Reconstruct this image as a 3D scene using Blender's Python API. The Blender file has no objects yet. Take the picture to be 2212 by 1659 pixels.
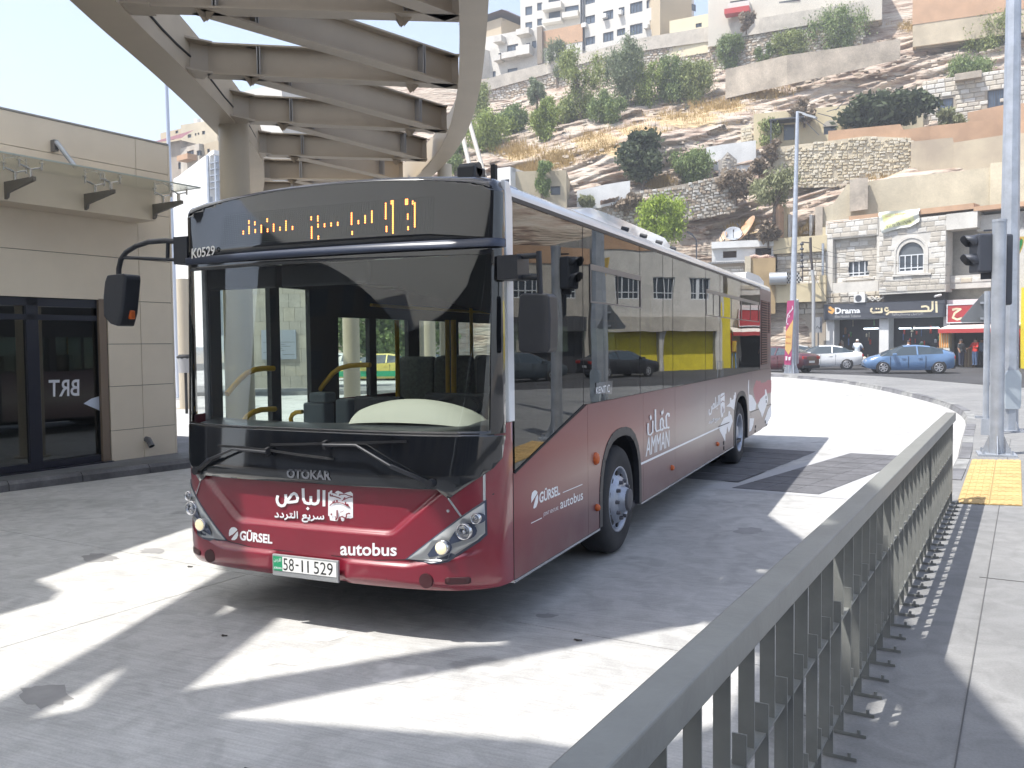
import bpy, bmesh, math, random
import numpy as np
from mathutils import Vector, Matrix, noise
from mathutils.geometry import tessellate_polygon
random.seed(7)
RNG = np.random.default_rng(11)
SC = bpy.context.scene
COL = SC.collection
CAM_LOC = np.array([3.5732, -4.6916, 1.8684])
YAW, PITCH, ROLL, FOC = 0.4228, -0.0448, -0.0108, 1892.355      # focal length in pixels of a 2212 px wide frame
def _axes():
 cy, sy = math.cos(YAW), math.sin(YAW)
 cp, sp = math.cos(PITCH), math.sin(PITCH)
 f = np.array([-sy * cp, cy * cp, sp])
 r = np.array([cy, sy, 0.0])
 u = np.cross(r, f)
 cr, sr = math.cos(ROLL), math.sin(ROLL)
 return cr * r + sr * u, -sr * r + cr * u, f
R_, U_, F_ = _axes()
cam = bpy.data.cameras.new('camera')
cam.sensor_width = 36.0
cam.lens = 36.0 * FOC / 2212.0
cam.clip_start = 0.05
cam.clip_end = 3000.0
cam_o = bpy.data.objects.new('camera', cam)
COL.objects.link(cam_o)
cam_o.matrix_world = Matrix([[R_[0], U_[0], -F_[0], CAM_LOC[0]], [R_[1], U_[1], -F_[1], CAM_LOC[1]],
       [R_[2], U_[2], -F_[2], CAM_LOC[2]], [0, 0, 0, 1]])
SC.camera = cam_o
SUN_DIR = Vector((-0.34, -0.38, 1.0)).normalized()              # towards the sun
SUN_EL = math.asin(SUN_DIR.z)
SUN_ROT = math.atan2(SUN_DIR.x, SUN_DIR.y)
world = bpy.data.worlds.new('World')
SC.world = world
world.use_nodes = True
wn = world.node_tree
sky = wn.nodes.new('ShaderNodeTexSky')
sky.sky_type = 'NISHITA'
sky.sun_disc = False
sky.sun_elevation = SUN_EL
sky.sun_rotation = SUN_ROT
sky.altitude = 750.0
sky.air_density = 1.0
sky.dust_density = 2.2
sky.ozone_density = 1.0
hsv = wn.nodes.new('ShaderNodeHueSaturation')
hsv.inputs['Saturation'].default_value = 0.75
wn.links.new(sky.outputs[0], hsv.inputs['Color'])
wn.links.new(hsv.outputs[0], wn.nodes['Background'].inputs[0])
wn.nodes['Background'].inputs[1].default_value = 0.085
sun = bpy.data.lights.new('sun', 'SUN')
sun.energy = 2.2
sun.angle = math.radians(0.5)
sun.color = (1.0, 0.965, 0.90)
sun_o = bpy.data.objects.new('sun', sun)
COL.objects.link(sun_o)
sun_o.rotation_euler = SUN_DIR.to_track_quat('Z', 'Y').to_euler()
sun_o.location = (0, 0, 40)
SC.view_settings.view_transform = 'Standard'
SC.view_settings.look = 'None'
SC.view_settings.exposure = 1.95
SC.view_settings.gamma = 1.0
SC.view_settings.use_curve_mapping = False
SC.cycles.max_bounces = 8
SC.cycles.diffuse_bounces = 3
SC.cycles.glossy_bounces = 4
SC.cycles.transparent_max_bounces = 16
SC.cycles.transmission_bounces = 4
SC.cycles.caustics_reflective = False
SC.cycles.caustics_refractive = False
def ray(px, py):
 return F_ + R_ * (px - 1106) / FOC - U_ * (py - 829.5) / FOC
def onplane(px, py, ax, v):
 d = ray(px, py)
 return CAM_LOC + d * ((v - CAM_LOC[ax]) / d[ax])
def G(px, py, z=0.0):
 return onplane(px, py, 2, z)
def S(px, py, x=1.27):
 return onplane(px, py, 0, x)
def D(px, py, dep):
 return CAM_LOC + ray(px, py) * dep
def V(x0, y0, x1, W):
 sc = (x1 - x0) / W
 return lambda x, y: ((x0 + x * sc) / 1.1573, (y0 + y * sc) / 1.1573)
def depth_of(p):
 return float((np.array(p) - CAM_LOC) @ F_)
MATS = {}
def nd(nt, typ, **kw):
 n = nt.nodes.new(typ)
 for k, v in kw.items():
  setattr(n, k, v)
 return n
def mat(name, col, rough=0.6, metal=0.0, spec=0.5, var=0.0, vscale=2.0, col2=None, bump=0.0, bscale=20.0,
  coat=0.0, emis=None, estr=0.0, fine=0.0, fscale=60.0, obj=False, stretch=(1, 1, 1), rvar=0.0):
 if name in MATS:
  return MATS[name]
 m = bpy.data.materials.new(name)
 m.use_nodes = True
 nt = m.node_tree
 b = nt.nodes['Principled BSDF']
 c = (*col, 1.0)
 b.inputs['Base Color'].default_value = c
 b.inputs['Roughness'].default_value = rough
 b.inputs['Metallic'].default_value = metal
 b.inputs['Specular IOR Level'].default_value = spec
 b.inputs['Coat Weight'].default_value = coat
 if coat:
  b.inputs['Coat Roughness'].default_value = 0.04
 if emis:
  b.inputs['Emission Color'].default_value = (*emis, 1.0)
  b.inputs['Emission Strength'].default_value = estr
 vec = None
 if var or bump or fine or rvar:
  tc = nd(nt, 'ShaderNodeTexCoord')
  geo = nd(nt, 'ShaderNodeNewGeometry')
  mp = nd(nt, 'ShaderNodeMapping')
  nt.links.new(tc.outputs['Object'] if obj else geo.outputs['Position'], mp.inputs['Vector'])
  mp.inputs['Scale'].default_value = stretch
  vec = mp.outputs['Vector']
 last = None
 if var:
  n = nd(nt, 'ShaderNodeTexNoise')
  n.inputs['Scale'].default_value = vscale
  n.inputs['Detail'].default_value = 6.0
  n.inputs['Roughness'].default_value = 0.62
  nt.links.new(vec, n.inputs['Vector'])
  r = nd(nt, 'ShaderNodeValToRGB')
  r.color_ramp.elements[0].position = 0.36
  r.color_ramp.elements[1].position = 0.66
  c2 = col2 if col2 else tuple(max(0, x * (1 - var)) for x in col)
  c1 = col if col2 else tuple(min(1, x * (1 + var * 0.6)) for x in col)
  r.color_ramp.elements[0].color = (*c2, 1)
  r.color_ramp.elements[1].color = (*c1, 1)
  nt.links.new(n.outputs['Fac'], r.inputs['Fac'])
  last = r.outputs['Color']
 if fine:
  n2 = nd(nt, 'ShaderNodeTexNoise')
  n2.inputs['Scale'].default_value = fscale
  n2.inputs['Detail'].default_value = 3.0
  nt.links.new(vec, n2.inputs['Vector'])
  mr = nd(nt, 'ShaderNodeMapRange')
  mr.inputs['From Min'].default_value = 0.3
  mr.inputs['From Max'].default_value = 0.7
  mr.inputs['To Min'].default_value = 1 - fine
  mr.inputs['To Max'].default_value = 1 + fine * 0.6
  nt.links.new(n2.outputs['Fac'], mr.inputs['Value'])
  mx = nd(nt, 'ShaderNodeVectorMath', operation='SCALE')
  if last:
   nt.links.new(last, mx.inputs[0])
  else:
   mx.inputs[0].default_value = col
  nt.links.new(mr.outputs['Result'], mx.inputs['Scale'])
  last = mx.outputs['Vector']
 if last:
  nt.links.new(last, b.inputs['Base Color'])
 if rvar:
  n4 = nd(nt, 'ShaderNodeTexNoise')
  n4.inputs['Scale'].default_value = vscale * 2.5
  nt.links.new(vec, n4.inputs['Vector'])
  mr2 = nd(nt, 'ShaderNodeMapRange')
  mr2.inputs['To Min'].default_value = max(0.0, rough - rvar)
  mr2.inputs['To Max'].default_value = min(1.0, rough + rvar)
  nt.links.new(n4.outputs['Fac'], mr2.inputs['Value'])
  nt.links.new(mr2.outputs['Result'], b.inputs['Roughness'])
 if bump:
  n3 = nd(nt, 'ShaderNodeTexNoise')
  n3.inputs['Scale'].default_value = bscale
  n3.inputs['Detail'].default_value = 5.0
  nt.links.new(vec, n3.inputs['Vector'])
  bp = nd(nt, 'ShaderNodeBump')
  bp.inputs['Strength'].default_value = 1.0
  bp.inputs['Distance'].default_value = bump
  nt.links.new(n3.outputs['Fac'], bp.inputs['Height'])
  nt.links.new(bp.outputs['Normal'], b.inputs['Normal'])
 MATS[name] = m
 return m
def glass(name, tint, base=0.06, gain=1.0, rough=0.0, wav=0.0, wscale=1.2, rcol=(1, 1, 1)):
 if name in MATS:
  return MATS[name]
 m = bpy.data.materials.new(name)
 m.use_nodes = True
 nt = m.node_tree
 nt.nodes.remove(nt.nodes['Principled BSDF'])
 out = nt.nodes['Material Output']
 tr = nd(nt, 'ShaderNodeBsdfTransparent')
 tr.inputs['Color'].default_value = (*tint, 1)
 gl = nd(nt, 'ShaderNodeBsdfGlossy')
 gl.inputs['Roughness'].default_value = rough
 gl.inputs['Color'].default_value = (*rcol, 1)
 fr = nd(nt, 'ShaderNodeFresnel')
 gb = nd(nt, 'ShaderNodeNewGeometry')
 io = nd(nt, 'ShaderNodeMath', operation='MULTIPLY_ADD')
 io.inputs[1].default_value = 1 / 1.52 - 1.52
 io.inputs[2].default_value = 1.52
 nt.links.new(gb.outputs['Backfacing'], io.inputs[0])
 nt.links.new(io.outputs[0], fr.inputs['IOR'])
 ma = nd(nt, 'ShaderNodeMath', operation='MULTIPLY_ADD')
 ma.use_clamp = True
 ma.inputs[1].default_value = gain
 ma.inputs[2].default_value = base
 nt.links.new(fr.outputs['Fac'], ma.inputs[0])
 mix = nd(nt, 'ShaderNodeMixShader')
 nt.links.new(ma.outputs[0], mix.inputs['Fac'])
 nt.links.new(tr.outputs[0], mix.inputs[1])
 nt.links.new(gl.outputs[0], mix.inputs[2])
 nt.links.new(mix.outputs[0], out.inputs['Surface'])
 if wav:
  geo = nd(nt, 'ShaderNodeNewGeometry')
  n3 = nd(nt, 'ShaderNodeTexNoise')
  n3.inputs['Scale'].default_value = wscale
  n3.inputs['Detail'].default_value = 1.0
  nt.links.new(geo.outputs['Position'], n3.inputs['Vector'])
  bp = nd(nt, 'ShaderNodeBump')
  bp.inputs['Distance'].default_value = wav
  nt.links.new(n3.outputs['Fac'], bp.inputs['Height'])
  nt.links.new(bp.outputs['Normal'], gl.inputs['Normal'])
 MATS[name] = m
 return m
OFF = {}
def tag(o, label=None, cat=None, group=None, kind=None):
 if label:
  o['label'] = label
 if cat:
  o['category'] = cat
 if group:
  o['group'] = group
 if kind:
  o['kind'] = kind
 return o
def thing(name, label, cat, loc=(0, 0, 0), group=None):
 o = bpy.data.objects.new(name, None)
 o.empty_display_size = 0.2
 COL.objects.link(o)
 o.location = loc
 OFF[o.name] = np.array(loc, float)
 return tag(o, label, cat, group)
class MB:
 def __init__(self):
  self.v, self.f, self.m, self.s = [], [], [], []
  self.n = 0
 def add(self, vs, fs, m=0, s=False):
  self.v.extend([tuple(map(float, p)) for p in vs])
  self.f.extend([tuple(i + self.n for i in f) for f in fs])
  self.m.extend([m] * len(fs))
  self.s.extend([s] * len(fs))
  self.n += len(vs)
  return self
 def box(self, x0, x1, y0, y1, z0, z1, m=0):
  v = [(x, y, z) for z in (z0, z1) for y in (y0, y1) for x in (x0, x1)]
  return self.add(v, [(0, 2, 3, 1), (4, 5, 7, 6), (0, 1, 5, 4), (2, 6, 7, 3), (0, 4, 6, 2), (1, 3, 7, 5)], m)
 def obox(self, o, a, b, c, m=0):
  """box from corner o along the edge vectors a, b, c"""
  o, a, b, c = (np.array(q, float) for q in (o, a, b, c))
  v = [o + i * a + j * b + k * c for k in (0, 1) for j in (0, 1) for i in (0, 1)]
  return self.add(v, [(0, 2, 3, 1), (4, 5, 7, 6), (0, 1, 5, 4), (2, 6, 7, 3), (0, 4, 6, 2), (1, 3, 7, 5)], m)
 def bar(self, p, q, w, h, m=0, up=(0, 0, 1)):
  """rectangular bar, width w sideways, height h, centred on the line p-q"""
  p, q = np.array(p, float), np.array(q, float)
  d = q - p
  s = np.cross(d, up)
  s /= max(1e-9, np.linalg.norm(s))
  u = np.cross(s, d)
  u /= np.linalg.norm(u)
  return self.obox(p - s * w / 2 - u * h / 2, d, s * w, u * h, m)
 def prism(self, poly, o, ex, ey, t, m=0, holes=None):
  """polygon in the plane (o, ex, ey), extruded by the vector t"""
  o, ex, ey, t = (np.array(q, float) for q in (o, ex, ey, t))
  loops = [poly] + (holes or [])
  flat = [p for l in loops for p in l]
  tris = tessellate_polygon([[Vector((p[0], p[1], 0)) for p in l] for l in loops])
  P = [o + ex * p[0] + ey * p[1] for p in flat]
  n = len(P)
  nn = np.cross(ex, ey)
  sgn = float(nn @ t)
  fs = []
  for a, b, c in tris:
   ar = (flat[b][0] - flat[a][0]) * (flat[c][1] - flat[a][1]) - (flat[b][1] - flat[a][1]) * (flat[c][0] - flat[a][0])
   if ar < 0:
    b, c = c, b
   if sgn > 0:
    fs += [(a, c, b), (a + n, b + n, c + n)]
   else:
    fs += [(a, b, c), (a + n, c + n, b + n)]
  k = 0
  for l in loops:
   L = len(l)
   for i in range(L):
    j = (i + 1) % L
    fs.append((k + i, k + j, k + j + n, k + i + n))
   k += L
  return self.add(P + [p + t for p in P], fs, m)
 def cyl(self, p, q, r0, r1=None, n=12, m=0, caps=True, s=True):
  r1 = r0 if r1 is None else r1
  p, q = np.array(p, float), np.array(q, float)
  d = q - p
  d /= max(1e-9, np.linalg.norm(d))
  a = np.cross(d, (0, 0, 1) if abs(d[2]) < 0.9 else (1, 0, 0))
  a /= np.linalg.norm(a)
  b = np.cross(d, a)
  vs = []
  for c, r in ((p, r0), (q, r1)):
   for i in range(n):
    t = 2 * math.pi * i / n
    vs.append(c + (a * math.cos(t) + b * math.sin(t)) * r)
  fs = [(i, (i + 1) % n, (i + 1) % n + n, i + n) for i in range(n)]
  self.add(vs, fs, m, s)
  if caps:
   self.add(vs[:n], [tuple(range(n - 1, -1, -1))], m)
   self.add(vs[n:], [tuple(range(n))], m)
  return self
 def tube(self, path, r, n=8, m=0, caps=True):
  path = [np.array(p, float) for p in path]
  rs = r if hasattr(r, '__len__') else [r] * len(path)
  vs = []
  pa = None
  for i, p in enumerate(path):
   d = path[min(i + 1, len(path) - 1)] - path[max(i - 1, 0)]
   d /= max(1e-9, np.linalg.norm(d))
   if pa is None:
    a = np.cross(d, (0, 0, 1) if abs(d[2]) < 0.9 else (1, 0, 0))
   else:
    a = pa - d * (pa @ d)
   a /= max(1e-9, np.linalg.norm(a))
   pa = a
   b = np.cross(d, a)
   for k in range(n):
    t = 2 * math.pi * k / n
    vs.append(p + (a * math.cos(t) + b * math.sin(t)) * rs[i])
  fs = []
  for i in range(len(path) - 1):
   for k in range(n):
    k2 = (k + 1) % n
    fs.append((i * n + k, i * n + k2, (i + 1) * n + k2, (i + 1) * n + k))
  self.add(vs, fs, m, True)
  if caps:
   self.add(vs[:n], [tuple(range(n - 1, -1, -1))], m)
   self.add(vs[-n:], [tuple(range(n))], m)
  return self
 def lathe(self, prof, o, ax, n=24, m=0, s=True, closed=False):
  """prof: list of (radius, distance along ax)"""
  o, ax = np.array(o, float), np.array(ax, float)
  ax = ax / np.linalg.norm(ax)
  a = np.cross(ax, (0, 0, 1) if abs(ax[2]) < 0.9 else (1, 0, 0))
  a /= np.linalg.norm(a)
  b = np.cross(ax, a)
  vs = []
  for r, h in prof:
   for i in range(n):
    t = 2 * math.pi * i / n
    vs.append(o + ax * h + (a * math.cos(t) + b * math.sin(t)) * r)
  fs = []
  K = len(prof)
  for k in range(K if closed else K - 1):
   k2 = (k + 1) % K
   for i in range(n):
    j = (i + 1) % n
    fs.append((k * n + i, k2 * n + i, k2 * n + j, k * n + j))
  return self.add(vs, fs, m, s)
 def grid(self, P, m=0, s=True, flip=False):
  """P: rows x cols x 3"""
  P = np.array(P, float)
  a, b = P.shape[:2]
  fs = []
  for i in range(a - 1):
   for j in range(b - 1):
    q = (i * b + j, i * b + j + 1, (i + 1) * b + j + 1, (i + 1) * b + j)
    fs.append(q[::-1] if flip else q)
  return self.add(P.reshape(-1, 3), fs, m, s)
 def build(self, name, mats, parent=None, bevel=0.0, seg=2):
  me = bpy.data.meshes.new(name)
  off = OFF.get(parent.name, np.zeros(3)) if parent else np.zeros(3)
  me.from_pydata([(p[0] - off[0], p[1] - off[1], p[2] - off[2]) for p in self.v], [], self.f)
  for mm in (mats if isinstance(mats, (list, tuple)) else [mats]):
   me.materials.append(mm)
  me.polygons.foreach_set('material_index', self.m)
  me.polygons.foreach_set('use_smooth', self.s)
  me.update()
  o = bpy.data.objects.new(name, me)
  COL.objects.link(o)
  if parent:
   o.parent = parent
   OFF[o.name] = off
  if bevel:
   md = o.modifiers.new('bevel', 'BEVEL')
   md.width = bevel
   md.segments = seg
   md.limit_method = 'ANGLE'
   md.angle_limit = math.radians(40)
  return o
def struct(o):
 o['kind'] = 'structure'
 return o
def copy_tree(o, parent=None):
 c = o.copy()
 COL.objects.link(c)
 if parent:
  c.parent = parent
 OFF[c.name] = OFF.get(o.name, np.zeros(3))
 for ch in list(o.children):
  copy_tree(ch, c)
 return c
def share(name, mesh, parent=None, loc=None, mw=None):
 o = bpy.data.objects.new(name, mesh)
 COL.objects.link(o)
 if parent:
  o.parent = parent
 if mw is not None:
  o.matrix_basis = mw
 elif loc is not None:
  o.location = loc
 return o
_TXT = {}
def text_tris(s, bold=0.0):
 """triangulated outline of s, normalised: x from 0 to w, unit = font size"""
 k = (s, bold)
 if k in _TXT:
  return _TXT[k]
 c = bpy.data.curves.new('lettering', 'FONT')
 c.body = s
 c.size = 1.0
 c.offset = bold
 c.resolution_u = 3
 o = bpy.data.objects.new('lettering', c)
 COL.objects.link(o)
 dg = bpy.context.evaluated_depsgraph_get()
 me = bpy.data.meshes.new_from_object(o.evaluated_get(dg))
 v = np.array([tuple(p.co) for p in me.vertices])[:, :2]
 me.calc_loop_triangles()
 f = [tuple(t.vertices) for t in me.loop_triangles]
 bpy.data.objects.remove(o)
 bpy.data.curves.remove(c)
 bpy.data.meshes.remove(me)
 v = v - v.min(0)
 w, h = v.max(0)
 _TXT[k] = (v, f, w, h)
 return _TXT[k]
def text_on(mb, s, quad, fn, bold=0.0, shifts=((0, 0),), step=0.0004, m=0):
 """fit the text into quad (bottom-left, bottom-right, top-right, top-left) of 2D coordinates and map with fn(u, v, layer)"""
 v, f, w, h = text_tris(s, bold)
 q = [np.array(p, float) for p in quad]
 for k, (dx, dy) in enumerate(shifts):
  P = []
  for x, y in v:
   a, b = x / w + dx, y / h + dy
   p = (q[0] * (1 - a) + q[1] * a) * (1 - b) + (q[3] * (1 - a) + q[2] * a) * b
   P.append(fn(p[0], p[1], k * step))
  mb.add(P, f, m)
 return mb
def stroke(pts, w, closed=False):
 """2D polyline -> list of quads / discs as polygons (round joins)"""
 out = []
 pts = [np.array(p, float) for p in pts]
 seq = list(zip(pts, pts[1:] + (pts[:1] if closed else []))) if closed else list(zip(pts[:-1], pts[1:]))
 for a, b in seq:
  d = b - a
  L = np.linalg.norm(d)
  if L < 1e-9:
   continue
  n = np.array([-d[1], d[0]]) / L * w / 2
  out.append([a - n, b - n, b + n, a + n])
 for p in pts[1:-1] if not closed else pts:
  out.append([p + np.array([math.cos(t), math.sin(t)]) * w / 2 for t in np.linspace(0, 2 * math.pi, 9)[:-1]])
 return out
def arc(cx, cy, rx, ry, a0, a1, n=10):
 return [(cx + rx * math.cos(math.radians(a0 + (a1 - a0) * i / n)), cy + ry * math.sin(math.radians(a0 + (a1 - a0) * i / n)))
   for i in range(n + 1)]
def smoothstep(a, b, x):
 t = min(1.0, max(0.0, (x - a) / (b - a)))
 return t * t * (3 - 2 * t)
# ================================================================== the bus
def polys_on(mb, polys, fn, m=0, step=0.00012, base=0):
 for k, p in enumerate(polys):
  n = len(p)
  pts = [fn(q[0], q[1], base + k * step) for q in p]
  tr = tessellate_polygon([[Vector((q[0], q[1], 0)) for q in p]])
  mb.add(pts, [tuple(t) for t in tr], m)
def f_base(x):
 a = min(abs(x) / 1.27, 1.0)
 return -.03 + .42 * (1 - (1 - a ** 3) ** (1 / 3))
def Yf(x, z):
 a = min(abs(x) / 1.27, 1.0)
 r = 0.175 * (z - 1.05) / 1.45 if z > 1.05 else 0.0
 return f_base(x) + r * (1 - a ** 8)
def Yb(x, z):
 """front fascia with its recessed hood, stepped bumper and turned-under lip"""
 y = Yf(x, z)
 ax = abs(x)
 lim = .63 + max(0.0, z - .68) * 1.20
 y += .035 * smoothstep(.668, .70, z) * (1 - smoothstep(lim - .035, lim, ax))
 zs = .503 if ax < .74 else .503 + (ax - .74) * .22
 y -= .030 * (1 - smoothstep(zs - .018, zs + .004, z)) * (1 - smoothstep(1.0, 1.22, ax))
 if ax < .31:
  y += .030 * (1 - smoothstep(.27, .31, ax)) * (1 - smoothstep(.49, .50, z))
 if z < .40:
  y += ((.40 - z) ** 2) * 9
 return y
def front_xz(px, py, surf=Yf):
 d = ray(px, py)
 y = 0.1
 for _ in range(14):
  P = CAM_LOC + d * ((y - CAM_LOC[1]) / d[1])
  y = 0.5 * y + 0.5 * surf(max(-1.265, min(1.265, P[0])), P[2])
 return float(P[0]), float(P[2])
BUS_L = 12.25
XS = 1.27
bus = thing('city_bus', 'maroon city bus with black glazed front and beige plum side in the bus lane', 'bus', (0, 6.1, 0))
m_red = mat('bus red paint', (.205, .014, .030), rough=.32, coat=1.0, var=.10, vscale=1.3, spec=.5)
m_black = mat('bus black gloss', (.010, .012, .016), rough=.10, coat=1.0, spec=.6)
m_white = mat('bus white paint', (.74, .76, .79), rough=.25, coat=.6, var=.06, vscale=3)
m_dblue = mat('bus dark trim', (.035, .045, .075), rough=.30, spec=.5)
m_rub = mat('black rubber', (.018, .018, .020), rough=.75)
m_plast = mat('black plastic', (.022, .024, .030), rough=.45, bump=.0006, bscale=250)
m_decal = mat('white decal', (.84, .85, .88), rough=.4)
m_outline = mat('decal outline', (.06, .015, .03), rough=.4)
m_silver = mat('silver trim', (.55, .56, .58), rough=.25, metal=.7)
m_lamp_house = mat('lamp housing grey', (.22, .23, .26), rough=.35, metal=.5)
m_scoop = mat('lamp scoop', (.10, .12, .18), rough=.22, metal=.5)
m_chrome = mat('chrome', (.75, .75, .76), rough=.08, metal=1.0)
m_lens = glass('lamp lens', (.92, .93, .95), base=.12, gain=1.2)
m_wind = glass('windscreen glass', (.86, .90, .87), base=.03, gain=1.0)
m_sideglass = glass('side window glass', (.24, .29, .27), base=.05, gain=.85, wav=.0016, wscale=1.3)
m_farglass = glass('far window glass', (.90, .95, .92), base=.01, gain=.4)
m_int = mat('bus interior grey', (.10, .105, .12), rough=.6, var=.1)
m_intd = mat('bus interior dark', (.035, .037, .045), rough=.6)
m_intl = mat('bus lining pale', (.32, .32, .31), rough=.6)
m_yel = mat('yellow handrail', (.62, .36, .02), rough=.4)
m_frit = mat('black glass border', (.008, .009, .011), rough=.06, coat=1.0)
def side_wrap():  # printed fade by height, with some of the side's reflections painted in
 m = bpy.data.materials.new('bus side wrap')
 m.use_nodes = True
 nt = m.node_tree
 b = nt.nodes['Principled BSDF']
 geo = nd(nt, 'ShaderNodeNewGeometry')
 sx = nd(nt, 'ShaderNodeSeparateXYZ')
 nt.links.new(geo.outputs['Position'], sx.inputs[0])
 nz = nd(nt, 'ShaderNodeTexNoise')
 nz.inputs['Scale'].default_value = .55
 nz.inputs['Detail'].default_value = 1.5
 nt.links.new(geo.outputs['Position'], nz.inputs['Vector'])
 ma = nd(nt, 'ShaderNodeMath', operation='MULTIPLY_ADD')
 ma.inputs[1].default_value = .12
 ma.inputs[2].default_value = -.06
 nt.links.new(nz.outputs['Fac'], ma.inputs[0])
 ad = nd(nt, 'ShaderNodeMath', operation='ADD')
 nt.links.new(sx.outputs['Z'], ad.inputs[0])
 nt.links.new(ma.outputs[0], ad.inputs[1])
 mr = nd(nt, 'ShaderNodeMapRange')
 mr.inputs['From Min'].default_value = .3
 mr.inputs['From Max'].default_value = 1.45
 nt.links.new(ad.outputs[0], mr.inputs['Value'])
 def ramp(stops):
  r = nd(nt, 'ShaderNodeValToRGB')
  e = r.color_ramp.elements
  e[0].position, e[0].color = stops[0][0], (*stops[0][1], 1)
  e[1].position, e[1].color = stops[-1][0], (*stops[-1][1], 1)
  for p, c in stops[1:-1]:
   q = e.new(p)
   q.color = (*c, 1)
  nt.links.new(mr.outputs['Result'], r.inputs['Fac'])
  return r
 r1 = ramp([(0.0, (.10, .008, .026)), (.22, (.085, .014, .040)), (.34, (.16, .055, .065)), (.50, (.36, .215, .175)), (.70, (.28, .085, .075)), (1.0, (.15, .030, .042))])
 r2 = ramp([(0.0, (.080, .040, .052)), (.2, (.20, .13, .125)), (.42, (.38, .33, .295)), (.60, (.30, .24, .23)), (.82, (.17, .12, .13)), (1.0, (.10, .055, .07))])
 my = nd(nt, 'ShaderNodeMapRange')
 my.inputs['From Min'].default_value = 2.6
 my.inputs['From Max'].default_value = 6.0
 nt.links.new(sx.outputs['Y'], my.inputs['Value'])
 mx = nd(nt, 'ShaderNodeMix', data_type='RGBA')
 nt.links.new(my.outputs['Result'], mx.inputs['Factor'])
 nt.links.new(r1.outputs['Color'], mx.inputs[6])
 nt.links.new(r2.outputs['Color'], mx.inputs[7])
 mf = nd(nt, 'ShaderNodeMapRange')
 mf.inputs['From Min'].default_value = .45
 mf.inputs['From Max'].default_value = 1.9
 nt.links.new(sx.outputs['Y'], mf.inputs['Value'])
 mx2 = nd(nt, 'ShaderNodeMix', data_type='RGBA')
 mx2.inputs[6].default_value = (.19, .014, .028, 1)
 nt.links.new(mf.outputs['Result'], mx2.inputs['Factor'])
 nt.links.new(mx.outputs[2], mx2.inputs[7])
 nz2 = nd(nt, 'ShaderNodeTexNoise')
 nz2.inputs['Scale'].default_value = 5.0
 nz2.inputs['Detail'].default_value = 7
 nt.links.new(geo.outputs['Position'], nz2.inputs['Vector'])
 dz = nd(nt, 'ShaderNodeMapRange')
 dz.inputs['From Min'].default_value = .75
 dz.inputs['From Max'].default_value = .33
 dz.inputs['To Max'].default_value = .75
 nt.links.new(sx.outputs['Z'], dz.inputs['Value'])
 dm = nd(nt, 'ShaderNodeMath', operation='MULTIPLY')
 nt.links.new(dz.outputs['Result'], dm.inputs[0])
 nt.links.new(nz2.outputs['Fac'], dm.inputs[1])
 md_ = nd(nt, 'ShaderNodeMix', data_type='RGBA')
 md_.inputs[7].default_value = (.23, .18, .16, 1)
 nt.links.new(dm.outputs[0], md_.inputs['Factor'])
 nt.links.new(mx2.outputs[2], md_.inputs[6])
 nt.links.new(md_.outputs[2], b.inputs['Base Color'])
 b.inputs['Roughness'].default_value = .38
 b.inputs['Coat Weight'].default_value = .15
 b.inputs['Coat Roughness'].default_value = .12
 return m
m_wrap = side_wrap()
def wheel_arch(yc, r=.60, z0=.345, n=14):
 """points of a rounded wheel opening, front to back"""
 a0 = math.asin((0.48 - z0) / r)
 pts = [(yc - r * .985, z0)]
 for i in range(n + 1):
  t = math.pi + 0.0 - math.pi * i / n
  yy = math.cos(t)
  zz = math.sin(t)
  k = 1.0 / max(abs(yy) ** 2.6 + abs(zz) ** 2.6, 1e-9) ** (1 / 2.6)
  pts.append((yc + yy * k * r * .985, .50 + zz * k * .585))
 pts.append((yc + r * .985, z0))
 return pts
YW1, YW2 = 2.79, 9.0
EX, EY, EZ = np.array([1., 0, 0]), np.array([0, 1., 0]), np.array([0, 0, 1.])
O0 = np.zeros(3)
def side_panel(name, poly, x0, x1, m, parent=bus, bevel=0.0):
 b = MB()
 b.prism(poly, np.array([x0, 0, 0]), EY, EZ, np.array([x1 - x0, 0, 0]))
 return b.build(name, m, parent, bevel=bevel)
seams = [.425, 1.885, 3.50, 4.775, 6.40, 8.15, 10.0, BUS_L]
arch1, arch2 = wheel_arch(YW1), wheel_arch(YW2, r=.62)
def skin_poly(y0, y1):
 g = .0025
 y0, y1 = y0 + g, y1 - g
 bot = []
 for A in (arch1, arch2):
  pass
 pts = []
 outline = [(.3, .345)] + arch1 + arch2 + [(10.95, .335), (11.6, .36), (12.0, .46), (BUS_L, .56), (13, .56)]
 def zat(y):
  best = None
  for (a, b) in zip(outline[:-1], outline[1:]):
   if a[0] <= y <= b[0] and b[0] > a[0]:
    z = a[1] + (b[1] - a[1]) * (y - a[0]) / (b[0] - a[0])
    best = z if best is None else max(best, z)
  return best if best is not None else .345
 pts.append((y0, zat(y0)))
 for p in outline:
  if y0 < p[0] < y1:
   pts.append(p)
 pts.append((y1, zat(y1)))
 if y0 < .5:
  pts += [(y1, 1.388), (y0, 1.035)]
 else:
  pts += [(y1, 1.388), (y0, 1.388)]
 return pts
for a, b_ in zip(seams[:-1], seams[1:]):
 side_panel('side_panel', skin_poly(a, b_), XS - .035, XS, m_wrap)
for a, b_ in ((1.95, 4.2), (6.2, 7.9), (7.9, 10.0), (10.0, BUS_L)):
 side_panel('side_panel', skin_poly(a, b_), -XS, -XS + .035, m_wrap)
b = MB()
for y0, y1 in ((.43, 2.17), (3.41, 8.36)):
 b.box(XS - .03, XS + .004, y0, y1, .325, .343)
b.build('skirt_strip', m_silver, bus)
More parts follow.
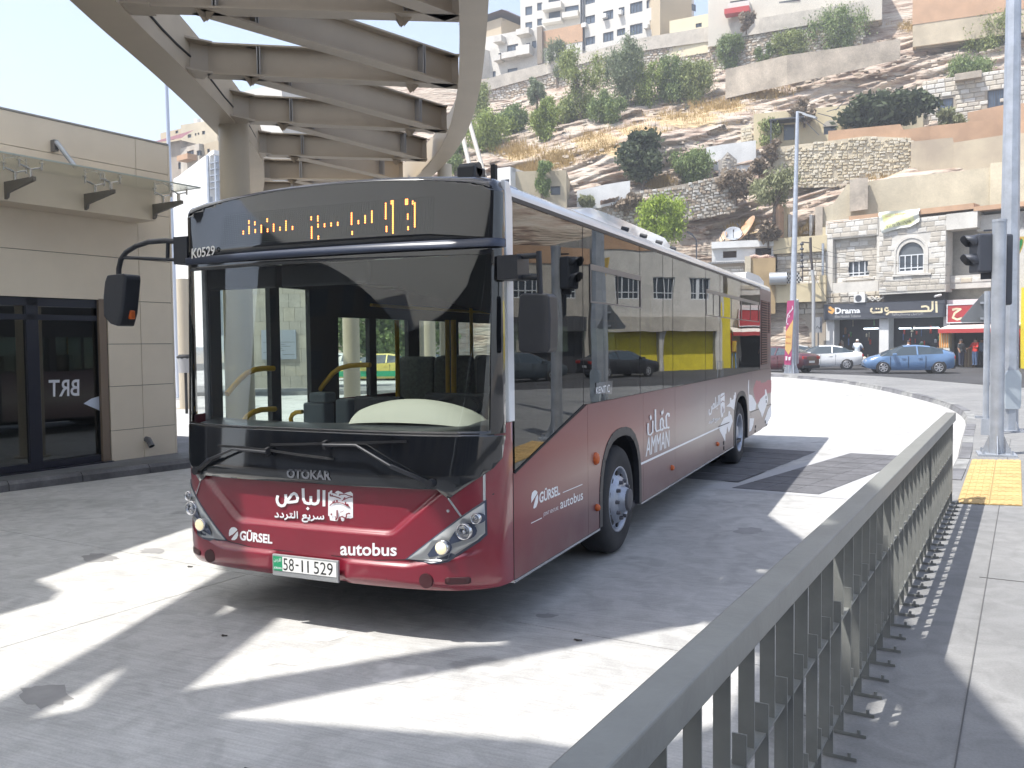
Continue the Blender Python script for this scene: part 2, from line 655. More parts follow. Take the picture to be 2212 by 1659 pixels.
for arch in (arch1, arch2):
 b = MB()
 for a, c in zip(arch[:-1], arch[1:]):
  b.bar((XS - .02, a[0], a[1]), (XS - .02, c[0], c[1]), .075, .05, up=(1, 0, 0))
 b.build('arch_trim', m_plast, bus)
 yc = (arch[0][0] + arch[-1][0]) / 2
 b = MB()
 b.grid([[(XS - .03, p[0], p[1]) for p in arch], [(XS - .75, p[0], p[1]) for p in arch]], s=False)
 b.box(XS - .80, XS - .76, yc - .62, yc + .62, .3, 1.1)
 b.build('wheel_well', m_rub, bus)
for sx_ in (-1,):
 for arch in (arch1, arch2):
  b = MB()
  b.grid([[(-XS + .03, p[0], p[1]) for p in arch], [(-XS + .75, p[0], p[1]) for p in arch]], s=False)
  b.build('wheel_well', m_rub, bus)
ts = np.linspace(-1, 1, 121)
xs = [1.27 * math.copysign(1 - (1 - abs(t)) ** 1.9, t) for t in ts]
zs = list(np.arange(.345, 1.375, .0125)) + [1.375]
rows = []
for z in zs:
 row = [(-1.27, .425, z)] + [(x, Yb(x, z), z) for x in xs] + [(1.27, .425, z)]
 rows.append(row)
b = MB()
nk, nx = sum(1 for z in zs if z < 1.12), len(rows[0])
b.grid(rows[:nk])
for sl_ in (slice(0, 12), slice(nx - 12, nx)):
 b.grid([r[sl_] for r in rows[nk - 1:]])
low = rows[0]
b.grid([[(p[0] * .96, p[1] + .10, .33) for p in low], low])
b.build('front_fascia', m_red, bus)
def fpatch(name, poly, off, mt, thick=.02, step=.06, parent=bus, surf=Yf, bevel=0, holes=None, smooth=True):
 """plate following the curved front; poly in (x, z)"""
 bm = bmesh.new()
 loops = [poly] + (holes or [])
 flat = [p for l in loops for p in l]
 vs = [bm.verts.new((p[0], 0, p[1])) for p in flat]
 for t in tessellate_polygon([[Vector((p[0], p[1], 0)) for p in l] for l in loops]):
  try:
   bm.faces.new([vs[i] for i in t])
  except ValueError:
   pass
 xa, xb = min(p[0] for p in flat), max(p[0] for p in flat)
 za, zb = min(p[1] for p in flat), max(p[1] for p in flat)
 cuts = [x for x in np.arange(-1.26, 1.265, step) if xa < x < xb]
 cuts += [s * c for s in (-1, 1) for c in (1.10, 1.14, 1.17, 1.19, 1.21, 1.225, 1.24, 1.25, 1.258, 1.264, 1.268) if xa < s * c < xb]
 for x in cuts:
  bmesh.ops.bisect_plane(bm, geom=bm.verts[:] + bm.edges[:] + bm.faces[:], plane_co=(x, 0, 0), plane_no=(1, 0, 0), dist=1e-5)
 for z in [z for z in np.arange(.3, 3.0, step * 2) if za < z < zb]:
  bmesh.ops.bisect_plane(bm, geom=bm.verts[:] + bm.edges[:] + bm.faces[:], plane_co=(0, 0, z), plane_no=(0, 0, 1), dist=1e-5)
 for v in bm.verts:
  x, z = v.co.x, v.co.z
  v.co.y = surf(x, z) + off
  v.co.x = x * (1 + (-off) / 1.27 * min(1, abs(x) / 1.27) ** 6)
 bmesh.ops.recalc_face_normals(bm, faces=bm.faces[:])
 if bm.faces and sum(f.normal.y for f in bm.faces) > 0:
  bmesh.ops.reverse_faces(bm, faces=bm.faces[:])
 for f in bm.faces:
  f.smooth = smooth
 offw = OFF[parent.name]
 for v in bm.verts:
  v.co -= Vector(offw)
 me = bpy.data.meshes.new(name)
 bm.to_mesh(me)
 bm.free()
 me.materials.append(mt)
 o = bpy.data.objects.new(name, me)
 COL.objects.link(o)
 o.parent = parent
 OFF[o.name] = offw
 if thick:
  md = o.modifiers.new('solid', 'SOLIDIFY')
  md.thickness = thick
  md.offset = -1
 return o
def fn_front(surf, off=-.004):
 return lambda x, z, l: (x, surf(x, z) + off - l, z)
mask = [(-1.268, 1.30), (-1.262, 1.16), (-1.235, 1.105), (-1.190, 1.062), (-1.158, 1.035), (-1.0, .922), (-.965, .940), (-.930, .972), (.930, .978), (.965, .950),
  (1.0, .920), (1.190, 1.065), (1.235, 1.105), (1.262, 1.16), (1.268, 1.30), (1.2, 1.315), (-1.2, 1.315)]
fpatch('lower_mask', mask, -.010, m_black, thick=.02)
ws = [(-1.268, 1.315), (1.268, 1.315), (1.268, 2.478), (-1.268, 2.478)]
ws_in = [(-1.20, 1.335), (1.215, 1.335), (1.225, 2.43), (-1.20, 2.43)]
fpatch('windscreen', ws_in, -.006, m_wind, thick=0)
fpatch('windscreen_border', ws, -.008, m_frit, thick=.012, holes=[ws_in])
fpatch('divider_trim', [(-1.269, 2.478), (1.269, 2.478), (1.269, 2.528), (-1.269, 2.528)], -.022, m_dblue, thick=.03)
def z_ledtop(x):
 a = abs(x) / 1.27
 return 2.948 - .075 * a ** 2 - .055 * a ** 10
def z_roof(x):
 a = abs(x)
 if a < 1.1:
  return 2.986 - .048 * (a / 1.1) ** 2
 if a < 1.2:
  return 2.938 - .032 * (a - 1.1) / .1
 t = (a - 1.2) / .07
 return 2.906 - .10 * t ** 3
top = [(x, z_ledtop(x)) for x in np.linspace(1.269, -1.269, 31)]
fpatch('destination_glass', [(-1.269, 2.528), (1.269, 2.528)] + top, -.008, m_frit, thick=.02)
b = MB()
rows = []
for k, t in enumerate(np.linspace(0, 1, 9)):
 row = []
 for x in xs:
  z0, z1 = z_ledtop(x), z_roof(x) if abs(x) < 1.262 else z_ledtop(x) + .02
  y0 = Yf(x, z0) - .012
  ang = t * math.pi / 2
  yend = y0 + .16 * (1 - (abs(x) / 1.27) ** 6) + .03
  row.append((x, y0 + (yend - y0) * (1 - math.cos(ang)), z0 + (z1 - z0) * math.sin(ang)))
 rows.append(row)
b.grid(rows)
back = [(x, .62, z_roof(x)) for x in xs]
b.grid([rows[-1], back])
b.build('front_cap', mat('cap black', (.012, .015, .028), rough=.22, coat=1.0), bus)
prof = [(-1.27, 2.800), (-1.27, 2.835), (-1.255, 2.872), (-1.2, 2.906), (-1.1, 2.938)] + [(x, z_roof(x)) for x in np.linspace(-.9, .9, 11)] + \
 [(1.1, 2.938), (1.2, 2.906), (1.255, 2.872), (1.27, 2.835), (1.27, 2.800)]
b = MB()
b.grid([[(p[0], y, p[1]) for p in prof] for y in (.40, .62, 4, 8, 12.14)], flip=True)
b.add([(p[0], 12.14, p[1]) for p in prof], [tuple(range(len(prof)))])
b.build('roof', m_white, bus)
b = MB()
b.box(XS - .012, XS + .006, .44, 10.9, 2.785, 2.812)
b.build('gutter_strip', m_plast, bus)
b = MB()
b.prism([(.372, 1.375), (.46, 1.375), (.455, 2.80), (.41, 2.90), (.34, 2.90)], (XS - .03, 0, 0), EY, EZ, (.036, 0, 0))
b.build('front_pillar_trim', m_white, bus, bevel=.008)
b = MB()
b.box(-XS - .004, -XS + .03, .40, .47, .40, 2.88)
b.build('front_pillar_trim', mat('pillar grey', (.28, .29, .31), rough=.35, var=.2, vscale=6), bus)
def pod(name, y0, y1, x0, x1, z1, rise=.55, m=m_white):
 b = MB()
 rows = []
 for y, k in ((y0, 0), (y0 + rise * .5, .6), (y0 + rise, .95), (y0 + rise * 1.5, 1), (y1 - .25, 1), (y1 - .1, .8), (y1 - .02, .45), (y1, 0)):
  row = []
  for x in np.linspace(x0, x1, 13):
   u = (x - (x0 + x1) / 2) / ((x1 - x0) / 2)
   e = (1 - abs(u) ** 14)
   row.append((x, y, 2.90 + (z1 - 2.90) * k * e))
  rows.append(row)
 b.grid(rows, flip=True)
 return b.build(name, m, bus)
A_ = V(1240, 440, 1960, 2212)
pz = [onplane(*A_(*q), 0, .98) for q in ((540, 240), (800, 240), (960, 300), (1340, 470), (1390, 560))]
pod('roof_pod', pz[0][1], pz[4][1], -1.0, 1.06, float(pz[1][2]) + .035, rise=.9)
pr_ = [onplane(*A_(*q), 0, 1.10) for q in ((1890, 740), (1990, 740), (2105, 800))]
b = MB()
yy0 = pr_[0][1]
b.prism([(yy0, 2.88), (yy0 + .06, 3.0), (yy0 + .3, 3.045), (11.6, 3.05), (12.10, 2.99), (12.17, 2.88)], (-1.1, 0, 0), EY, EZ, (2.25, 0, 0))
b.build('roof_pod', m_white, bus, bevel=.05, seg=3)
b = MB()
for k in range(4):
 q = onplane(*A_(*((965, 393), (1107, 447), (1228, 497), (1337, 543))[k]), 0, 1.02)
 b.cyl((1.02, q[1], q[2] - .01), (1.09, q[1], q[2] - .03), .022, n=10)
b.build('pod_bolts', m_plast, bus)
b = MB()
c0 = front_xz(1048, 372)
b.box(.93, 1.06, .35, .52, 2.93, 3.02)
b.cyl((.93, .42, 3.0), (1.06, .42, 3.0), .045, n=12)
b.build('roof_sensor', m_plast, bus, bevel=.015)
b = MB()
b.box(1.12, 1.15, .46, .50, 2.90, 3.03)
b.build('roof_aerial', m_rub, bus)
joints = [.462, 1.80, 3.412, 4.27, 4.69, 6.39, 7.33, 9.0, 10.90]
for a, c in zip(joints[:-1], joints[1:]):
 if a < .5:
  poly = [(a, 1.05), (c - .006, 1.39), (c - .006, 2.79), (a, 2.79)]
  poly = [(a, 1.052), (1.72, 1.365), (1.80 - .006, 1.392), (1.80 - .006, 2.788), (a, 2.788)]
 else:
  poly = [(a, 1.392), (c - .006, 1.392), (c - .006, 2.788), (a, 2.788)]
 b = MB()
 b.prism(poly, (XS - .006, 0, 0), EY, EZ, (.005, 0, 0))
 b.build('window_pane', m_sideglass, bus)
b = MB()
for y in joints[1:-1]:
 b.box(XS - .006, XS + .0005, y - .006, y, 1.392, 2.788)
b.bar((XS - .004, .45, 1.040), (XS - .004, 1.80, 1.388), .012, .02, up=(1, 0, 0))
b.build('window_seals', m_rub, bus)
for y0, y1, z0, z1 in ((1.96, 3.43, 2.21, 2.46), (6.41, 7.33, 2.22, 2.50), (7.33, 9.0, 2.22, 2.50), (9.0, 10.75, 2.22, 2.50)):
 b = MB()
 b.box(XS, XS + .006, y0, y1, z1, z1 + .045)
 b.box(XS, XS + .006, y0, y1, z0 - .012, z0)
 b.box(XS, XS + .006, y0, y0 + .02, z0, z1)
 b.box(XS, XS + .006, y1 - .025, y1, z0, z1)
 b.box(XS, XS + .004, (y0 + y1) / 2 - .006, (y0 + y1) / 2 + .006, z0, z1)
 b.build('slider_frame', mat('slider frame metal', (.18, .17, .17), rough=.35, metal=.4), bus)
b = MB()
for y in (1.72, 1.86, 3.46, 4.72, 6.45, 8.2, 9.1, 10.9):
 b.box(XS - .10, XS - .05, y, y + .07, 1.35, 2.8)
b.build('window_posts', m_intd, bus)
b = MB()
b.box(XS - .02, XS + .001, 10.905, BUS_L - .06, 1.392, 2.80)
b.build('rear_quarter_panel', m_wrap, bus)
for y0, y1, z0, z1, n in ((11.02, 11.72, 1.47, 2.60, 26), (11.82, 12.08, 2.03, 2.60, 13)):
 b = MB()
 b.box(XS - .001, XS + .003, y0, y1, z0, z1)
 b.build('vent_opening', m_rub, bus)
 bm_ = MB()
 for k in range(n):
  z = z0 + (z1 - z0) * (k + .3) / n
  bm_.prism([(y0 - .02, z), (y1 + .02, z), (y1 + .02, z + (z1 - z0) / n * .45), (y0 - .02, z + (z1 - z0) / n * .45)], (XS + .003, 0, 0), EY, EZ, (.014, 0, 0))
 bm_.build('vent_louvres', mat('vent brown', (.14, .055, .05), rough=.5), bus)
b = MB()
b.box(-1.25, 1.25, BUS_L - .05, BUS_L, .56, 2.86)
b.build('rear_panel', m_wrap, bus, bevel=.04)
b = MB()
b.box(-1.23, 1.23, .5, 12.1, .32, .37)
b.box(-.5, .5, 1.6, 11.0, .22, .32)
b.build('floor', m_intd, bus)
b = MB()
b.box(-1.23, 1.23, .55, 12.1, 2.70, 2.74)
b.box(-1.23, -.85, 2.0, 11.9, 2.45, 2.70)
b.box(.85, 1.23, 2.0, 11.9, 2.45, 2.70)
b.build('ceiling', m_intl, bus)
b = MB()
for y0, y1, z0, z1 in ((.42, .535, .38, 2.85), (1.110, 1.228, .38, 2.85), (1.64, 2.055, .38, 2.85), (.535, 1.64, 2.37, 2.85), (2.055, 12.1, 2.14, 2.85),
     (2.055, 12.1, .38, 1.36), (2.575, 2.69, 1.36, 2.14), (3.31, 3.54, 1.36, 2.14), (4.30, 4.45, 1.36, 2.14), (5.6, 5.75, 1.36, 2.14), (7.2, 7.35, 1.36, 2.14), (9, 9.15, 1.36, 2.14), (10.8, 12.1, 1.36, 2.14)):
 b.box(-XS + .002, -XS + .05, y0, y1, z0, z1)
b.build('far_side_frame', mat('far side frame', (.05, .052, .06), rough=.5), bus)
b = MB()
for y0, y1, z0, z1 in ((.535, 1.110, .45, 2.37), (1.228, 1.64, .45, 2.37), (2.055, 2.575, 1.36, 2.14), (2.69, 3.31, 1.36, 2.14), (3.54, 4.30, 1.36, 2.14), (4.45, 5.6, 1.36, 2.14), (5.75, 7.2, 1.36, 2.14), (7.35, 9, 1.36, 2.14), (9.15, 10.8, 1.36, 2.14)):
 b.box(-XS + .012, -XS + .016, y0, y1, z0, z1)
b.build('far_side_glass', m_farglass, bus)
b = MB()
dash = []
for x in np.linspace(-1.18, 1.22, 25):
 row = []
 for t in np.linspace(0, 1, 8):
  y = Yf(x, 1.3) + .03 + (.50 + .12 * smoothstep(-.2, .6, x)) * t
  z = 1.305 + .035 * math.sin(math.pi * t) + .05 * smoothstep(-.1, .5, x) * t - .10 * max(0, t - .9) * 10
  row.append((x, y, z))
 dash.append(row)
b.grid(dash, flip=True)
b.box(-1.15, 1.18, .36, .50, .6, 1.27)
b.build('dashboard', mat('dashboard dark', (.035, .04, .045), rough=.35, coat=.15), bus)
b = MB()
rows = []
for t in np.linspace(0, 1, 15):
 row = []
 x = .16 + .90 * t
 for s_ in np.linspace(0, 1, 9):
  row.append((x, .21 + .10 * t ** 3 + .27 * s_, 1.32 + .19 * (math.sin(math.pi * min(1, .12 + t * .9)) ** .45) * (math.sin(math.pi * (.03 + .6 * s_)) ** .6)))
 rows.append(row)
b.grid(rows, flip=True)
b.build('dash_cover', mat('pale dash cover', (.34, .345, .30), rough=.7, bump=.01, bscale=5), bus)
b = MB()
b.box(-.15, .25, .72, .80, 1.36, 1.50)
b.box(.30, 1.0, .98, 1.02, 1.15, 1.52)
b.build('instrument_hood', m_intd, bus, bevel=.03)
b = MB()
b.lathe([(.21 + .018 * math.cos(a), .018 * math.sin(a)) for a in np.linspace(0, 2 * math.pi, 9)[:-1]], (.62, .82, 1.40), (0, -.45, .9), n=28, closed=True)
b.cyl((.62, .82, 1.40), (.62, .95, 1.05), .03, n=8)
b.build('steering_wheel', m_plast, bus)
def seat(x, y, w=.46, zt=1.62, m=m_int, name='seat'):
 b = MB()
 b.prism([(y, .82), (y + .42, .80), (y + .47, .88), (y + .47, zt), (y + .42, zt + .05), (y + .36, zt), (y + .33, .95), (y, .92)], (x - w / 2, 0, 0), EY, EZ, (w, 0, 0))
 b.box(x - .1, x + .1, y + .1, y + .3, .37, .82)
 return b.build(name, m, bus, bevel=.03)
seat(.62, 1.35, w=.50, zt=1.75, m=m_intd, name='driver_seat')
b = MB()
b.box(.10, 1.20, 1.98, 2.02, .37, 1.45)
b.build('driver_partition', m_intd, bus)
for yy in (2.75, 3.55, 4.9, 5.7, 6.5, 7.3):
 for xx in (-1.0, -.55, .62, 1.0) if yy > 3 else (-1.03, -.6):
  seat(xx, yy, w=.42, zt=1.72, m=mat('seat cloth', (.12, .13, .125), rough=.9, var=.3, vscale=30))
for (x0, x1, z0, z1) in ((-1.215, -.99, .9, 1.385), (-1.15, -.97, 1.385, 1.475), (-.875, -.74, .9, 1.42)):
 b = MB()
 b.box(x0, x1, 1.5, 1.66, z0, z1)
 b.build('ticket_machine', mat('ticket machine grey', (.17, .20, .24), rough=.4), bus, bevel=.02)
def rail(pts, r=.018, m=m_yel, name='handrail'):
 b = MB()
 b.tube(pts, r, n=10)
 return b.build(name, m, bus)
def px_y(view, pts, y):
 return [onplane(*view(*p), 1, y) for p in pts]
E5 = V(480, 680, 900, 1659)
W_ = V(440, 420, 1290, 2203)
rail([onplane(*E5(*p), 0, -1.05) for p in ((345, 1205), (400, 1140), (470, 1060), (540, 1000), (620, 965), (700, 952), (805, 952))], .022, name='door_handrail')
rail([onplane(*E5(*p), 0, -1.05) for p in ((505, 1490), (540, 1430), (600, 1385), (680, 1360), (820, 1352))], .022, name='door_handrail')
rail(px_y(E5, [(1262, 1165), (1300, 1110), (1390, 1000), (1460, 950), (1560, 925), (1659, 918), (1760, 918)], 1.75), .022)
rail(px_y(E5, [(985, 1500), (975, 1450), (990, 1410), (1030, 1385), (1090, 1380)], 1.7), .020)
rail(px_y(W_, [(1430, 985), (1435, 1240), (1438, 1500)], 2.4), .022)
rail(px_y(W_, [(1757, 985), (1760, 1240), (1762, 1480)], 2.8), .022)
rail(px_y(W_, [(1797, 985), (1800, 1240), (1800, 1480)], 2.5), .026)
rail([(-.95, 2.2, 2.25), (-.95, 11.5, 2.25)], .016)
for k, yy in enumerate((3.2, 4.4, 6.0, 8.0, 10.0)):
 rail([(-.42, yy, .37), (-.42, yy, 2.7)], .018)
 rail([(.42, yy, .37), (.42, yy, 2.7)], .018)
b = MB()
for (xa, xb) in ((-1.24, -.60), (-.55, .2)):
 b.box(xa, xb, .42, .46, 2.30, 2.46)
b.build('sun_visor', m_intd, bus, bevel=.02)
b = MB()
b.prism([(-1.24, 2.44), (-.60, 2.40), (.5, 2.10), (1.2, 2.08), (1.2, 2.7), (-1.24, 2.7)], (0, 1.95, 0), EX, EZ, (0, .04, 0))
b.build('front_header', m_intd, bus)
Lz, Rz = V(460, 420, 880, 2177), V(880, 420, 1300, 2177)
m_led = mat('led orange', (.9, .25, .05), emis=(1.0, .26, .06), estr=1.4)
b = MB()
runs = [(Lz, 780, 825, 2), (Lz, 853, 690, 2), (Lz, 855, 765, 4), (Lz, 930, 705, 2), (Lz, 935, 805, 2), (Lz, 1013, 750, 4), (Lz, 1090, 665, 2), (Lz, 1094, 795, 2),
  (Lz, 1173, 735, 4), (Lz, 1255, 775, 2), (Lz, 1333, 695, 5), (Lz, 1417, 765, 2), (Lz, 1660, 640, 2), (Lz, 1745, 630, 3), (Lz, 1665, 770, 6), (Lz, 1748, 735, 2),
  (Lz, 1832, 730, 2), (Lz, 1918, 720, 2), (Lz, 2003, 712, 2), (Lz, 1752, 890, 2),
  (Rz, 5, 590, 6), (Rz, 12, 830, 2), (Rz, 93, 690, 2), (Rz, 180, 625, 4), (Rz, 268, 565, 6), (Rz, 447, 465, 8), (Rz, 457, 765, 3), (Rz, 520, 435, 2), (Rz, 540, 432, 16),
  (Rz, 707, 415, 3), (Rz, 727, 412, 3), (Rz, 732, 605, 3), (Rz, 737, 768, 2), (Rz, 797, 437, 2), (Rz, 823, 460, 12)]
for vw, x, y, n in runs:
 for k in range(n):
  cx_, cz_ = front_xz(*vw(x, y + 27.3 * k))
  yq = Yf(cx_, cz_) - .0095
  b.add([(cx_ + .0062 * math.cos(t), yq, cz_ + .0062 * math.sin(t)) for t in np.linspace(0, 2 * math.pi, 7)[:-1]], [tuple(range(6))[::-1]])
tag(b.build('led_dots', m_led, bus), kind='stuff')
m_ledoff = mat('led unlit', (.030, .045, .038), rough=.3)
b = MB()
for i in range(96):
 for j in range(17):
  x = -.87 + i * .0180
  z = 2.585 + j * .0132 + .012
  yq = Yf(x, z) - .0088
  b.add([(x - .0022, yq, z - .0022), (x + .0022, yq, z - .0022), (x + .0022, yq, z + .0022), (x - .0022, yq, z + .0022)], [(0, 3, 2, 1)])
tag(b.build('led_matrix', m_ledoff, bus), kind='stuff')
ff = fn_front(Yb, -.0025)
ffm = fn_front(Yf, -.013)
b = MB()
BV = [(3, 3)]
sh3 = [(a, c) for a in (-.006, 0, .006) for c in (-.03, 0, .03)]
text_on(b, 'OTOKAR', [(-.160, 1.004), (.190, 1.007), (.190, 1.066), (-.160, 1.062)], ffm, bold=.02, shifts=sh3)
b.build('maker_badge', mat('badge chrome', (.45, .46, .50), rough=.2, metal=1.0), bus)
b = MB()
text_on(b, 'K0529', [(-1.160, 2.515), (-.920, 2.530), (-.925, 2.598), (-1.160, 2.590)], lambda x, z, l: (x, Yf(x, z) - .034 - l, z), bold=.01, shifts=[(a, 0) for a in (-.006, 0, .006)])
b.build('fleet_number', mat('number grey', (.72, .70, .66), rough=.5), bus)
AL = V(660, 1200, 920, 2212)
def alpx(x, y):
 return front_xz(*AL(x, y), surf=Yb)
def spx(polys, f):
 return [[f(*p) for p in q] for q in polys]
w_ = 60
al = []
al += stroke([(1280, 215), (1280, 560)], w_)
al += stroke([(1163, 205), (1163, 430), (1145, 485), (1095, 510), (1045, 505), (1005, 480)], w_)
al += stroke([(1003, 340), (1003, 470), (985, 500), (930, 498), (880, 475), (848, 410), (838, 175)], w_)
al += [[(942, 565), (980, 605), (942, 645), (902, 605)]]
al += stroke([(470, 300), (480, 420), (520, 470), (620, 465), (710, 450), (730, 385), (700, 310), (650, 280), (600, 310), (545, 390), (500, 455)], w_)
al += stroke([(478, 400), (476, 480), (445, 535), (390, 548), (335, 525), (300, 465), (292, 400), (312, 325)], w_)
b = MB()
polys_on(b, spx(al, alpx), ff, m=0)
text_on(b, '\uFEA9\uFEA9\uFEAE\uFE98\uFEDF\uFE8D \uFECA\uFEF3\uFEAE\uFEB3', [alpx(235, 865), alpx(1290, 905), alpx(1290, 700), alpx(235, 640)], fn_front(Yb, -.0035),
  shifts=[(a * .6, c) for a in (-.008, -.003, .003, .008) for c in (-.04, 0, .04)])
em = [(1370, 265), (1400, 260), (1405, 235), (1450, 215), (1460, 265), (1510, 275), (1540, 240), (1580, 228), (1650, 255), (1700, 290), (1760, 265), (1850, 245), (1895, 290),
 (1897, 800), (1850, 818), (1800, 810), (1760, 812), (1715, 800), (1710, 860), (1680, 878), (1645, 860), (1640, 800), (1590, 845), (1560, 870), (1500, 868), (1410, 855), (1395, 765), (1370, 760)]
polys_on(b, spx([em], alpx), ff, m=0)
tag(b.build('front_lettering', m_decal, bus), kind='stuff')
b = MB()
cut = []
cut += stroke([(1415, 335), (1500, 345), (1580, 370), (1640, 395)], 22)
cut += stroke([(1450, 268), (1520, 280), (1560, 300)], 14)
cut += stroke([(1600, 325), (1660, 302), (1740, 300), (1800, 325), (1895, 350)], 18)
cut += stroke([(1665, 440), (1740, 400), (1820, 365), (1897, 360)], 18)
cut += stroke([(1410, 540), (1470, 490), (1560, 470), (1680, 490), (1780, 540), (1845, 578)], 18)
for x, y, w, h in ((1412, 290, 25, 50), (1450, 310, 30, 30), (1470, 450, 40, 35), (1500, 430, 25, 50), (1550, 420, 35, 55), (1700, 385, 30, 30), (1720, 360, 25, 50), (1735, 460, 30, 60), (1760, 500, 45, 45), (1800, 520, 20, 40), (1620, 285, 22, 30)):
 cut.append([(x, y), (x + w, y), (x + w, y + h), (x, y + h)])
cut += stroke([(1450, 705), (1450, 745)], 30)
cut += stroke([(1572, 635), (1572, 800), (1540, 850)], 30)
cut += stroke([(1530, 760), (1555, 850)], 14)
cut += stroke([(1600, 860), (1625, 790), (1680, 770), (1730, 800), (1770, 790), (1775, 720), (1830, 700), (1850, 715)], 26)
cut += stroke([(1640, 665), (1660, 685), (1680, 655), (1700, 665), (1715, 640)], 8)
polys_on(b, spx(cut, alpx), fn_front(Yb, -.0045))
tag(b.build('emblem_cutouts', m_red, bus), kind='stuff')
FZ = V(460, 1000, 1300, 2212)
fz = lambda x, y: front_xz(*FZ(x, y), surf=Yb)
b = MB()
text_on(b, 'G\u00dcRSEL', [fz(367, 922), fz(583, 947), fz(583, 875), fz(372, 845)], ff, bold=.035)
c = [fz(*p) for p in ((297, 878), (300, 855), (312, 840), (330, 836), (345, 842), (354, 855), (322, 885), (298, 896))]
d_ = [fz(*p) for p in ((357, 864), (358, 890), (350, 910), (336, 922), (318, 922), (312, 917), (330, 892), (348, 870))]
polys_on(b, [c, d_], ff)
text_on(b, 'autobus', [fz(1030, 1022), fz(1402, 1027), fz(1402, 945), fz(1030, 932)], ff, bold=.02)
tag(b.build('front_lettering', m_decal, bus), kind='stuff')
b = MB()
def fline(pts, w=.006, off=-.0015, surf=Yb):
 polys = stroke(pts, w)
 polys_on(b, polys, lambda x, z, l: (x, surf(x, z) + off, z))
for s_ in (-1, 1):
 fline([(s_ * x, z) for x, z in ((.30, .505), (.50, .508), (.70, .525), (.74, .533))])
 fline([(s_ * x, z) for x, z in ((1.198, .905), (1.235, .940), (1.262, .985))], .007)
 fline([(s_ * x, z) for x, z in ((.60, .40), (.605, .50))], .004)
fline([(-.30, .508), (.30, .510)], .006)
tag(b.build('panel_gaps', m_rub, bus), kind='stuff')
for s_ in (-1, 1):
 for q_ in ([(s_ * 1.001, .922), (s_ * 1.073, .812)], [(s_ * 1.197, 1.068), (s_ * 1.196, .905)]):
  b = MB()
  fline(q_, .012, -.006)
  b.build('silver_strip', m_silver, bus)
b = MB()
b.box(XS - .004, XS + .002, .424, .431, .345, 1.04)
b.build('corner_gap', m_rub, bus)
for s_, nm in ((1, ''), (-1, '')):
 P = lambda *q: [(s_ * x, z) for x, z in q]
 oo = P((.715, .528), (1.073, .812), (1.204, .910), (1.206, .69), (1.172, .652), (1.010, .536), (.955, .522), (.88, .520))
 if s_ < 0:
  oo = oo[::-1]
 hl = fpatch('headlamp', oo, -.004, m_dblue, thick=.006, surf=Yb)
 inn = P((.735, .534), (1.073, .800), (1.196, .890), (1.196, .703), (1.160, .664), (1.002, .548), (.955, .536), (.88, .531))
 if s_ < 0:
  inn = inn[::-1]
 fpatch('bezel', inn, -.010, mat('lamp bezel', (.34, .35, .36), rough=.35, metal=.55), thick=.006, parent=hl, surf=Yb)
 for (cx_, cz_, rr, lx, lz) in ((.971, .621, .040, -.10, -.045), (1.099, .722, .046, -.095, -.055), (1.162, .800, .030, -.045, -.045)):
  sc = []
  for t in np.linspace(-90, 90, 9):
   sc.append((cx_ + rr * 1.25 * math.cos(math.radians(t)), cz_ + rr * 1.15 * math.sin(math.radians(t))))
  sc += [(cx_ + lx * .55, cz_ + lz * .2 + rr * .55), (cx_ + lx, cz_ + lz - rr * .1), (cx_ + lx * .9, cz_ + lz - rr * .55)]
  sc = [(s_ * x, z) for x, z in sc]
  if s_ < 0:
   sc = sc[::-1]
  fpatch('scoop', sc, -.0175, m_scoop, thick=0, parent=hl, surf=Yb, step=.2)
  yq = Yb(cx_, cz_) - .016
  lb_ = MB()
  lb_.lathe([(rr * 1.12, 0), (rr * 1.12, -.03), (rr, -.034), (rr * .96, -.01), (rr * .55, .02), (0, .025)], (s_ * cx_, yq, cz_), (0, 1, 0), n=24)
  lb_.lathe([(rr * .30, -.012), (rr * .26, -.024), (0, -.03)], (s_ * cx_, yq, cz_), (0, 1, 0), n=12)
  lb_.build('reflector', m_chrome, hl)
  lb_ = MB()
  lb_.lathe([(rr * .98, -.030), (rr * .85, -.040), (rr * .5, -.047), (0, -.050)], (s_ * cx_, yq, cz_), (0, 1, 0), n=24)
  lb_.build('lens', mat('lit lamp lens', (.85, .78, .55), rough=.15, emis=(1.0, .85, .5), estr=.15) if rr == .040 else m_lens, hl)
for s_ in (-1, 1):
 b = MB()
 y_ = Yb(.868, .411)
 b.cyl((s_ * .868, y_ - .010, .411), (s_ * .868, y_ + .03, .411), .046, .046, n=22)
 b.build('fog_lamp_cover', mat('fog cover', (.05, .012, .016), rough=.5), bus)
 sl = [(s_ * x, z) for x, z in ((.985, .400), (1.0, .392), (1.115, .392), (1.127, .400), (1.127, .426), (1.115, .436), (1.0, .436), (.985, .428))]
 if s_ < 0:
  sl = sl[::-1]
 fpatch('vent_slot', sl, -.004, mat('fog cover', (.05, .012, .016)), thick=.002, surf=Yb)
b = MB()
b.cyl((.995, Yb(.995, .865) - .004, .845), (.995, Yb(.995, .865) + .01, .845), .010, n=12)
b.build('hood_button', m_silver, bus)
plate = MB()
plate.box(-.272, .256, -.075, -.055, .348, .492)
plate = plate.build('number_plate', mat('plate frame', (.33, .34, .35), rough=.4, metal=.3), bus, bevel=.004)
b = MB()
b.box(-.186, .244, -.078, -.0755, .385, .480)
b.build('plate_face', mat('plate white', (.78, .78, .76), rough=.35), plate)
b = MB()
b.box(-.262, -.188, -.078, -.0755, .385, .480)
b.build('plate_badge', mat('plate green', (.02, .28, .13), rough=.35), plate)
fp = lambda x, z, l: (x, -.0785 - l, z)
b = MB()
text_on(b, '58', [(-.178, .392), (-.092, .392), (-.092, .474), (-.178, .474)], fp, bold=.0)
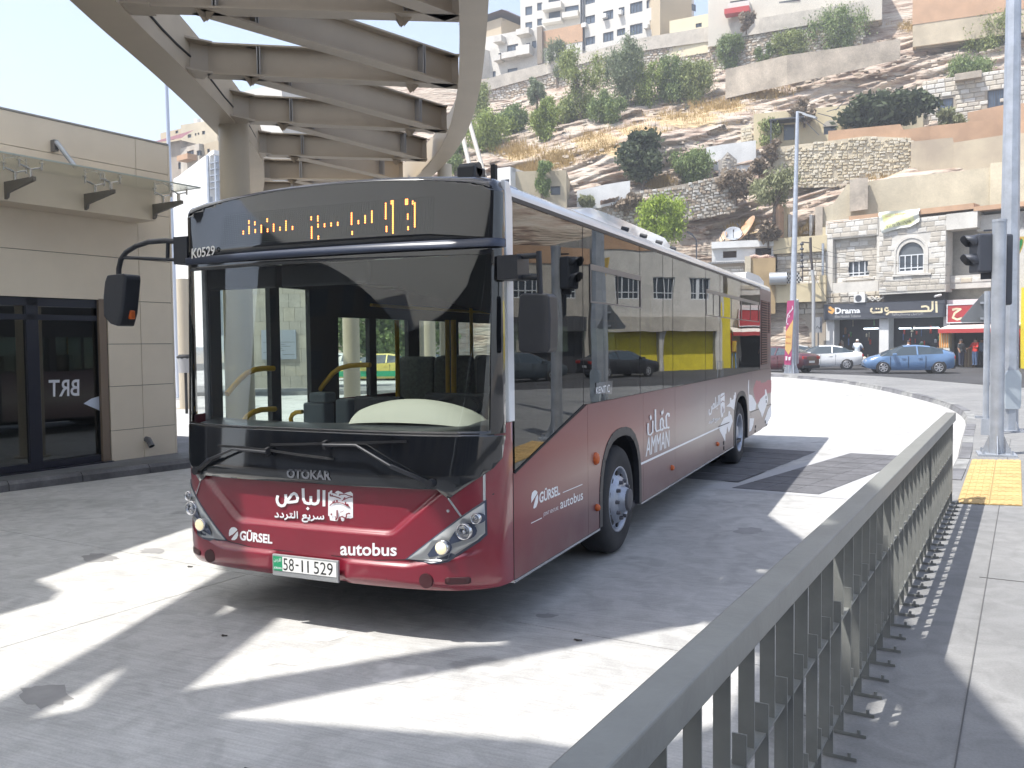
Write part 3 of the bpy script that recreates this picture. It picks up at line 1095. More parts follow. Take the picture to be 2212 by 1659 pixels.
polys_on(b, [[(-.078, .430), (-.054, .430), (-.054, .440), (-.078, .440)], [(-.030, .394), (-.018, .394), (-.018, .472), (-.030, .472)], [(.016, .394), (.028, .394), (.028, .472), (.016, .472)]], fp)
text_on(b, '529', [(.068, .392), (.218, .392), (.218, .474), (.068, .474)], fp, bold=.0)
b.build('plate_number', m_rub, plate)
b = MB()
text_on(b, 'JORDAN', [(-.257, .392), (-.194, .392), (-.194, .410), (-.257, .410)], fp, bold=.01)
text_on(b, '\uFEE5\uFEA9\uFEAD\uFEFB\uFE8D', [(-.255, .440), (-.196, .440), (-.196, .472), (-.255, .472)], fp)
b.build('plate_country', m_decal, plate)
def wiper(arm, blade):
 b = MB()
 P = [front_xz(*FZ(*p)) for p in arm]
 Q = [front_xz(*FZ(*p)) for p in blade]
 pa = [(x, Yf(x, z) - .075, z) for x, z in P]
 pa[0] = (P[0][0], Yf(*P[0]) - .03, P[0][1])
 b.bar(pa[0], pa[1], .030, .022)
 b.tube(pa[1:], .010, n=8)
 b.cyl((P[0][0], Yf(*P[0]) - .005, P[0][1]), (P[0][0], Yf(*P[0]) - .06, P[0][1]), .028, n=12)
 qa = [(x, Yf(x, z) - .028, z) for x, z in Q]
 w = b.build('wiper', m_plast, bus)
 b = MB()
 for a, c_ in zip(qa[:-1], qa[1:]):
  b.bar(a, c_, .012, .014)
 mid = qa[len(qa) // 2]
 b.bar(mid, (mid[0], mid[1] - .04, mid[2] - .012), .05, .02, up=(1, 0, 0))
 b.build('blade', m_rub, w)
wiper([(1640, 545), (1400, 425), (1175, 290), (960, 288)], [(590, 290), (780, 288), (960, 282), (1200, 278), (1480, 270)])
wiper([(110, 460), (220, 380), (370, 315), (590, 335)], [(245, 300), (400, 308), (580, 328), (780, 358), (1000, 385)])
LM = V(0, 360, 640, 1207)
ly = .30
def lmp(x, y, yy=ly):
 return onplane(*LM(x, y), 1, yy)
mir = MB()
mir.tube([lmp(912, 480), lmp(860, 462), lmp(780, 456), lmp(700, 462), lmp(640, 482), lmp(595, 510), lmp(570, 545), lmp(560, 590), lmp(560, 625)], .020, n=8)
mir.tube([lmp(572, 535), lmp(700, 540), lmp(790, 545), lmp(905, 548)], .013, n=8)
mir.tube([lmp(792, 458), lmp(790, 545)], .014, n=8)
q0, q1 = lmp(850, 450), lmp(925, 560)
mir.box(q0[0], -1.245, ly - .07, ly + .10, q1[2] - .01, q0[2] + .01)
mir = mir.build('mirror', m_plast, bus)
b = MB()
hp = [lmp(*p) for p in ((545, 622), (632, 615), (635, 640), (620, 800), (603, 862), (560, 848), (530, 815), (528, 720), (535, 650))]
b.prism([(p[0], p[2]) for p in hp], (0, ly - .09, 0), EX, EZ, (0, .16, 0))
b.build('mirror_head', m_plast, mir, bevel=.03, seg=3)
b = MB()
q = lmp(620, 805)
b.box(q[0] - .02, q[0] + .012, ly - .02, ly + .03, q[2] - .035, q[2] + .035)
b.build('repeater', mat('orange lens', (.55, .11, .02), rough=.25), mir, bevel=.01)
AA = V(1240, 440, 1960, 2212)
rm = lambda x, y: onplane(*AA(x, y), 1, .30)
mir = MB()
mir.tube([rm(160, 620), rm(330, 610)], .017, n=8)
mir.tube([rm(165, 778), rm(330, 778)], .017, n=8)
mir.tube([rm(328, 578), rm(332, 700), rm(340, 905)], .019, n=8)
q0, q1 = rm(130, 615), rm(205, 795)
mir.box(1.27, q1[0], .22, .40, q1[2] - .0, q0[2] + .0)
mir = mir.build('mirror', m_plast, bus)
b = MB()
hp = [rm(*p) for p in ((205, 925), (225, 905), (415, 905), (435, 930), (445, 1100), (440, 1320), (425, 1355), (220, 1358), (200, 1335), (196, 1100))]
b.prism([(p[0], p[2]) for p in hp], (0, .24, 0), EX, EZ, (0, .14, 0))
b.build('mirror_head', m_plast, mir, bevel=.025, seg=3)
SV = lambda view: (lambda x, y: tuple(onplane(*view(x, y), 0, XS + .002)[1:]))
fs = lambda y, z, l: (XS + .0015 + l, y, z)
def side_text(b, s, quad, **k):
 text_on(b, s, quad, fs, **k)
b = MB()
C_ = SV(V(1740, 950, 1960, 2028))
shapes = [[(700, 610), (780, 530), (785, 410), (815, 410), (815, 460), (865, 440), (870, 350), (890, 345), (890, 285), (920, 285), (915, 400), (880, 690), (800, 620)],
  [(540, 1140), (570, 1020), (640, 880), (740, 830), (750, 720), (785, 715), (790, 790), (815, 800), (845, 950), (760, 1210), (745, 1180), (720, 1060), (700, 1230), (680, 1250), (675, 1420), (560, 1190)],
  [(1200, 150), (1210, 0), (1222, 0), (1222, 330), (1290, 350), (1390, 540), (1370, 680), (1270, 715), (1225, 715)],
  [(1425, 590), (1480, 440), (1590, 330), (1590, 215), (1615, 215), (1640, 330), (1660, 450), (1620, 600), (1525, 870), (1490, 750), (1440, 650)],
  [(1235, 880), (1340, 880), (1320, 1030), (1270, 1170), (1225, 1190)],
  [(1580, 920), (1660, 680), (1735, 570), (1735, 830), (1620, 1030)]]
polys_on(b, [[C_(*p) for p in q] for q in shapes], fs, step=.0002)
b.add([fs(3.40, .706, 0), fs(8.05, .706, 0), fs(8.05, .728, 0), fs(3.40, .728, 0)], [(0, 1, 2, 3)])
AM = SV(V(1580, 980, 1720, 1290))
side_text(b, 'AMMAN', [AM(320, 1490), AM(858, 1262), AM(862, 880), AM(335, 1060)], bold=.0, shifts=[(-.006, 0), (.006, 0), (0, .01)])
st = []
st += stroke([(852, 830), (800, 812), (790, 700), (785, 560), (820, 490), (850, 500), (852, 570)], 34)
st += stroke([(860, 810), (750, 835), (715, 780), (715, 660), (690, 600), (655, 640), (650, 780), (655, 870), (690, 875), (715, 830)], 36)
st += stroke([(655, 870), (560, 905), (535, 850), (532, 400)], 36)
st += stroke([(472, 660), (468, 920), (420, 985), (370, 980), (358, 900), (362, 720)], 34)
st += [[(400, 560), (428, 520), (442, 570), (442, 620), (415, 660), (402, 620)], [(655, 450), (668, 430), (675, 470), (690, 420), (700, 440), (712, 370), (718, 480), (690, 520), (675, 550), (665, 500)]]
polys_on(b, [[AM(*p) for p in q] for q in st], fs)
GV = SV(V(1300, 1170, 1480, 1991))
side_text(b, 'G\u00dcRSEL', [GV(530, 985), GV(1112, 735), GV(1085, 425), GV(545, 605)], bold=.03)
polys_on(b, [[GV(*p) for p in ((315, 965), (312, 800), (335, 690), (390, 620), (440, 615), (485, 660), (480, 700), (400, 830))],
   [GV(*p) for p in ((365, 1110), (395, 970), (440, 810), (490, 720), (505, 800), (495, 960), (450, 1080), (400, 1120))]], fs)
polys_on(b, [[GV(1190, 690), GV(1730, 462), GV(1725, 440), GV(1185, 668)], [GV(310, 1540), GV(610, 1392), GV(600, 1370), GV(305, 1518)]], fs)
side_text(b, 'autobus', [GV(1115, 1140), GV(1745, 868), GV(1735, 600), GV(1115, 870)], bold=.01)
side_text(b, 'JOINT VENTURE', [GV(650, 1368), GV(1062, 1180), GV(1060, 1060), GV(645, 1240)])
C2 = C_
side_text(b, '\uFEBA\uFE8E\uFE92\uFEDF\uFE8D', [C2(295, 830), C2(545, 640), C2(545, 340), C2(295, 480)], shifts=[(a, c) for a in (-.02, 0, .02) for c in (-.015, .015)])
side_text(b, '\uFEA9\uFEA9\uFEAE\uFE98\uFEDF\uFE8D \uFECA\uFEF3\uFEAE\uFEB3', [C2(290, 1060), C2(545, 940), C2(545, 820), C2(290, 920)], shifts=[(a, c) for a in (-.008, .008) for c in (-.02, .02)])
polys_on(b, [[C2(*p) for p in ((560, 340), (600, 300), (660, 290), (665, 740), (630, 760), (620, 840), (590, 870), (565, 740))]], fs)
tag(b.build('side_lettering', m_decal, bus), kind='stuff')
b = MB()
polys_on(b, [[C2(*p) for p in q] for q in ([(565, 400), (600, 370), (655, 330), (655, 345), (600, 395), (568, 420)], [(570, 520), (610, 470), (655, 500), (655, 520), (610, 495), (572, 545)], [(600, 620), (612, 600), (615, 760), (603, 760)], [(632, 660), (645, 650), (645, 740), (632, 745)])], lambda y, z, l: (XS + .004 + l, y, z))
b.build('emblem_cutouts', mat('wrap brown', (.26, .15, .15), rough=.4), bus)
b = MB()
polys_on(b, [[C_(*p) for p in ((1320, 200), (1370, 60), (1385, 10), (1420, 10), (1440, 40), (1480, 0), (1500, 70), (1600, 50), (1650, 0), (1738, 0), (1738, 280), (1600, 330), (1400, 560), (1330, 300))]], lambda y, z, l: (XS + .0009, y, z))
b.build('wrap_print', mat('wrap pink', (.40, .12, .15), rough=.4), bus)
BB = SV(V(1240, 900, 1960, 2133))
b = MB()
kb = [BB(742, 252), BB(858, 250), BB(864, 152), BB(742, 168)]
b.add([(XS + .003, y, z) for y, z in kb], [(0, 1, 2, 3)])
b.build('model_badge', m_black, bus)
b = MB()
text_on(b, 'KENT C', [BB(738, 250), BB(840, 238), BB(840, 182), BB(738, 202)], lambda y, z, l: (XS + .0045 + l, y, z), bold=.01)
b.build('model_lettering', m_decal, bus)
for (x, y, r) in ((737, 730, .052), (745, 1093, .030), (1300, 798, .030), (1637, 622, .030)):
 yy, zz = BB(x, y)
 b = MB()
 b.lathe([(r, 0), (r, .012), (r * .8, .026), (r * .4, .034), (0, .036)], (XS, yy, zz), (1, 0, 0), n=18)
 b.build('marker_lamp', mat('orange lens', (.55, .11, .02), rough=.25), bus)
b = MB()
for pts in ([(510, 1180), (515, 1080), (770, 975)], [(1250, 830), (1255, 745), (1740, 550)]):
 P = [C_(*p) for p in pts]
 polys_on(b, stroke(P, .012), lambda y, z, l: (XS + .002, y, z))
for (x, y) in ((635, 1450), (640, 1570), (1370, 1080), (1365, 1180), (1600, 960), (1612, 400), (1618, 495)):
 yy, zz = C_(x, y)
 b.box(XS, XS + .006, yy - .03, yy + .03, zz - .025, zz + .025)
b.build('service_flaps', m_rub, bus)
m_tyre = mat('tyre rubber', (.030, .030, .033), rough=.85, bump=.002, bscale=60, var=.25, vscale=5)
m_rim = mat('wheel rim grey', (.40, .43, .50), rough=.38, metal=.55, var=.2, vscale=8)
def bus_wheel(x_out, yc, sgn, front=True):
 w = MB()
 cx_ = x_out
 prof = [(.285, -.005), (.30, .0), (.36, .010), (.42, .008), (.455, -.010), (.478, -.045), (.480, -.15), (.478, -.24), (.455, -.27), (.36, -.285), (.29, -.275)]
 w.lathe(prof, (cx_, yc, .48), (sgn, 0, 0), n=56)
 for k in range(3):
  pass
 o = w.build('wheel', m_tyre, bus)
 r = MB()
 if front:
  r.lathe([(.295, -.01), (.290, .004), (.275, -.005), (.268, -.06), (.255, -.075), (.205, -.005), (.19, .02), (.125, .025), (.12, .03), (.105, .075), (.085, .095), (.0, .10)], (cx_, yc, .48), (sgn, 0, 0), n=40)
 else:
  r.lathe([(.295, -.01), (.290, .004), (.275, -.005), (.262, -.10), (.235, -.16), (.19, -.175), (.13, -.17), (.11, -.05), (.09, -.03), (0, -.03)], (cx_, yc, .48), (sgn, 0, 0), n=40)
 r.build('rim', m_rim, o)
 h = MB()
 for k in range(10):
  a = 2 * math.pi * k / 10
  rr, d0, d1 = (.165, .02, .055) if front else (.165, -.17, -.13)
  h.cyl((cx_ + sgn * d0, yc + rr * math.cos(a), .48 + rr * math.sin(a)), (cx_ + sgn * d1, yc + rr * math.cos(a), .48 + rr * math.sin(a)), .019, .015, n=8)
 tag(h.build('wheel_nuts', mat('wheel nut', (.14, .14, .16), rough=.5, metal=.5), o), kind='stuff')
 h = MB()
 for k in range(10):
  a = 2 * math.pi * (k + .5) / 10
  rr = .228
  dd = -.028 if front else -.155
  h.cyl((cx_ + sgn * dd, yc + rr * math.cos(a), .48 + rr * math.sin(a)), (cx_ + sgn * (dd + .012), yc + rr * math.cos(a), .48 + rr * math.sin(a)), .026, n=10)
 tag(h.build('rim_holes', m_rub, o), kind='stuff')
 if front:
  h = MB()
  h.lathe([(.10, .06), (.098, .098), (.08, .105), (0, .105)], (cx_, yc, .48), (sgn, 0, 0), n=20)
  h.build('hub_cap', mat('hub dark', (.08, .08, .09), rough=.6), o)
bus_wheel(1.245, YW1, 1, True)
bus_wheel(1.245, YW2, 1, False)
bus_wheel(-1.245, YW1, -1, True)
bus_wheel(-1.245, YW2, -1, False)
b = MB()
b.lathe([(.29, -.01), (.45, -.0), (.478, -.04), (.478, -.24), (.29, -.27)], (.90, YW2, .48), (1, 0, 0), n=40)
b.lathe([(.29, -.01), (.45, -.0), (.478, -.04), (.478, -.24), (.29, -.27)], (-.62, YW2, .48), (1, 0, 0), n=40)
b.build('inner_tyres', m_tyre, bus)
# ================================================================== ground, kerbs, pavements
def zroad(x, y):
 return max(0.0, depth_of((x, y, 0)) - 30.0) * 0.006
def GR(px, py, add=0.0):
 d = ray(px, py)
 z = 0.0
 for _ in range(40):
  P = CAM_LOC + d * ((z - CAM_LOC[2]) / d[2])
  z = max(0.0, depth_of(P) - 30.0) * 0.006 + add
 return P
def concrete_mat(name, c1, c2, streak=.10, stain=.5):
 m = bpy.data.materials.new(name)
 m.use_nodes = True
 nt = m.node_tree
 b = nt.nodes['Principled BSDF']
 geo = nd(nt, 'ShaderNodeNewGeometry')
 P = geo.outputs['Position']
 def noise(scale, det, vec=P, dist=0.0):
  n = nd(nt, 'ShaderNodeTexNoise')
  n.inputs['Scale'].default_value = scale
  n.inputs['Detail'].default_value = det
  n.inputs['Distortion'].default_value = dist
  nt.links.new(vec, n.inputs['Vector'])
  return n.outputs['Fac']
 def rng(v, a, c, lo, hi):
  mr = nd(nt, 'ShaderNodeMapRange')
  mr.inputs['From Min'].default_value = a
  mr.inputs['From Max'].default_value = c
  mr.inputs['To Min'].default_value = lo
  mr.inputs['To Max'].default_value = hi
  nt.links.new(v, mr.inputs['Value'])
  return mr.outputs['Result']
 def mul(a, c):
  q = nd(nt, 'ShaderNodeMath', operation='MULTIPLY')
  nt.links.new(a, q.inputs[0])
  nt.links.new(c, q.inputs[1])
  return q.outputs[0]
 big = rng(noise(.45, 5, dist=.6), .35, .65, 0, 1)
 mx = nd(nt, 'ShaderNodeMix', data_type='RGBA')
 mx.inputs[6].default_value = (*c1, 1)
 mx.inputs[7].default_value = (*c2, 1)
 nt.links.new(big, mx.inputs['Factor'])
 mp = nd(nt, 'ShaderNodeMapping')
 mp.inputs['Scale'].default_value = (3.0, 55.0, 1)
 mp.inputs['Rotation'].default_value = (0, 0, math.radians(8))
 nt.links.new(P, mp.inputs['Vector'])
 st = rng(noise(1.0, 4, vec=mp.outputs['Vector']), .3, .7, 1 - streak, 1 + streak * .6)
 fine = rng(noise(75, 3), .3, .7, .90, 1.06)
 med = rng(noise(4.5, 6, dist=1.0), .35, .62, .84, 1.05)
 spots = rng(noise(1.15, 3, dist=.3), .67, .71, 1.0, 1 - stain * .55)
 tot = mul(mul(st, fine), mul(med, spots))
 sc = nd(nt, 'ShaderNodeVectorMath', operation='SCALE')
 nt.links.new(mx.outputs[2], sc.inputs[0])
 nt.links.new(tot, sc.inputs['Scale'])
 nt.links.new(sc.outputs['Vector'], b.inputs['Base Color'])
 b.inputs['Roughness'].default_value = .82
 bp = nd(nt, 'ShaderNodeBump')
 bp.inputs['Distance'].default_value = .004
 nt.links.new(tot, bp.inputs['Height'])
 nt.links.new(bp.outputs['Normal'], b.inputs['Normal'])
 MATS[name] = m
 return m
m_conc = concrete_mat('lane concrete', (.40, .395, .385), (.49, .485, .475), streak=.13)
m_walk = concrete_mat('pavement concrete', (.20, .20, .20), (.245, .243, .24), streak=.03, stain=.2)
m_dirt = mat('ground earth', (.34, .30, .25), rough=.95, var=.35, vscale=.4, fine=.2, fscale=12)
m_joint = mat('joint dark', (.11, .11, .11), rough=.9)
m_asph = mat('asphalt', (.052, .052, .056), rough=.85, var=.28, vscale=.35, fine=.22, fscale=45, bump=.004, bscale=60)
m_kerb = mat('kerb stone', (.17, .17, .18), rough=.8, var=.35, vscale=2.2, fine=.15, fscale=30)
m_kerb2 = mat('kerb stone worn', (.27, .27, .265), rough=.8, var=.4, vscale=4.0, fine=.15, fscale=30)
m_kerbd = mat('kerb stone dark', (.13, .13, .14), rough=.8, var=.45, vscale=1.8, fine=.15, fscale=25)
b = MB()
N = 40
P = []
for i in range(N + 1):
 row = []
 for j in range(N + 1):
  x = -700 + 1400 * i / N
  y = -500 + 1400 * j / N
  row.append((x, y, -.35))
 P.append(row)
b.grid(P, s=False, flip=True)
struct(b.build('ground', m_dirt))
b = MB()
rows = []
for x in np.linspace(-60, 14, 38):
 rows.append([(x, y, zroad(x, y) - .012) for y in np.linspace(-16, 75, 46)])
b.grid(rows, s=False, flip=True)
lane = struct(b.build('bus_lane', m_joint))
j1 = np.array([1.343 + 4.444, .614 - 1.294]) / np.hypot(5.787, -.68)
j2 = np.array([-j1[1], j1[0]])
o2 = np.array([-4.444, 1.294])
LW, LL = 5.9, 5.0
for i in range(-9, 4):
 for k in range(-4, 13):
  u0, v0 = -5.2 + i * LW + 2.4, k * LL
  c = [o2 + j1 * (u0 + a) + j2 * (v0 + d_) for a, d_ in ((.004, .004), (LW - .004, .004), (LW - .004, LL - .004), (.004, LL - .004))]
  cen = sum(c) / 4
  if not (-45 < cen[0] < 9 and -14 < cen[1] < 62):
   continue
  if cen[0] > 6.5:
   continue
  nn = 3
  rows = []
  for a in range(nn + 1):
   row = []
   for e in range(nn + 1):
    s_, t_ = a / nn, e / nn
    p = (c[0] * (1 - s_) + c[1] * s_) * (1 - t_) + (c[3] * (1 - s_) + c[2] * s_) * t_
    row.append((p[0], p[1], zroad(*p)))
   rows.append(row)
  b = MB()
  b.grid(rows, s=False)
  rim = [(q[0], q[1], zroad(*q)) for q in c]
  b.add(rim + [(q[0], q[1], q[2] - .01) for q in rim], [(0, 1, 5, 4), (1, 2, 6, 5), (2, 3, 7, 6), (3, 0, 4, 7)])
  b.build('concrete_slab', m_conc, lane)
m_pav = mat('dark pavers', (.13, .13, .14), rough=.8, var=.25, vscale=3, fine=.15, fscale=40)
pv = [G(*p) for p in ((1636, 1057), (1990, 975), (1885, 980), (1790, 1066))]
pav = struct(MB().add([(1.15, 6.50, .003), (3.05, 6.30, .003), (3.98, 10.85, .003), (2.70, 11.0, .003)], [(0, 1, 2, 3)]).build('paver_band', mat('paver joint', (.40, .40, .41), rough=.9)))
q0, q1, q2, q3 = (np.array(p) for p in ((1.55, 6.62), (2.62, 6.50), (3.75, 10.72), (2.75, 10.86)))
nr, nc = 7, 3
for i in range(nr):
 for j in range(nc):
  def pp(s_, t_):
   a = q0 * (1 - s_) + q1 * s_
   c = q3 * (1 - s_) + q2 * s_
   r = a * (1 - t_) + c * t_
   return (r[0], r[1])
  g = .01
  cs = [pp((j + g) / nc, (i + .03) / nr), pp((j + 1 - g) / nc, (i + .03) / nr), pp((j + 1 - g) / nc, (i + .97) / nr), pp((j + g) / nc, (i + .97) / nr)]
  b = MB()
  b.prism(cs, (0, 0, .004), EX, EY, (0, 0, .005))
  b.build('paver', m_pav, pav)
pav2 = struct(MB().add([(.10, 7.3, .003), (1.55, 7.1, .003), (2.25, 10.95, .003), (.9, 11.2, .003)], [(0, 1, 2, 3)]).build('paver_band', mat('paver joint', (.40, .40, .41))))
for i in range(6):
 b = MB()
 b.prism([(.15 + .13 * i, 7.34 + .64 * i), (1.55 + .11 * i, 7.14 + .63 * i), (1.64 + .11 * i, 7.72 + .63 * i), (.26 + .13 * i, 7.92 + .64 * i)], (0, 0, .004), EX, EY, (0, 0, .005))
 b.build('paver', m_pav, pav2)
m_stain = mat('dried stain', (.27, .265, .262), rough=.75, var=.2, vscale=3)
m_patch = mat('cement patch', (.50, .49, .475), rough=.9, var=.25, vscale=6)
rs_ = random.Random(8)
for (x, y, rx, ry, m_) in ((97, 1502, 62, 28, m_stain), (1617, 1147, 34, 8, m_stain), (215, 1205, 45, 10, m_stain), (330, 1190, 30, 7, m_stain), (700, 1372, 60, 16, m_patch), (610, 1418, 70, 20, m_patch), (860, 1455, 90, 24, m_patch), (1530, 1010, 30, 6, m_stain), (1180, 1330, 26, 5, m_stain)):
 pts_ = []
 for k in range(22):
  a = 2 * math.pi * k / 22
  r_ = rs_.uniform(.72, 1.1)
  pts_.append(G(x + rx * r_ * math.cos(a), y + ry * r_ * math.sin(a))[:2])
 MB().add([(p[0], p[1], .0015) for p in pts_], [tuple(range(22))[::-1]]).build('stain', m_, lane)
FA, FD = np.array([3.27, -1.0]), np.array([.109, .994])            # fence line
def fen(u, off=0.0):
 n = np.array([FD[1], -FD[0]])
 p = FA + FD * u + n * off
 return p
kerbline = [tuple(fen(-12, -.28)), tuple(fen(-4, -.28)), tuple(fen(0, -.28)), tuple(fen(4, -.28)), (3.92, 6.3), (4.12, 8.2), (4.36, 10.6), (4.50, 12.8), (4.71, 15.4), (4.88, 17.8), (4.84, 20.3),
   (4.60, 22.8), (4.15, 25.2), (3.55, 27.9), (2.80, 30.8), (1.75, 34.0), (.45, 37.2), (-1.05, 39.8), (-2.55, 41.6), (-5.5, 44.0), (-9.5, 46.6), (-16, 50), (-26, 54)]
def resample(pts, step):
 out = [np.array(pts[0], float)]
 for a, c in zip(pts[:-1], pts[1:]):
  a, c = np.array(a, float), np.array(c, float)
  L = np.linalg.norm(c - a)
  n = max(1, int(round(L / step)))
  for i in range(1, n + 1):
   out.append(a + (c - a) * i / n)
 return out
def chaikin(pts, it=2):
 pts = [np.array(p, float) for p in pts]
 for _ in range(it):
  q = [pts[0]]
  for a, c in zip(pts[:-1], pts[1:]):
   q += [a * .75 + c * .25, a * .25 + c * .75]
  q.append(pts[-1])
  pts = q
 return pts
kl = chaikin(kerbline, 2)
streetline = [(60, -12), (34, 4), (20, 17), (14.5, 24.0), (10.6, 28.2), (7.35, 31.2), (5.1, 35.3), (2.7, 40.3), (-.6, 42.9), (-2.9, 44.2), (-5.8, 46.4), (-9.6, 48.8), (-16, 52), (-26, 56)]
sl = chaikin(streetline, 2)
outer = [(60, -30), (3, -30), (1.9, -20)]
poly = [tuple(p) for p in kl] + [tuple(p) for p in sl[::-1]] + [(60, -30), (1.2, -24)]
tr = tessellate_polygon([[Vector((p[0], p[1], 0)) for p in poly]])
b = MB()
b.add([(p[0], p[1], .12 + zroad(p[0], p[1])) for p in poly], [t if (poly[t[1]][0] - poly[t[0]][0]) * (poly[t[2]][1] - poly[t[0]][1]) - (poly[t[1]][1] - poly[t[0]][1]) * (poly[t[2]][0] - poly[t[0]][0]) > 0 else t[::-1] for t in tr])
pavement = struct(b.build('pavement', m_walk))
wj = MB()
for u in (-1.2, 3.6):
 a, c = fen(u, .42), fen(u, 3.6)
 wj.bar((a[0], a[1], .1225), (c[0], c[1], .1225), .006, .004)
a, c = fen(-6, .47), fen(14, .47)
wj.bar((a[0], a[1], .1225), (c[0], c[1], .1225), .006, .004)
tag(wj.build('pavement_joints', mat('walk joint', (.10, .10, .10), rough=.9), pavement), kind='stuff')
kr = thing('lane_kerb', 'long curving line of pale worn kerb stones between bus lane and pavement', 'kerb', (4.7, 15.4, 0))
pts = resample([tuple(p) for p in kl], .5)
seg = []
acc = 0
cur = pts[0]
for p in pts[1:]:
 if np.linalg.norm(p - cur) >= .78:
  seg.append((cur, p))
  cur = p
random.seed(3)
for a, c in seg:
 d_ = (c - a) / np.linalg.norm(c - a)
 n_ = np.array([d_[1], -d_[0]])
 if a[1] < -8 or a[1] > 53:
  continue
 g = .012
 z0, z1 = zroad(*a), zroad(*c)
 a2, c2 = a + d_ * g, c - d_ * g
 h = .125 + random.uniform(-.006, .012)
 i0, i1, o0, o1 = a2 - n_ * .04, c2 - n_ * .04, a2 + n_ * .17, c2 + n_ * .17
 t0, t1 = a2 + n_ * .015, c2 + n_ * .015
 b = MB()
 b.add([(i0[0], i0[1], z0 - .02), (i1[0], i1[1], z1 - .02), (o1[0], o1[1], z1 - .02), (o0[0], o0[1], z0 - .02),
  (t0[0], t0[1], z0 + h), (t1[0], t1[1], z1 + h), (o1[0], o1[1], z1 + h), (o0[0], o0[1], z0 + h)],
  [(0, 3, 2, 1), (4, 5, 6, 7), (0, 1, 5, 4), (1, 2, 6, 5), (2, 3, 7, 6), (3, 0, 4, 7)])
 b.build('kerb_stone', random.choice([m_kerb, m_kerb, m_kerb2]), kr)
b = MB()
rows = []
sl2 = [np.array(p) for p in sl]
for p in sl2:
 dirv = np.array([.45, .9])
 rows.append([(p[0] + dirv[0] * t, p[1] + dirv[1] * t, zroad(p[0] + dirv[0] * t, p[1] + dirv[1] * t) + .012) for t in (0, 3, 8, 16, 28)])
b.grid(rows, s=False)
street = struct(b.build('street', m_asph))
tc = [np.array(p) for p in ((4.46, 9.62), (5.10, 9.78), (4.70, 5.80), (4.08, 5.72))]
tact = struct(MB().add([(p[0], p[1], .124) for p in (tc[3], tc[2], tc[1], tc[0])], [(0, 1, 2, 3)]).build('tactile_base', mat('tactile bed', (.34, .26, .12), rough=.9)))
m_tac = mat('tactile yellow', (.56, .38, .16), rough=.75, var=.22, vscale=4, fine=.1, fscale=30)
nu, nv = 2, 13
for i in range(nu):
 for j in range(nv):
  def tp(s_, t_):
   a = tc[3] * (1 - s_) + tc[2] * s_
   c = tc[0] * (1 - s_) + tc[1] * s_
   return a * (1 - t_) + c * t_
  e = .012
  cs = [tp(i / nu + e, j / nv + .003), tp((i + 1) / nu - e, j / nv + .003), tp((i + 1) / nu - e, (j + 1) / nv - .003), tp(i / nu + e, (j + 1) / nv - .003)]
  b = MB()
  b.prism([tuple(p) for p in cs], (0, 0, .125), EX, EY, (0, 0, .006))
  for r in range(4):
   s0, s1 = (i + .10 + r * .23) / nu, (i + .22 + r * .23) / nu
   rs = [tp(s0, j / nv + .004), tp(s1, j / nv + .004), tp(s1, (j + 1) / nv - .004), tp(s0, (j + 1) / nv - .004)]
   b.prism([tuple(p) for p in rs], (0, 0, .131), EX, EY, (0, 0, .005))
  b.build('tactile_tile', m_tac, tact)
fence = thing('guard_rail', 'grey painted steel guard rail between bus lane and pavement, nearest the camera', 'railing', (3.27, -1.0, .12))
m_fen = mat('railing paint grey', (.205, .21, .20), rough=.36, var=.10, vscale=7, spec=.5, bump=.0008, bscale=40)
U0, U1 = -4.6, 6.87
f3 = lambda u, o, z: (*fen(u, o), z)
def fbox(b, u0, u1, o0, o1, z0, z1):
 return b.obox(f3(u0, o0, z0), np.array(f3(u1, o0, z0)) - np.array(f3(u0, o0, z0)), np.array(f3(u0, o1, z0)) - np.array(f3(u0, o0, z0)), (0, 0, z1 - z0))
fbox(MB(), U0, U1, -.050, .050, 1.002, 1.090).build('top_rail', m_fen, fence, bevel=.006)
fbox(MB(), U0, U1 - .02, -.022, .022, .650, .659).build('mid_rail', m_fen, fence)
fbox(MB(), U0, U1 - .02, -.022, .022, .245, .254).build('mid_rail', m_fen, fence)
def local_mesh(name, fn, m):
 b = MB()
 fn(b)
 me = bpy.data.meshes.new(name)
 me.from_pydata(b.v, [], b.f)
 me.materials.append(m)
 return me
ROTF = Matrix.Rotation(math.atan2(FD[1], FD[0]), 4, 'Z')
pk1 = local_mesh('picket', lambda b: b.box(-.0035, .0035, -.024, .024, 0, .348), m_fen)
pk2 = local_mesh('picket', lambda b: b.box(-.0035, .0035, -.021, .021, 0, .50), m_fen)
pk3 = local_mesh('picket', lambda b: b.box(-.0035, .0035, -.021, .021, 0, .215), m_fen)
ft = local_mesh('foot_bar', lambda b: (b.box(-.006, .006, -.115, .02, 0, .014), b.cyl((.0, -.085, .014), (.0, -.085, .032), .008, n=8)), m_fen)
base = OFF[fence.name]
k = 0
u = U0 + .1
while u < U1 - .05:
 for me, uu, o, z in ((pk1, u, -.006, .655), (pk2, u + .1225, .008, .25), (pk3, u, .0, .122), (ft, u, .0, .122)):
  if uu > U1 - .03:
   continue
  p = np.array(f3(uu, o, z)) - base
  share(me.name, me, fence, mw=Matrix.Translation(p) @ ROTF)
 u += .245
fbox(MB(), U1 - .02, U1, -.024, .024, .12, .985).build('end_post', m_fen, fence)
for uu in (-3.1, -.62, 1.86, 4.34):
 fbox(MB(), uu, uu + .008, -.030, .030, .12, 1.002).build('post', m_fen, fence)
m_lit = mat('litter dark', (.05, .045, .04), rough=.9)
lit = [((410, 1225), .03), ((484, 1374), .025), ((533, 1663), .02), ((1248, 1384), .03), ((1000, 1388), .015), ((455, 1375), .012), ((700, 1640), .018)]
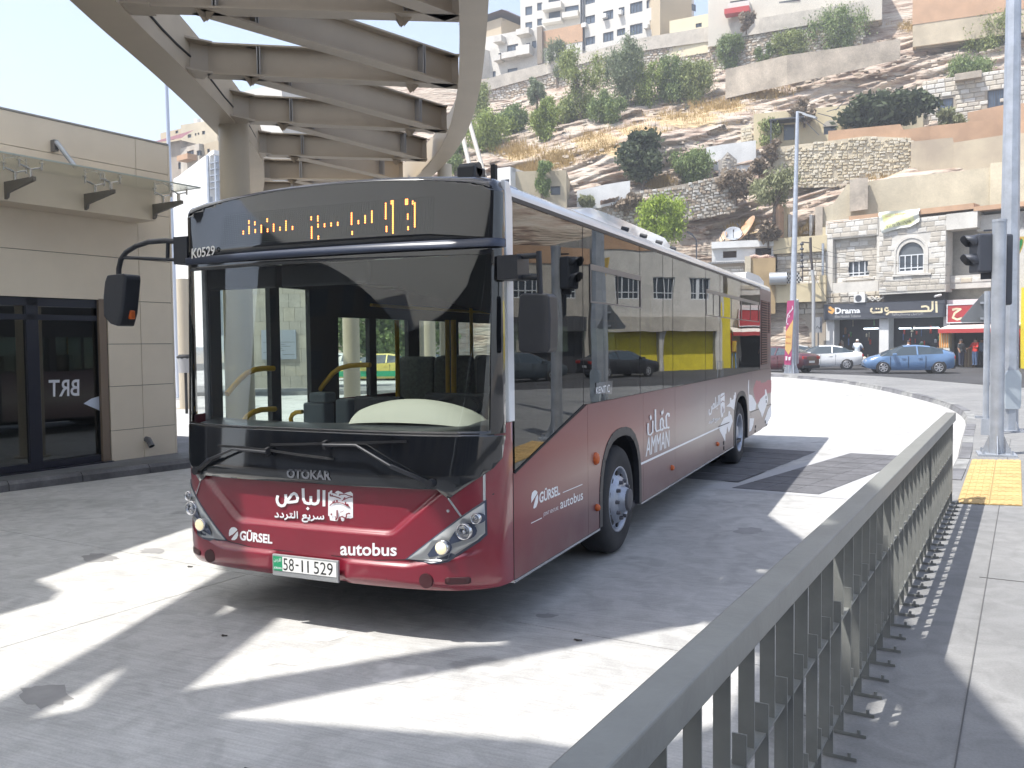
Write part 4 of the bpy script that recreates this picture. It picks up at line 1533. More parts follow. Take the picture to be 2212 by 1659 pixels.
for (p, r) in lit[:4]:
 q = G(*p)
 b = MB()
 b.add([(q[0] + r * math.cos(t) * (1 + .3 * math.sin(3 * t)), q[1] + .6 * r * math.sin(t), .001 + (.006 if k_ % 2 else .001)) for k_, t in enumerate(np.linspace(0, 2 * math.pi, 9)[:-1])] + [(q[0], q[1], .010)],
  [(i, (i + 1) % 8, 8) for i in range(8)])
 o = b.build('litter_scrap', m_lit)
 tag(o, None, 'litter')
LBL = ['small dark leaf scrap on the lane left of the bus plate', 'tiny dark scrap on the shaded lane in front of the bus', 'small dark scrap on the lane at the very bottom of the photo', 'small dark scrap on the lane right of the bright triangle']
for o, l in zip([o for o in COL.objects if o.name.startswith('litter_scrap')], LBL):
 o['label'] = l
# ================================================================== poles at the right
m_galv = mat('galvanised steel', (.42, .45, .50), rough=.42, metal=.45, var=.16, vscale=3.5, bump=.0006, bscale=60)
m_sigb = mat('signal housing black', (.045, .05, .065), rough=.5)
PA = D(0, 0, 1)
pb = G(*V(1800, 940, 2560, 2212)(2010, 575), .12)
SP = V(2380, 540, 2560, 1659)
dS = depth_of(pb)
sig = thing('traffic_signal', 'grey traffic signal pole with black signal heads behind the yellow tactile paving', 'traffic light', tuple(pb))
zt = D(*SP(1100, 130), dS)[2]
b = MB()
b.cyl((pb[0], pb[1], .12), (pb[0], pb[1], zt), .098, n=28)
b.cyl((pb[0], pb[1], zt - .03), (pb[0], pb[1], zt + .01), .104, n=28)
b.build('pole', m_galv, sig)
b = MB()
b.box(pb[0] - .26, pb[0] + .26, pb[1] - .26, pb[1] + .26, .12, .15)
for a in range(4):
 ca, sa = math.cos(a * math.pi / 2), math.sin(a * math.pi / 2)
 b.prism([(.1, .15), (.21, .15), (.1, .42)], (pb[0] - sa * .006, pb[1] + ca * .006, 0), (ca, sa, 0), EZ, (sa * .012, -ca * .012, 0))
for sx_, sy_ in ((1, 1), (1, -1), (-1, 1), (-1, -1)):
 b.cyl((pb[0] + sx_ * .19, pb[1] + sy_ * .19, .15), (pb[0] + sx_ * .19, pb[1] + sy_ * .19, .21), .018, n=8)
b.build('base_plate', m_galv, sig)
RX = np.array([R_[0], R_[1], 0]) / np.hypot(R_[0], R_[1])
FX = np.array([F_[0], F_[1], 0]) / np.hypot(F_[0], F_[1])
def headbox(view, x0, y0, x1, y1, dep, depthm, name, m, parent, bevel=.02, dz=0):
 a, c = D(*view(x0, y1), dep), D(*view(x1, y0), dep)
 w = float((c - a) @ RX)
 b = MB()
 b.obox((a[0], a[1], a[2]), RX * w, FX * depthm, (0, 0, c[2] - a[2]))
 return b.build(name, m, parent, bevel=bevel)
hd = headbox(SP, 610, 400, 955, 1300, dS - .12, .30, 'signal_head', m_sigb, sig, .03)
headbox(SP, 1215, 415, 1385, 2050, dS + .06, .30, 'signal_head', m_sigb, sig, .03)
b = MB()
p = D(*SP(900, 1330), dS)
b.box(p[0] - .14, p[0] + .02, p[1] - .05, p[1] + .05, p[2] - .08, p[2] + .05)
p = D(*SP(935, 1700), dS)
b.box(p[0] - .02, p[0] + .02, p[1] - .03, p[1] + .03, p[2] - .35, p[2] + .30)
p = D(*SP(900, 330), dS)
b.box(p[0] - .10, p[0] + .08, p[1] - .02, p[1] + .02, p[2] - .012, p[2] + .012)
b.build('mounting_bracket', m_sigb, sig)
for cy0 in (590, 1020):
 c0 = D(*SP(610, cy0 + 45), dS)
 c1 = D(*SP(255, cy0 + 45), dS)
 b = MB()
 vs, fs_ = [], []
 for k, (cc, r) in enumerate(((c0, .115), (c1, .115))):
  for t in np.linspace(-20, 200, 13):
   tt = math.radians(t)
   sh = 0 if k == 0 else 0.12 * max(0, -math.sin(tt) + .5)
   vs.append(cc + RX * (sh) + FX * (math.cos(tt) * r) + np.array([0, 0, math.sin(tt) * r]))
 n = 13
 for i in range(n - 1):
  fs_.append((i, i + 1, n + i + 1, n + i))
 b.add(vs, fs_, 0, True)
 o = b.build('visor_hood', m_sigb, hd)
 md = o.modifiers.new('solid', 'SOLIDIFY')
 md.thickness = .006
M5 = V(1840, 480, 2560, 2212)
tb = G(*V(1800, 940, 2560, 2212)(1932, 428), .12)
dT = depth_of(tb)
ps = thing('warning_sign', 'back of a grey triangular road sign on a thin post beside the signal pole', 'road sign', tuple(tb))
zt = D(*M5(1932, 765), dT)[2]
b = MB()
b.cyl((tb[0], tb[1], .12), (tb[0], tb[1], zt), .052, n=16)
b.build('post', m_galv, ps)
b = MB()
b.box(tb[0] - .075, tb[0] + .075, tb[1] - .075, tb[1] + .075, .12, .42)
b.obox((tb[0] - .18, tb[1] - .012, .42), (.36, 0, 0), (0, .024, 0), (0, 0, .05))
b.build('base_block', m_galv, ps)
tri = [D(*M5(*p), dT + .10) for p in ((1722, 1003), (2050, 1000), (1905, 780))]
o_ = tri[0]
b = MB()
ux = tri[1] - tri[0]
ux[2] = 0
L = np.linalg.norm(ux)
ux /= L
pl = [((t - o_) @ ux, t[2] - o_[2]) for t in tri]
b.prism([(pl[0][0] + .03, pl[0][1]), (pl[1][0] - .03, pl[1][1]), (pl[1][0], pl[1][1] + .05), (pl[2][0] + .03, pl[2][1]), (pl[2][0] - .03, pl[2][1]), (pl[0][0], pl[0][1] + .05)], o_, ux, EZ, FX * .006)
b.build('sign_plate', mat('sign back grey', (.22, .23, .24), rough=.5, metal=.3), ps)
b = MB()
for y in (850, 970):
 p = D(*M5(1925, y), dT)
 b.obox((p[0] - .10, p[1] + .03, p[2] - .02), (.2, 0, 0), (0, .04, 0), (0, 0, .04))
b.build('clamps', m_galv, ps)
tl = G(*V(1800, 940, 2560, 2212)(2090, 400), .12)
dL = depth_of(tl)
lamp = thing('street_lamp', 'tall octagonal grey lighting column rising past the top at far right', 'street lamp', tuple(tl))
b = MB()
zt = 12.0
b.cyl((tl[0], tl[1], .12), (tl[0], tl[1], zt), .185, .10, n=8, s=False)
b.build('pole', m_galv, lamp)
b = MB()
b.box(tl[0] - .28, tl[0] + .28, tl[1] - .28, tl[1] + .28, .12, .15)
for a in range(4):
 ca, sa = math.cos(a * math.pi / 2 + .78), math.sin(a * math.pi / 2 + .78)
 b.prism([(.15, .15), (.27, .15), (.15, .40)], (tl[0] - sa * .006, tl[1] + ca * .006, 0), (ca, sa, 0), EZ, (sa * .012, -ca * .012, 0))
b.build('base_plate', m_galv, lamp)
b = MB()
q = D(*M5(2080, 1520), dL)
pd = [(-.13, -.35), (.13, -.35), (.15, -.25), (.15, .30), (.10, .38), (-.10, .38), (-.15, .30), (-.15, -.25)]
b.prism(pd, q - FX * .22, RX, EZ, FX * .05)
b.build('access_door', mat('lamp door pale', (.45, .50, .54), rough=.45, metal=.2), lamp)
b = MB()
b.tube([(tl[0], tl[1], zt), (tl[0] - .3, tl[1] + .3, zt + .3), (tl[0] - 1.4, tl[1] + 1.2, zt + .5)], .04, n=8)
b.box(tl[0] - 2.0, tl[0] - 1.3, tl[1] + 1.0, tl[1] + 1.3, zt + .42, zt + .52)
b.build('lamp_head', m_galv, lamp)
em = thing('emblem_board', 'gold edged shield with red, white and green national colours on the lamp column', 'emblem', tuple(D(*SP(1390, 760), dL)))
dE = dL + .25
ec = D(*SP(1385, 760), dE)
def eq(x, y):
 p = D(*SP(x, y), dE)
 return (float((p - ec) @ RX), float(p[2] - ec[2]))
full = [eq(1385, 1090), eq(1430, 1060), eq(1500, 970), eq(1570, 860), eq(1620, 740), eq(1650, 620), eq(1665, 470), eq(1560, 475), eq(1470, 490), eq(1400, 445)]
left = [(-p[0], p[1]) for p in full[::-1]]
b = MB()
b.prism(full + left, ec, RX, EZ, FX * .03)
b.build('board', mat('emblem gold', (.75, .52, .14), rough=.5), em)
def epoly(name, pts, m, k=1):
 b = MB()
 b.prism([eq(*p) for p in pts], ec - FX * (.002 * k), RX, EZ, -FX * .002)
 return b.build(name, m, em)
epoly('red_field', [(1300, 505), (1400, 500), (1500, 515), (1590, 520), (1385, 770), (1300, 860)], mat('flag red', (.60, .05, .05), rough=.6))
epoly('green_field', [(1590, 520), (1625, 560), (1610, 660), (1560, 790), (1460, 960), (1465, 700)], mat('flag green', (.05, .30, .09), rough=.6), 2)
epoly('white_field', [(1460, 705), (1455, 965), (1380, 1060), (1378, 790)], mat('flag white', (.80, .80, .80), rough=.6), 3)
st7 = [(1402 + (26 if k % 2 == 0 else 11) * math.cos(2 * math.pi * k / 14), 625 + (42 if k % 2 == 0 else 18) * math.sin(2 * math.pi * k / 14)) for k in range(14)]
epoly('star', st7, mat('flag white', (.80, .80, .80)), 5)
gg = GR(*M5(1950, 1480))
g_ = thing('bollard_grille', 'small upright grey grille on the pavement between the sign post and signal pole', 'grille', tuple(gg))
for i in range(5):
 b = MB()
 x = gg[0] - .12 + i * .055
 b.cyl((x, gg[1], gg[2] + .1), (x, gg[1], gg[2] + .95), .012, n=6)
 b.build('bar', m_galv, g_)
b = MB()
b.box(gg[0] - .14, gg[0] + .12, gg[1] - .015, gg[1] + .015, gg[2] + .95, gg[2] + .98)
b.build('top_bar', m_galv, g_)
Pn = V(0, 0, 640, 2212)
d0 = 32.0
pa, pc = D(366, 100, d0), D(386, 850, d0)
lc = thing('street_lamp', 'slim pale lighting column rising behind the corner of the station building', 'street lamp', (pc[0], pc[1], 0.15))
b = MB()
b.cyl((pc[0], pc[1], .05), (pc[0] - .25, pc[1], 15.5), .085, .055, n=16)
b.build('pole', mat('pale galvanised', (.50, .54, .62), rough=.35, metal=.4), lc)
b = MB()
b.box(pc[0] - .16, pc[0] + .16, pc[1] - .16, pc[1] + .16, .05, .10)
b.build('base_plate', m_galv, lc)
# ================================================================== station building on the left
SB0 = np.array([-7.53, 6.283])
SBD = np.array([.12, .993]) / np.hypot(.12, .993)
SBN = np.array([SBD[1], -SBD[0]])                      # towards the lane
def sb(u, o, z):
 p = SB0 + SBD * u + SBN * o
 return np.array([p[0], p[1], z])
def sbox(b, u0, u1, o0, o1, z0, z1, m=0):
 return b.obox(sb(u0, o0, z0), sb(u1, o0, z0) - sb(u0, o0, z0), sb(u0, o1, z0) - sb(u0, o0, z0), (0, 0, z1 - z0), m)
m_pan = mat('facade panel beige', (.74, .65, .52), rough=.55, var=.05, vscale=1.2, fine=.03, fscale=90)
m_pan2 = mat('portal box beige', (.72, .62, .49), rough=.5, var=.05, vscale=1.2)
m_gap = mat('panel joint dark', (.02, .02, .02), rough=.9)
m_alu = mat('dark aluminium', (.014, .016, .028), rough=.35, spec=.5)
m_dglass = glass('door glass', (.42, .46, .42), base=.07, gain=1.1)
st = thing('station_building', 'single storey station building clad in beige panels with dark framed glass doors', 'building', tuple(sb(0, 0, .15)))
b = MB()
sbox(b, -9, 0, -6, -.03, 4.0, 5.19)
sbox(b, -1.18, 0, -6, -.03, .12, 4.0)
sbox(b, -9, -1.18, -6, -.03, 2.62, 4.0)
sbox(b, -9, -4.6, -6, -.03, .12, 2.62)
sbox(b, -4.6, -1.18, -6, -5.8, .12, 2.62)
b.build('core_wall', m_gap, st)
pans = []
zj = [.115, .597, 1.285, 1.945, 2.62, 3.29, 4.03, 4.72, 5.20]
for z0, z1 in zip(zj[:-1], zj[1:]):
 for u0, u1 in ((-.60, 0.0), (-1.18, -.60)) if z1 < 2.7 else ((-.60, 0.0), (-3.6, -.60), (-6.6, -3.6), (-9.0, -6.6)):
  if z1 > 3.3 and u1 <= -.6:
   u0c = u0
  pans.append((u0, u1, z0, z1))
for u0, u1, z0, z1 in pans:
 b = MB()
 g = .004
 sbox(b, u0 + g, u1 - g, -.03, 0, z0 + g, z1 - g)
 b.build('facade_panel', m_pan, st, bevel=.0015, seg=1)
b = MB()
sbox(b, -9, .01, -6, .012, 5.20, 5.225)
b.build('roof_edge', mat('edge grey', (.33, .32, .30), rough=.5), st)
b = MB()
b.obox(sb(0.0, 0, .115), sb(.03, 0, .115) - sb(0, 0, .115), sb(0, -6, .115) - sb(0, 0, .115), (0, 0, 5.08))
b.build('end_wall', m_pan, st)
b = MB()
sbox(b, -9, -.62, 0.0, .48, 3.86, 4.36)
b.build('portal_box', m_pan2, st, bevel=.004)
b = MB()
for u0, u1, z0, z1 in ((-1.30, -1.18, .14, 2.62), (-2.42, -2.24, .14, 2.62), (-4.6, -4.45, .14, 2.62), (-4.6, -1.18, 2.50, 2.62), (-4.6, -1.18, 2.30, 2.38), (-2.24, -1.30, .14, .24), (-4.45, -2.42, .14, .24)):
 sbox(b, u0, u1, -.14, -.05, z0, z1)
b.build('door_frame', m_alu, st, bevel=.004, seg=1)
for u0, u1, z0, z1 in ((-2.24, -1.30, .24, 2.30), (-3.4, -2.42, .24, 2.30), (-4.45, -3.4, .24, 2.30), (-2.24, -1.30, 2.38, 2.50), (-4.45, -2.42, 2.38, 2.50)):
 b = MB()
 sbox(b, u0, u1, -.100, -.094, z0, z1)
 b.build('door_glass', m_dglass, st)
b = MB()
sbox(b, -1.32, -1.20, -.05, -.0, .12, 2.64)
b.build('door_reveal', mat('reveal brown', (.20, .15, .11), rough=.6), st)
b = MB()
sbox(b, -4.6, -1.18, -.3, .06, .10, .14)
b.build('door_sill', m_alu, st)
b = MB()
sbox(b, -4.6, -1.2, -5.8, -.3, .10, .12)
b.build('inner_floor', mat('inner floor', (.12, .12, .11), rough=.3), st)
b = MB()
sbox(b, -2.0, -1.2, -1.9, -1.8, .12, 2.6)
sbox(b, -4.5, -2.6, -3.2, -3.1, .12, 2.6)
b.build('inner_partition', mat('inner wall', (.38, .36, .32), rough=.7), st)
b = MB()
E2 = V(0, 720, 300, 1037)
def sbhit(px, py, off=-.093):
 d = ray(px, py)
 P0 = np.array([*(SB0 + SBN * off), 0.])
 n = np.array([SBN[0], SBN[1], 0.])
 t = ((P0 - CAM_LOC) @ n) / (d @ n)
 P = CAM_LOC + d * t
 return float((P[:2] - SB0) @ SBD), float(P[2])
g1, g2, g3, g4 = sbhit(*E2(420, 940)), sbhit(*E2(685, 930)), sbhit(*E2(685, 790)), sbhit(*E2(420, 795))
text_on(b, 'BRT', [g2, g1, g4, g3], lambda u, z, l: tuple(sb(u, -.0925 + l, z)), bold=.015)
b.build('glass_lettering', mat('etched white', (.62, .64, .68), rough=.5), st)
b = MB()
ap = [sbhit(*E2(*p)) for p in ((722, 998), (790, 955), (850, 937), (893, 938), (893, 1030), (885, 1072), (830, 1045), (770, 1020))]
polys_on(b, [ap], lambda u, z, l: tuple(sb(u, -.092, z)))
b.build('arrow_film', mat('etched blue white', (.60, .66, .78), rough=.5), st)
Z1 = V(0, 0, 640, 2212)
fl = thing('wall_lamp', 'long grey tube lamp on a bracket hanging off the station parapet', 'lamp', tuple(sb(-1.9, .1, 4.95)))
a_, c_ = sbhit(*Z1(485, 1225), .10), sbhit(*Z1(640, 1450), .30)
b = MB()
b.cyl(sb(a_[0], .10, a_[1]), sb(c_[0], .34, c_[1]), .035, n=12)
b.build('tube', m_galv, fl)
b = MB()
p0 = sbhit(*Z1(460, 1250), .02)
sbox(b, p0[0] - .03, p0[0] + .03, .0, .10, p0[1] - .10, p0[1] + .06)
b.build('bracket', mat('bracket grey', (.20, .20, .21), rough=.5, metal=.4), fl)
pp = sbhit(*V(0, 360, 640, 1207)(690, 1390), 0)
dp = thing('drain_pipe', 'short dark drain pipe poking out of the beige wall near its foot', 'pipe', tuple(sb(pp[0], 0, pp[1])))
q = sbhit(*V(0, 360, 640, 1207)(710, 1425), .10)
b = MB()
b.tube([sb(pp[0], -.02, pp[1] - .005), sb(pp[0] + .0, .05, pp[1] - .01), sb(q[0], .13, q[1])], .048, n=14, caps=False)
b.build('pipe', mat('pipe grey', (.12, .12, .13), rough=.5), dp)
b = MB()
b.cyl(sb(q[0] - .0, .115, q[1] + .01), sb(q[0], .12, q[1] + .005), .043, n=14)
b.build('pipe_mouth', m_gap, dp)
gc = thing('glass_canopy', 'flat glass canopy plate held on steel brackets and spider fittings above the doors', 'canopy', tuple(sb(-2.6, .8, 4.3)))
m_cg = glass('canopy glass', (.84, .86, .83), base=.03, gain=1.0)
b = MB()
sbox(b, -9, -.42, .20, 1.28, 4.315, 4.330)
b.build('glass_plate', m_cg, gc)
b = MB()
sbox(b, -9, -.42, 1.281, 1.286, 4.312, 4.333)
sbox(b, -.419, -.414, .20, 1.286, 4.312, 4.333)
b.build('glass_edge', mat('glass edge', (.45, .50, .47), rough=.3), gc)
m_brk = mat('bracket steel', (.17, .155, .14), rough=.5, metal=.2)
m_ss = mat('stainless steel', (.62, .60, .57), rough=.22, metal=.9)
for ub in (-.66, -1.80, -2.94, -4.08):
 br = MB()
 br.prism([(.48, 3.88), (.53, 3.90), (.55, 3.96), (1.16, 4.06), (1.16, 4.11), (.48, 4.11)], sb(ub - .02, 0, 0), np.array([*SBN, 0]), EZ, np.array([*SBD, 0]) * .04)
 bk = br.build('bracket', m_brk, gc)
 for of in (.72, 1.08):
  sp_ = MB()
  c = sb(ub, of, 4.10)
  sp_.cyl(c, c + np.array([0, 0, .12]), .026, n=10)
  for s_ in (-1, 1):
   tip = sb(ub + s_ * .15, of, 4.255)
   mid = sb(ub + s_ * .07, of, 4.235)
   sp_.tube([c + np.array([0, 0, .11]), mid, tip], .012, n=6)
   sp_.cyl(tip - np.array([0, 0, .035]), tip + np.array([0, 0, .06]), .014, n=8)
   sp_.cyl(tip + np.array([0, 0, .045]), tip + np.array([0, 0, .055]), .032, n=10)
  sp_.build('spider_fitting', m_ss, bk)
plat = MB()
pk = [sb(-14, 0, 0), sb(-9, 1.2, 0)]
edge = [(-8.9, -6), (-8.2, 0.0), (-7.55, 2.0), (-7.05, 4.0), (-6.65, 5.6), (-6.45, 6.7), (-6.6, 7.6), (-7.4, 8.2), (-9, 8.4), (-15, 8.6), (-15, -6)]
edge = [tuple(p) for p in edge]
b = MB()
b.prism(edge[::-1], (0, 0, -.02), EX, EY, (0, 0, .145))
struct(b.build('station_platform', mat('platform grey', (.15, .155, .165), rough=.75, var=.3, vscale=1.5, fine=.1)))
kk = thing('platform_kerb', 'dark weathered kerb stones round the station building platform', 'kerb', (-7.0, 4.2, 0))
pts = resample(chaikin(edge[0:9], 2), .15)
cur = pts[0]
for p in pts[1:]:
 if np.linalg.norm(p - cur) > .95:
  d_ = (p - cur) / np.linalg.norm(p - cur)
  n_ = np.array([d_[1], -d_[0]])
  a, c = cur + d_ * .006, p - d_ * .006
  b = MB()
  i0, i1, o0, o1 = a - n_ * .16, c - n_ * .16, a + n_ * .06, c + n_ * .06
  t0, t1 = a + n_ * .01, c + n_ * .01
  b.add([(i0[0], i0[1], -.02), (i1[0], i1[1], -.02), (o1[0], o1[1], -.02), (o0[0], o0[1], -.02), (i0[0], i0[1], .135), (i1[0], i1[1], .135), (t1[0], t1[1], .135), (t0[0], t0[1], .135),
   (o0[0], o0[1], .09), (o1[0], o1[1], .09)],
   [(0, 1, 2, 3), (4, 7, 6, 5), (3, 2, 9, 8), (8, 9, 6, 7), (0, 4, 5, 1), (1, 5, 6, 9, 2), (0, 3, 8, 7, 4)])
  b.build('kerb_stone', m_kerbd, kk)
  cur = p
# ================================================================== steel canopy over the lane
m_stl = mat('canopy paint beige', (.44, .365, .27), rough=.5, var=.05, vscale=2)
m_stl_shade = mat('canopy paint beige shaded', (.36, .295, .22), rough=.5, var=.05, vscale=2)  # same beige paint, darkened to put the beams' shade into the colour
cp = thing('steel_canopy', 'curved beige steel canopy frame of lattice beams over the lane behind the bus', 'canopy', (-4.0, 5.0, 0))
ZC = 5.0
Lp = [(-.9, -2.2), (-1.85, -.35), (-2.818, 1.495), (-3.799, 3.245), (-4.807, 5.098), (-6.0, 6.90), (-7.3, 8.55), (-8.8, 10.2), (-10.6, 12.0), (-12.6, 13.9)]
Rp = [(1.9, -1.8), (.75, .75), (-.35, 2.925), (-1.40, 4.881), (-2.60, 6.795), (-3.861, 8.414), (-5.171, 9.80), (-6.8, 11.4), (-8.8, 13.3), (-11.0, 15.3)]
GO = [(-1.5, -1.9), (-2.3, -.3), (-3.20, 1.25), (-4.00, 2.85), (-4.95, 4.60), (-6.12, 6.60), (-7.5, 8.35), (-9.0, 10.0), (-10.8, 11.8), (-12.8, 13.7)]
def dens(pts, n=3):
 return [tuple(p) for p in chaikin(pts, n)]
def girder(name, line, w, h, z0, m):
 """box girder following a plan curve"""
 L_ = [np.array(p) for p in dens(line, 2)]
 rows = []
 for i, p in enumerate(L_):
  d_ = L_[min(i + 1, len(L_) - 1)] - L_[max(i - 1, 0)]
  d_ /= np.linalg.norm(d_)
  n_ = np.array([d_[1], -d_[0]])
  a, c = p - n_ * w / 2, p + n_ * w / 2
  rows.append([(a[0], a[1], z0), (c[0], c[1], z0), (c[0], c[1], z0 + h), (a[0], a[1], z0 + h), (a[0], a[1], z0)])
 b = MB()
 b.grid(rows, s=False)
 return b.build(name, m, cp)
girder('edge_girder', GO[1:], .40, .55, ZC - .02, m_stl)
girder('ring_girder', [(p[0] + .16, p[1] + .10) for p in Rp[1:]], .10, .52, ZC - .10, m_stl)
girder('ring_flange', [(p[0] + .10, p[1] + .07) for p in Rp[1:]], .26, .03, ZC - .13, m_stl)
def ibeam(a, c, h=.36, w=.20):
 """I section beam between plan points a and c, bottom flange at ZC"""
 a, c = np.array([*a, ZC]), np.array([*c, ZC])
 b = MB()
 up = np.array([0, 0, 1.])
 b.bar(a + up * .01, c + up * .01, w, .02)
 b.bar(a + up * (h - .01), c + up * (h - .01), w, .02)
 b.bar(a + up * h / 2, c + up * h / 2, .014, h - .04)
 d_ = (c - a) / np.linalg.norm(c - a)
 s_ = np.cross(d_, up)
 L = np.linalg.norm(c - a)
 o = b.build('cross_beam', m_stl_shade, cp)
 for t in (.55, L - .55):
  q = a + d_ * t
  e = MB()
  e.obox(q - s_ * w / 2 + up * .022, d_ * .012, s_ * w, up * (h - .044))
  e.obox(q + d_ * .03 - s_ * w / 2 + up * .022, d_ * .012, s_ * w, up * (h - .044))
  e.build('splice_plate', mat('splice grey', (.30, .28, .26), rough=.5), o)
 return o
for i in range(1, 9):
 li, ri = GO[i], Rp[i]
 ibeam(Lp[i], Rp[i])
 if i < 9:
  a = np.array(Lp[i]) * .86 + np.array(Rp[i]) * .14
  c = np.array(Rp[i + 1]) * .97 + np.array(Lp[i + 1]) * .03
  ibeam(tuple(a), tuple(c))
 st_ = MB()
 a, c = np.array([*GO[i], ZC]), np.array([*Lp[i], ZC])
 st_.bar(a + np.array([0, 0, .01]), c + np.array([0, 0, .01]), .30, .02)
 st_.bar(a + np.array([0, 0, .18]), c + np.array([0, 0, .18]), .014, .34)
 st_.bar(a + np.array([0, 0, .35]), c + np.array([0, 0, .35]), .30, .02)
 st_.build('beam_stub', m_stl_shade, cp)
for i in range(1, 7):
 for base_ in (np.array(Lp[i]) * .84 + np.array(Rp[i]) * .16, np.array(Rp[i]) * .80 + np.array(Lp[i]) * .20):
  b = MB()
  q = np.array([*base_, ZC])
  for s_ in (-1, 1):
   b.add([q + (s_ * .02, 0, -.0), q + (s_ * .09, .05, -.0), q + (s_ * .02, .02, -.09)], [(0, 1, 2)])
  b.add([q + (0, -.12, 0), q + (0, .12, 0), q + (0, 0, -.10)], [(0, 1, 2)])
  b.build('gusset', m_stl_shade, cp)
b = MB()
cl = dens([(p[0] + .24, p[1] - .02) for p in GO[1:7]], 2)
b.tube([(p[0], p[1], ZC + .18 + .02 * math.sin(i * 1.3)) for i, p in enumerate(cl)], .014, n=6)
b.build('cable', m_rub, cp)
m_col = mat('column paint cream', (.47, .41, .32), rough=.45, var=.06, vscale=1.5)
LBC = ['thick round beige column carrying the steel canopy left of the bus', 'round cream column of the canopy rising just behind the bus roof', 'second round cream column further back behind the canopy ring', 'round cream column beyond the station corner next to the litter bin', 'round pale column seen through the middle windows of the bus', 'round pale column seen through the rear windows of the bus']
cols = [((-5.12, 5.14), .205, 5.3), (tuple(D(960, 360, 15.2)[:2]), .125, 5.0), (tuple(D(899, 360, 17.5)[:2]), .105, 5.0), (tuple(D(397, 700, 27)[:2]), .19, 4.0), (tuple(D(758, 700, 21.0)[:2]), .20, 5.0), (tuple(D(925, 700, 25.0)[:2]), .20, 5.0)]
for k, ((x, y), r, h) in enumerate(cols):
 b = MB()
 b.cyl((x, y, 0), (x, y, h), r, n=40)
 b.cyl((x, y, 0), (x, y, .03), r + .08, n=40)
 o = b.build('canopy_column', m_col)
 tag(o, LBC[k], 'column')
for k, (p, q) in enumerate((((985, 235), (1020, 382)), ((1002, 222), (1047, 382)))):
 b = MB()
 b.cyl(D(*p, 18.0), D(*q, 16.5), .045, n=12)
 o = b.build('prop_strut', mat('strut pale grey', (.40, .38, .34), rough=.5))
 tag(o, ['left of two slanting pale steel struts right of the canopy ring', 'right of two slanting pale steel struts right of the canopy ring'][k], 'strut', 'slanting struts behind the bus roof')
# ================================================================== shade sails overhead (outside the frame; they shade the lane and show in the bus glass)
HS = 9.6
SHX, SHY = .34, .38
def up_(x, y, z=0.0):
 """place on the sail plane whose shadow falls on (x, y, z)"""
 return (x - SHX * (HS - z), y - SHY * (HS - z))
def gpx(pts, z=0.0):
 return [up_(*G(px, py, z)[:2], z) for px, py in pts]
outer = [up_(-1.0, 10.6), up_(.9, 8.0), up_(2.15, 5.19), up_(2.70, 3.95), up_(3.603, 1.189, .12), up_(3.80, .573, .12), up_(4.055, -.384, .12), up_(5.0, -3.6, .12), up_(6.8, -9),
  up_(9, -26), up_(-8, -27), up_(-14, -9), up_(-14.5, 4), up_(-12.5, 9.0), up_(-8.2, 9.6), up_(-6.0, 10.2)]
holes = [gpx([(418, 1138), (80, 1253), (128, 1278), (110, 1297), (0, 1328), (-120, 1360), (-250, 1650), (0, 1510), (250, 1370), (480, 1235)]),
  gpx([(465, 1332), (500, 1302), (512, 1313)]),
  gpx([(599, 1338)]) + [up_(-.38, .20), up_(-.30, .40), up_(.98, .44), up_(1.22, .34), up_(1.30, .20)] + gpx([(985, 1396), (403, 1491)]),
  gpx([(476, 1547), (700, 1502), (1158, 1414), (1525, 1343), (1640, 1420), (1560, 1560), (1340, 1628), (1158, 1600), (800, 1572)]),
  gpx([(269, 1437), (225, 1485), (201, 1508), (180, 1530), (71, 1552)]),
  gpx([(1530, 1248), (1540, 1238), (1546, 1237), (1553, 1251)]),
  gpx([(1613, 1201), (1661, 1222), (1650, 1240), (1631, 1230)]),
  gpx([(1872, 1550), (1892, 1498), (1977, 1560), (1968, 1572)], .12),
  [up_(-.10, .62), up_(1.2, .60), up_(1.85, 1.1), up_(1.5, 1.75), up_(.2, 1.35)]]
holes[0] = holes[0][:7] + holes[0][7:]
m_sail = bpy.data.materials.new('sail fabric')
m_sail.use_nodes = True
nt = m_sail.node_tree
nt.nodes.remove(nt.nodes['Principled BSDF'])
df = nd(nt, 'ShaderNodeBsdfDiffuse')
df.inputs['Color'].default_value = (.50, .46, .38, 1)
tl_ = nd(nt, 'ShaderNodeBsdfTranslucent')
tl_.inputs['Color'].default_value = (.88, .88, .86, 1)
mxs = nd(nt, 'ShaderNodeMixShader')
mxs.inputs['Fac'].default_value = .74
nt.links.new(df.outputs[0], mxs.inputs[1])
nt.links.new(tl_.outputs[0], mxs.inputs[2])
nt.links.new(mxs.outputs[0], nt.nodes['Material Output'].inputs['Surface'])
b = MB()
b.prism(outer, (0, 0, HS), EX, EY, (0, 0, .01), holes=[h[::-1] for h in holes])
sail = tag(b.build('shade_sail', m_sail), 'wide beige fabric shade sail stretched over the lane, above the camera', 'shade sail')
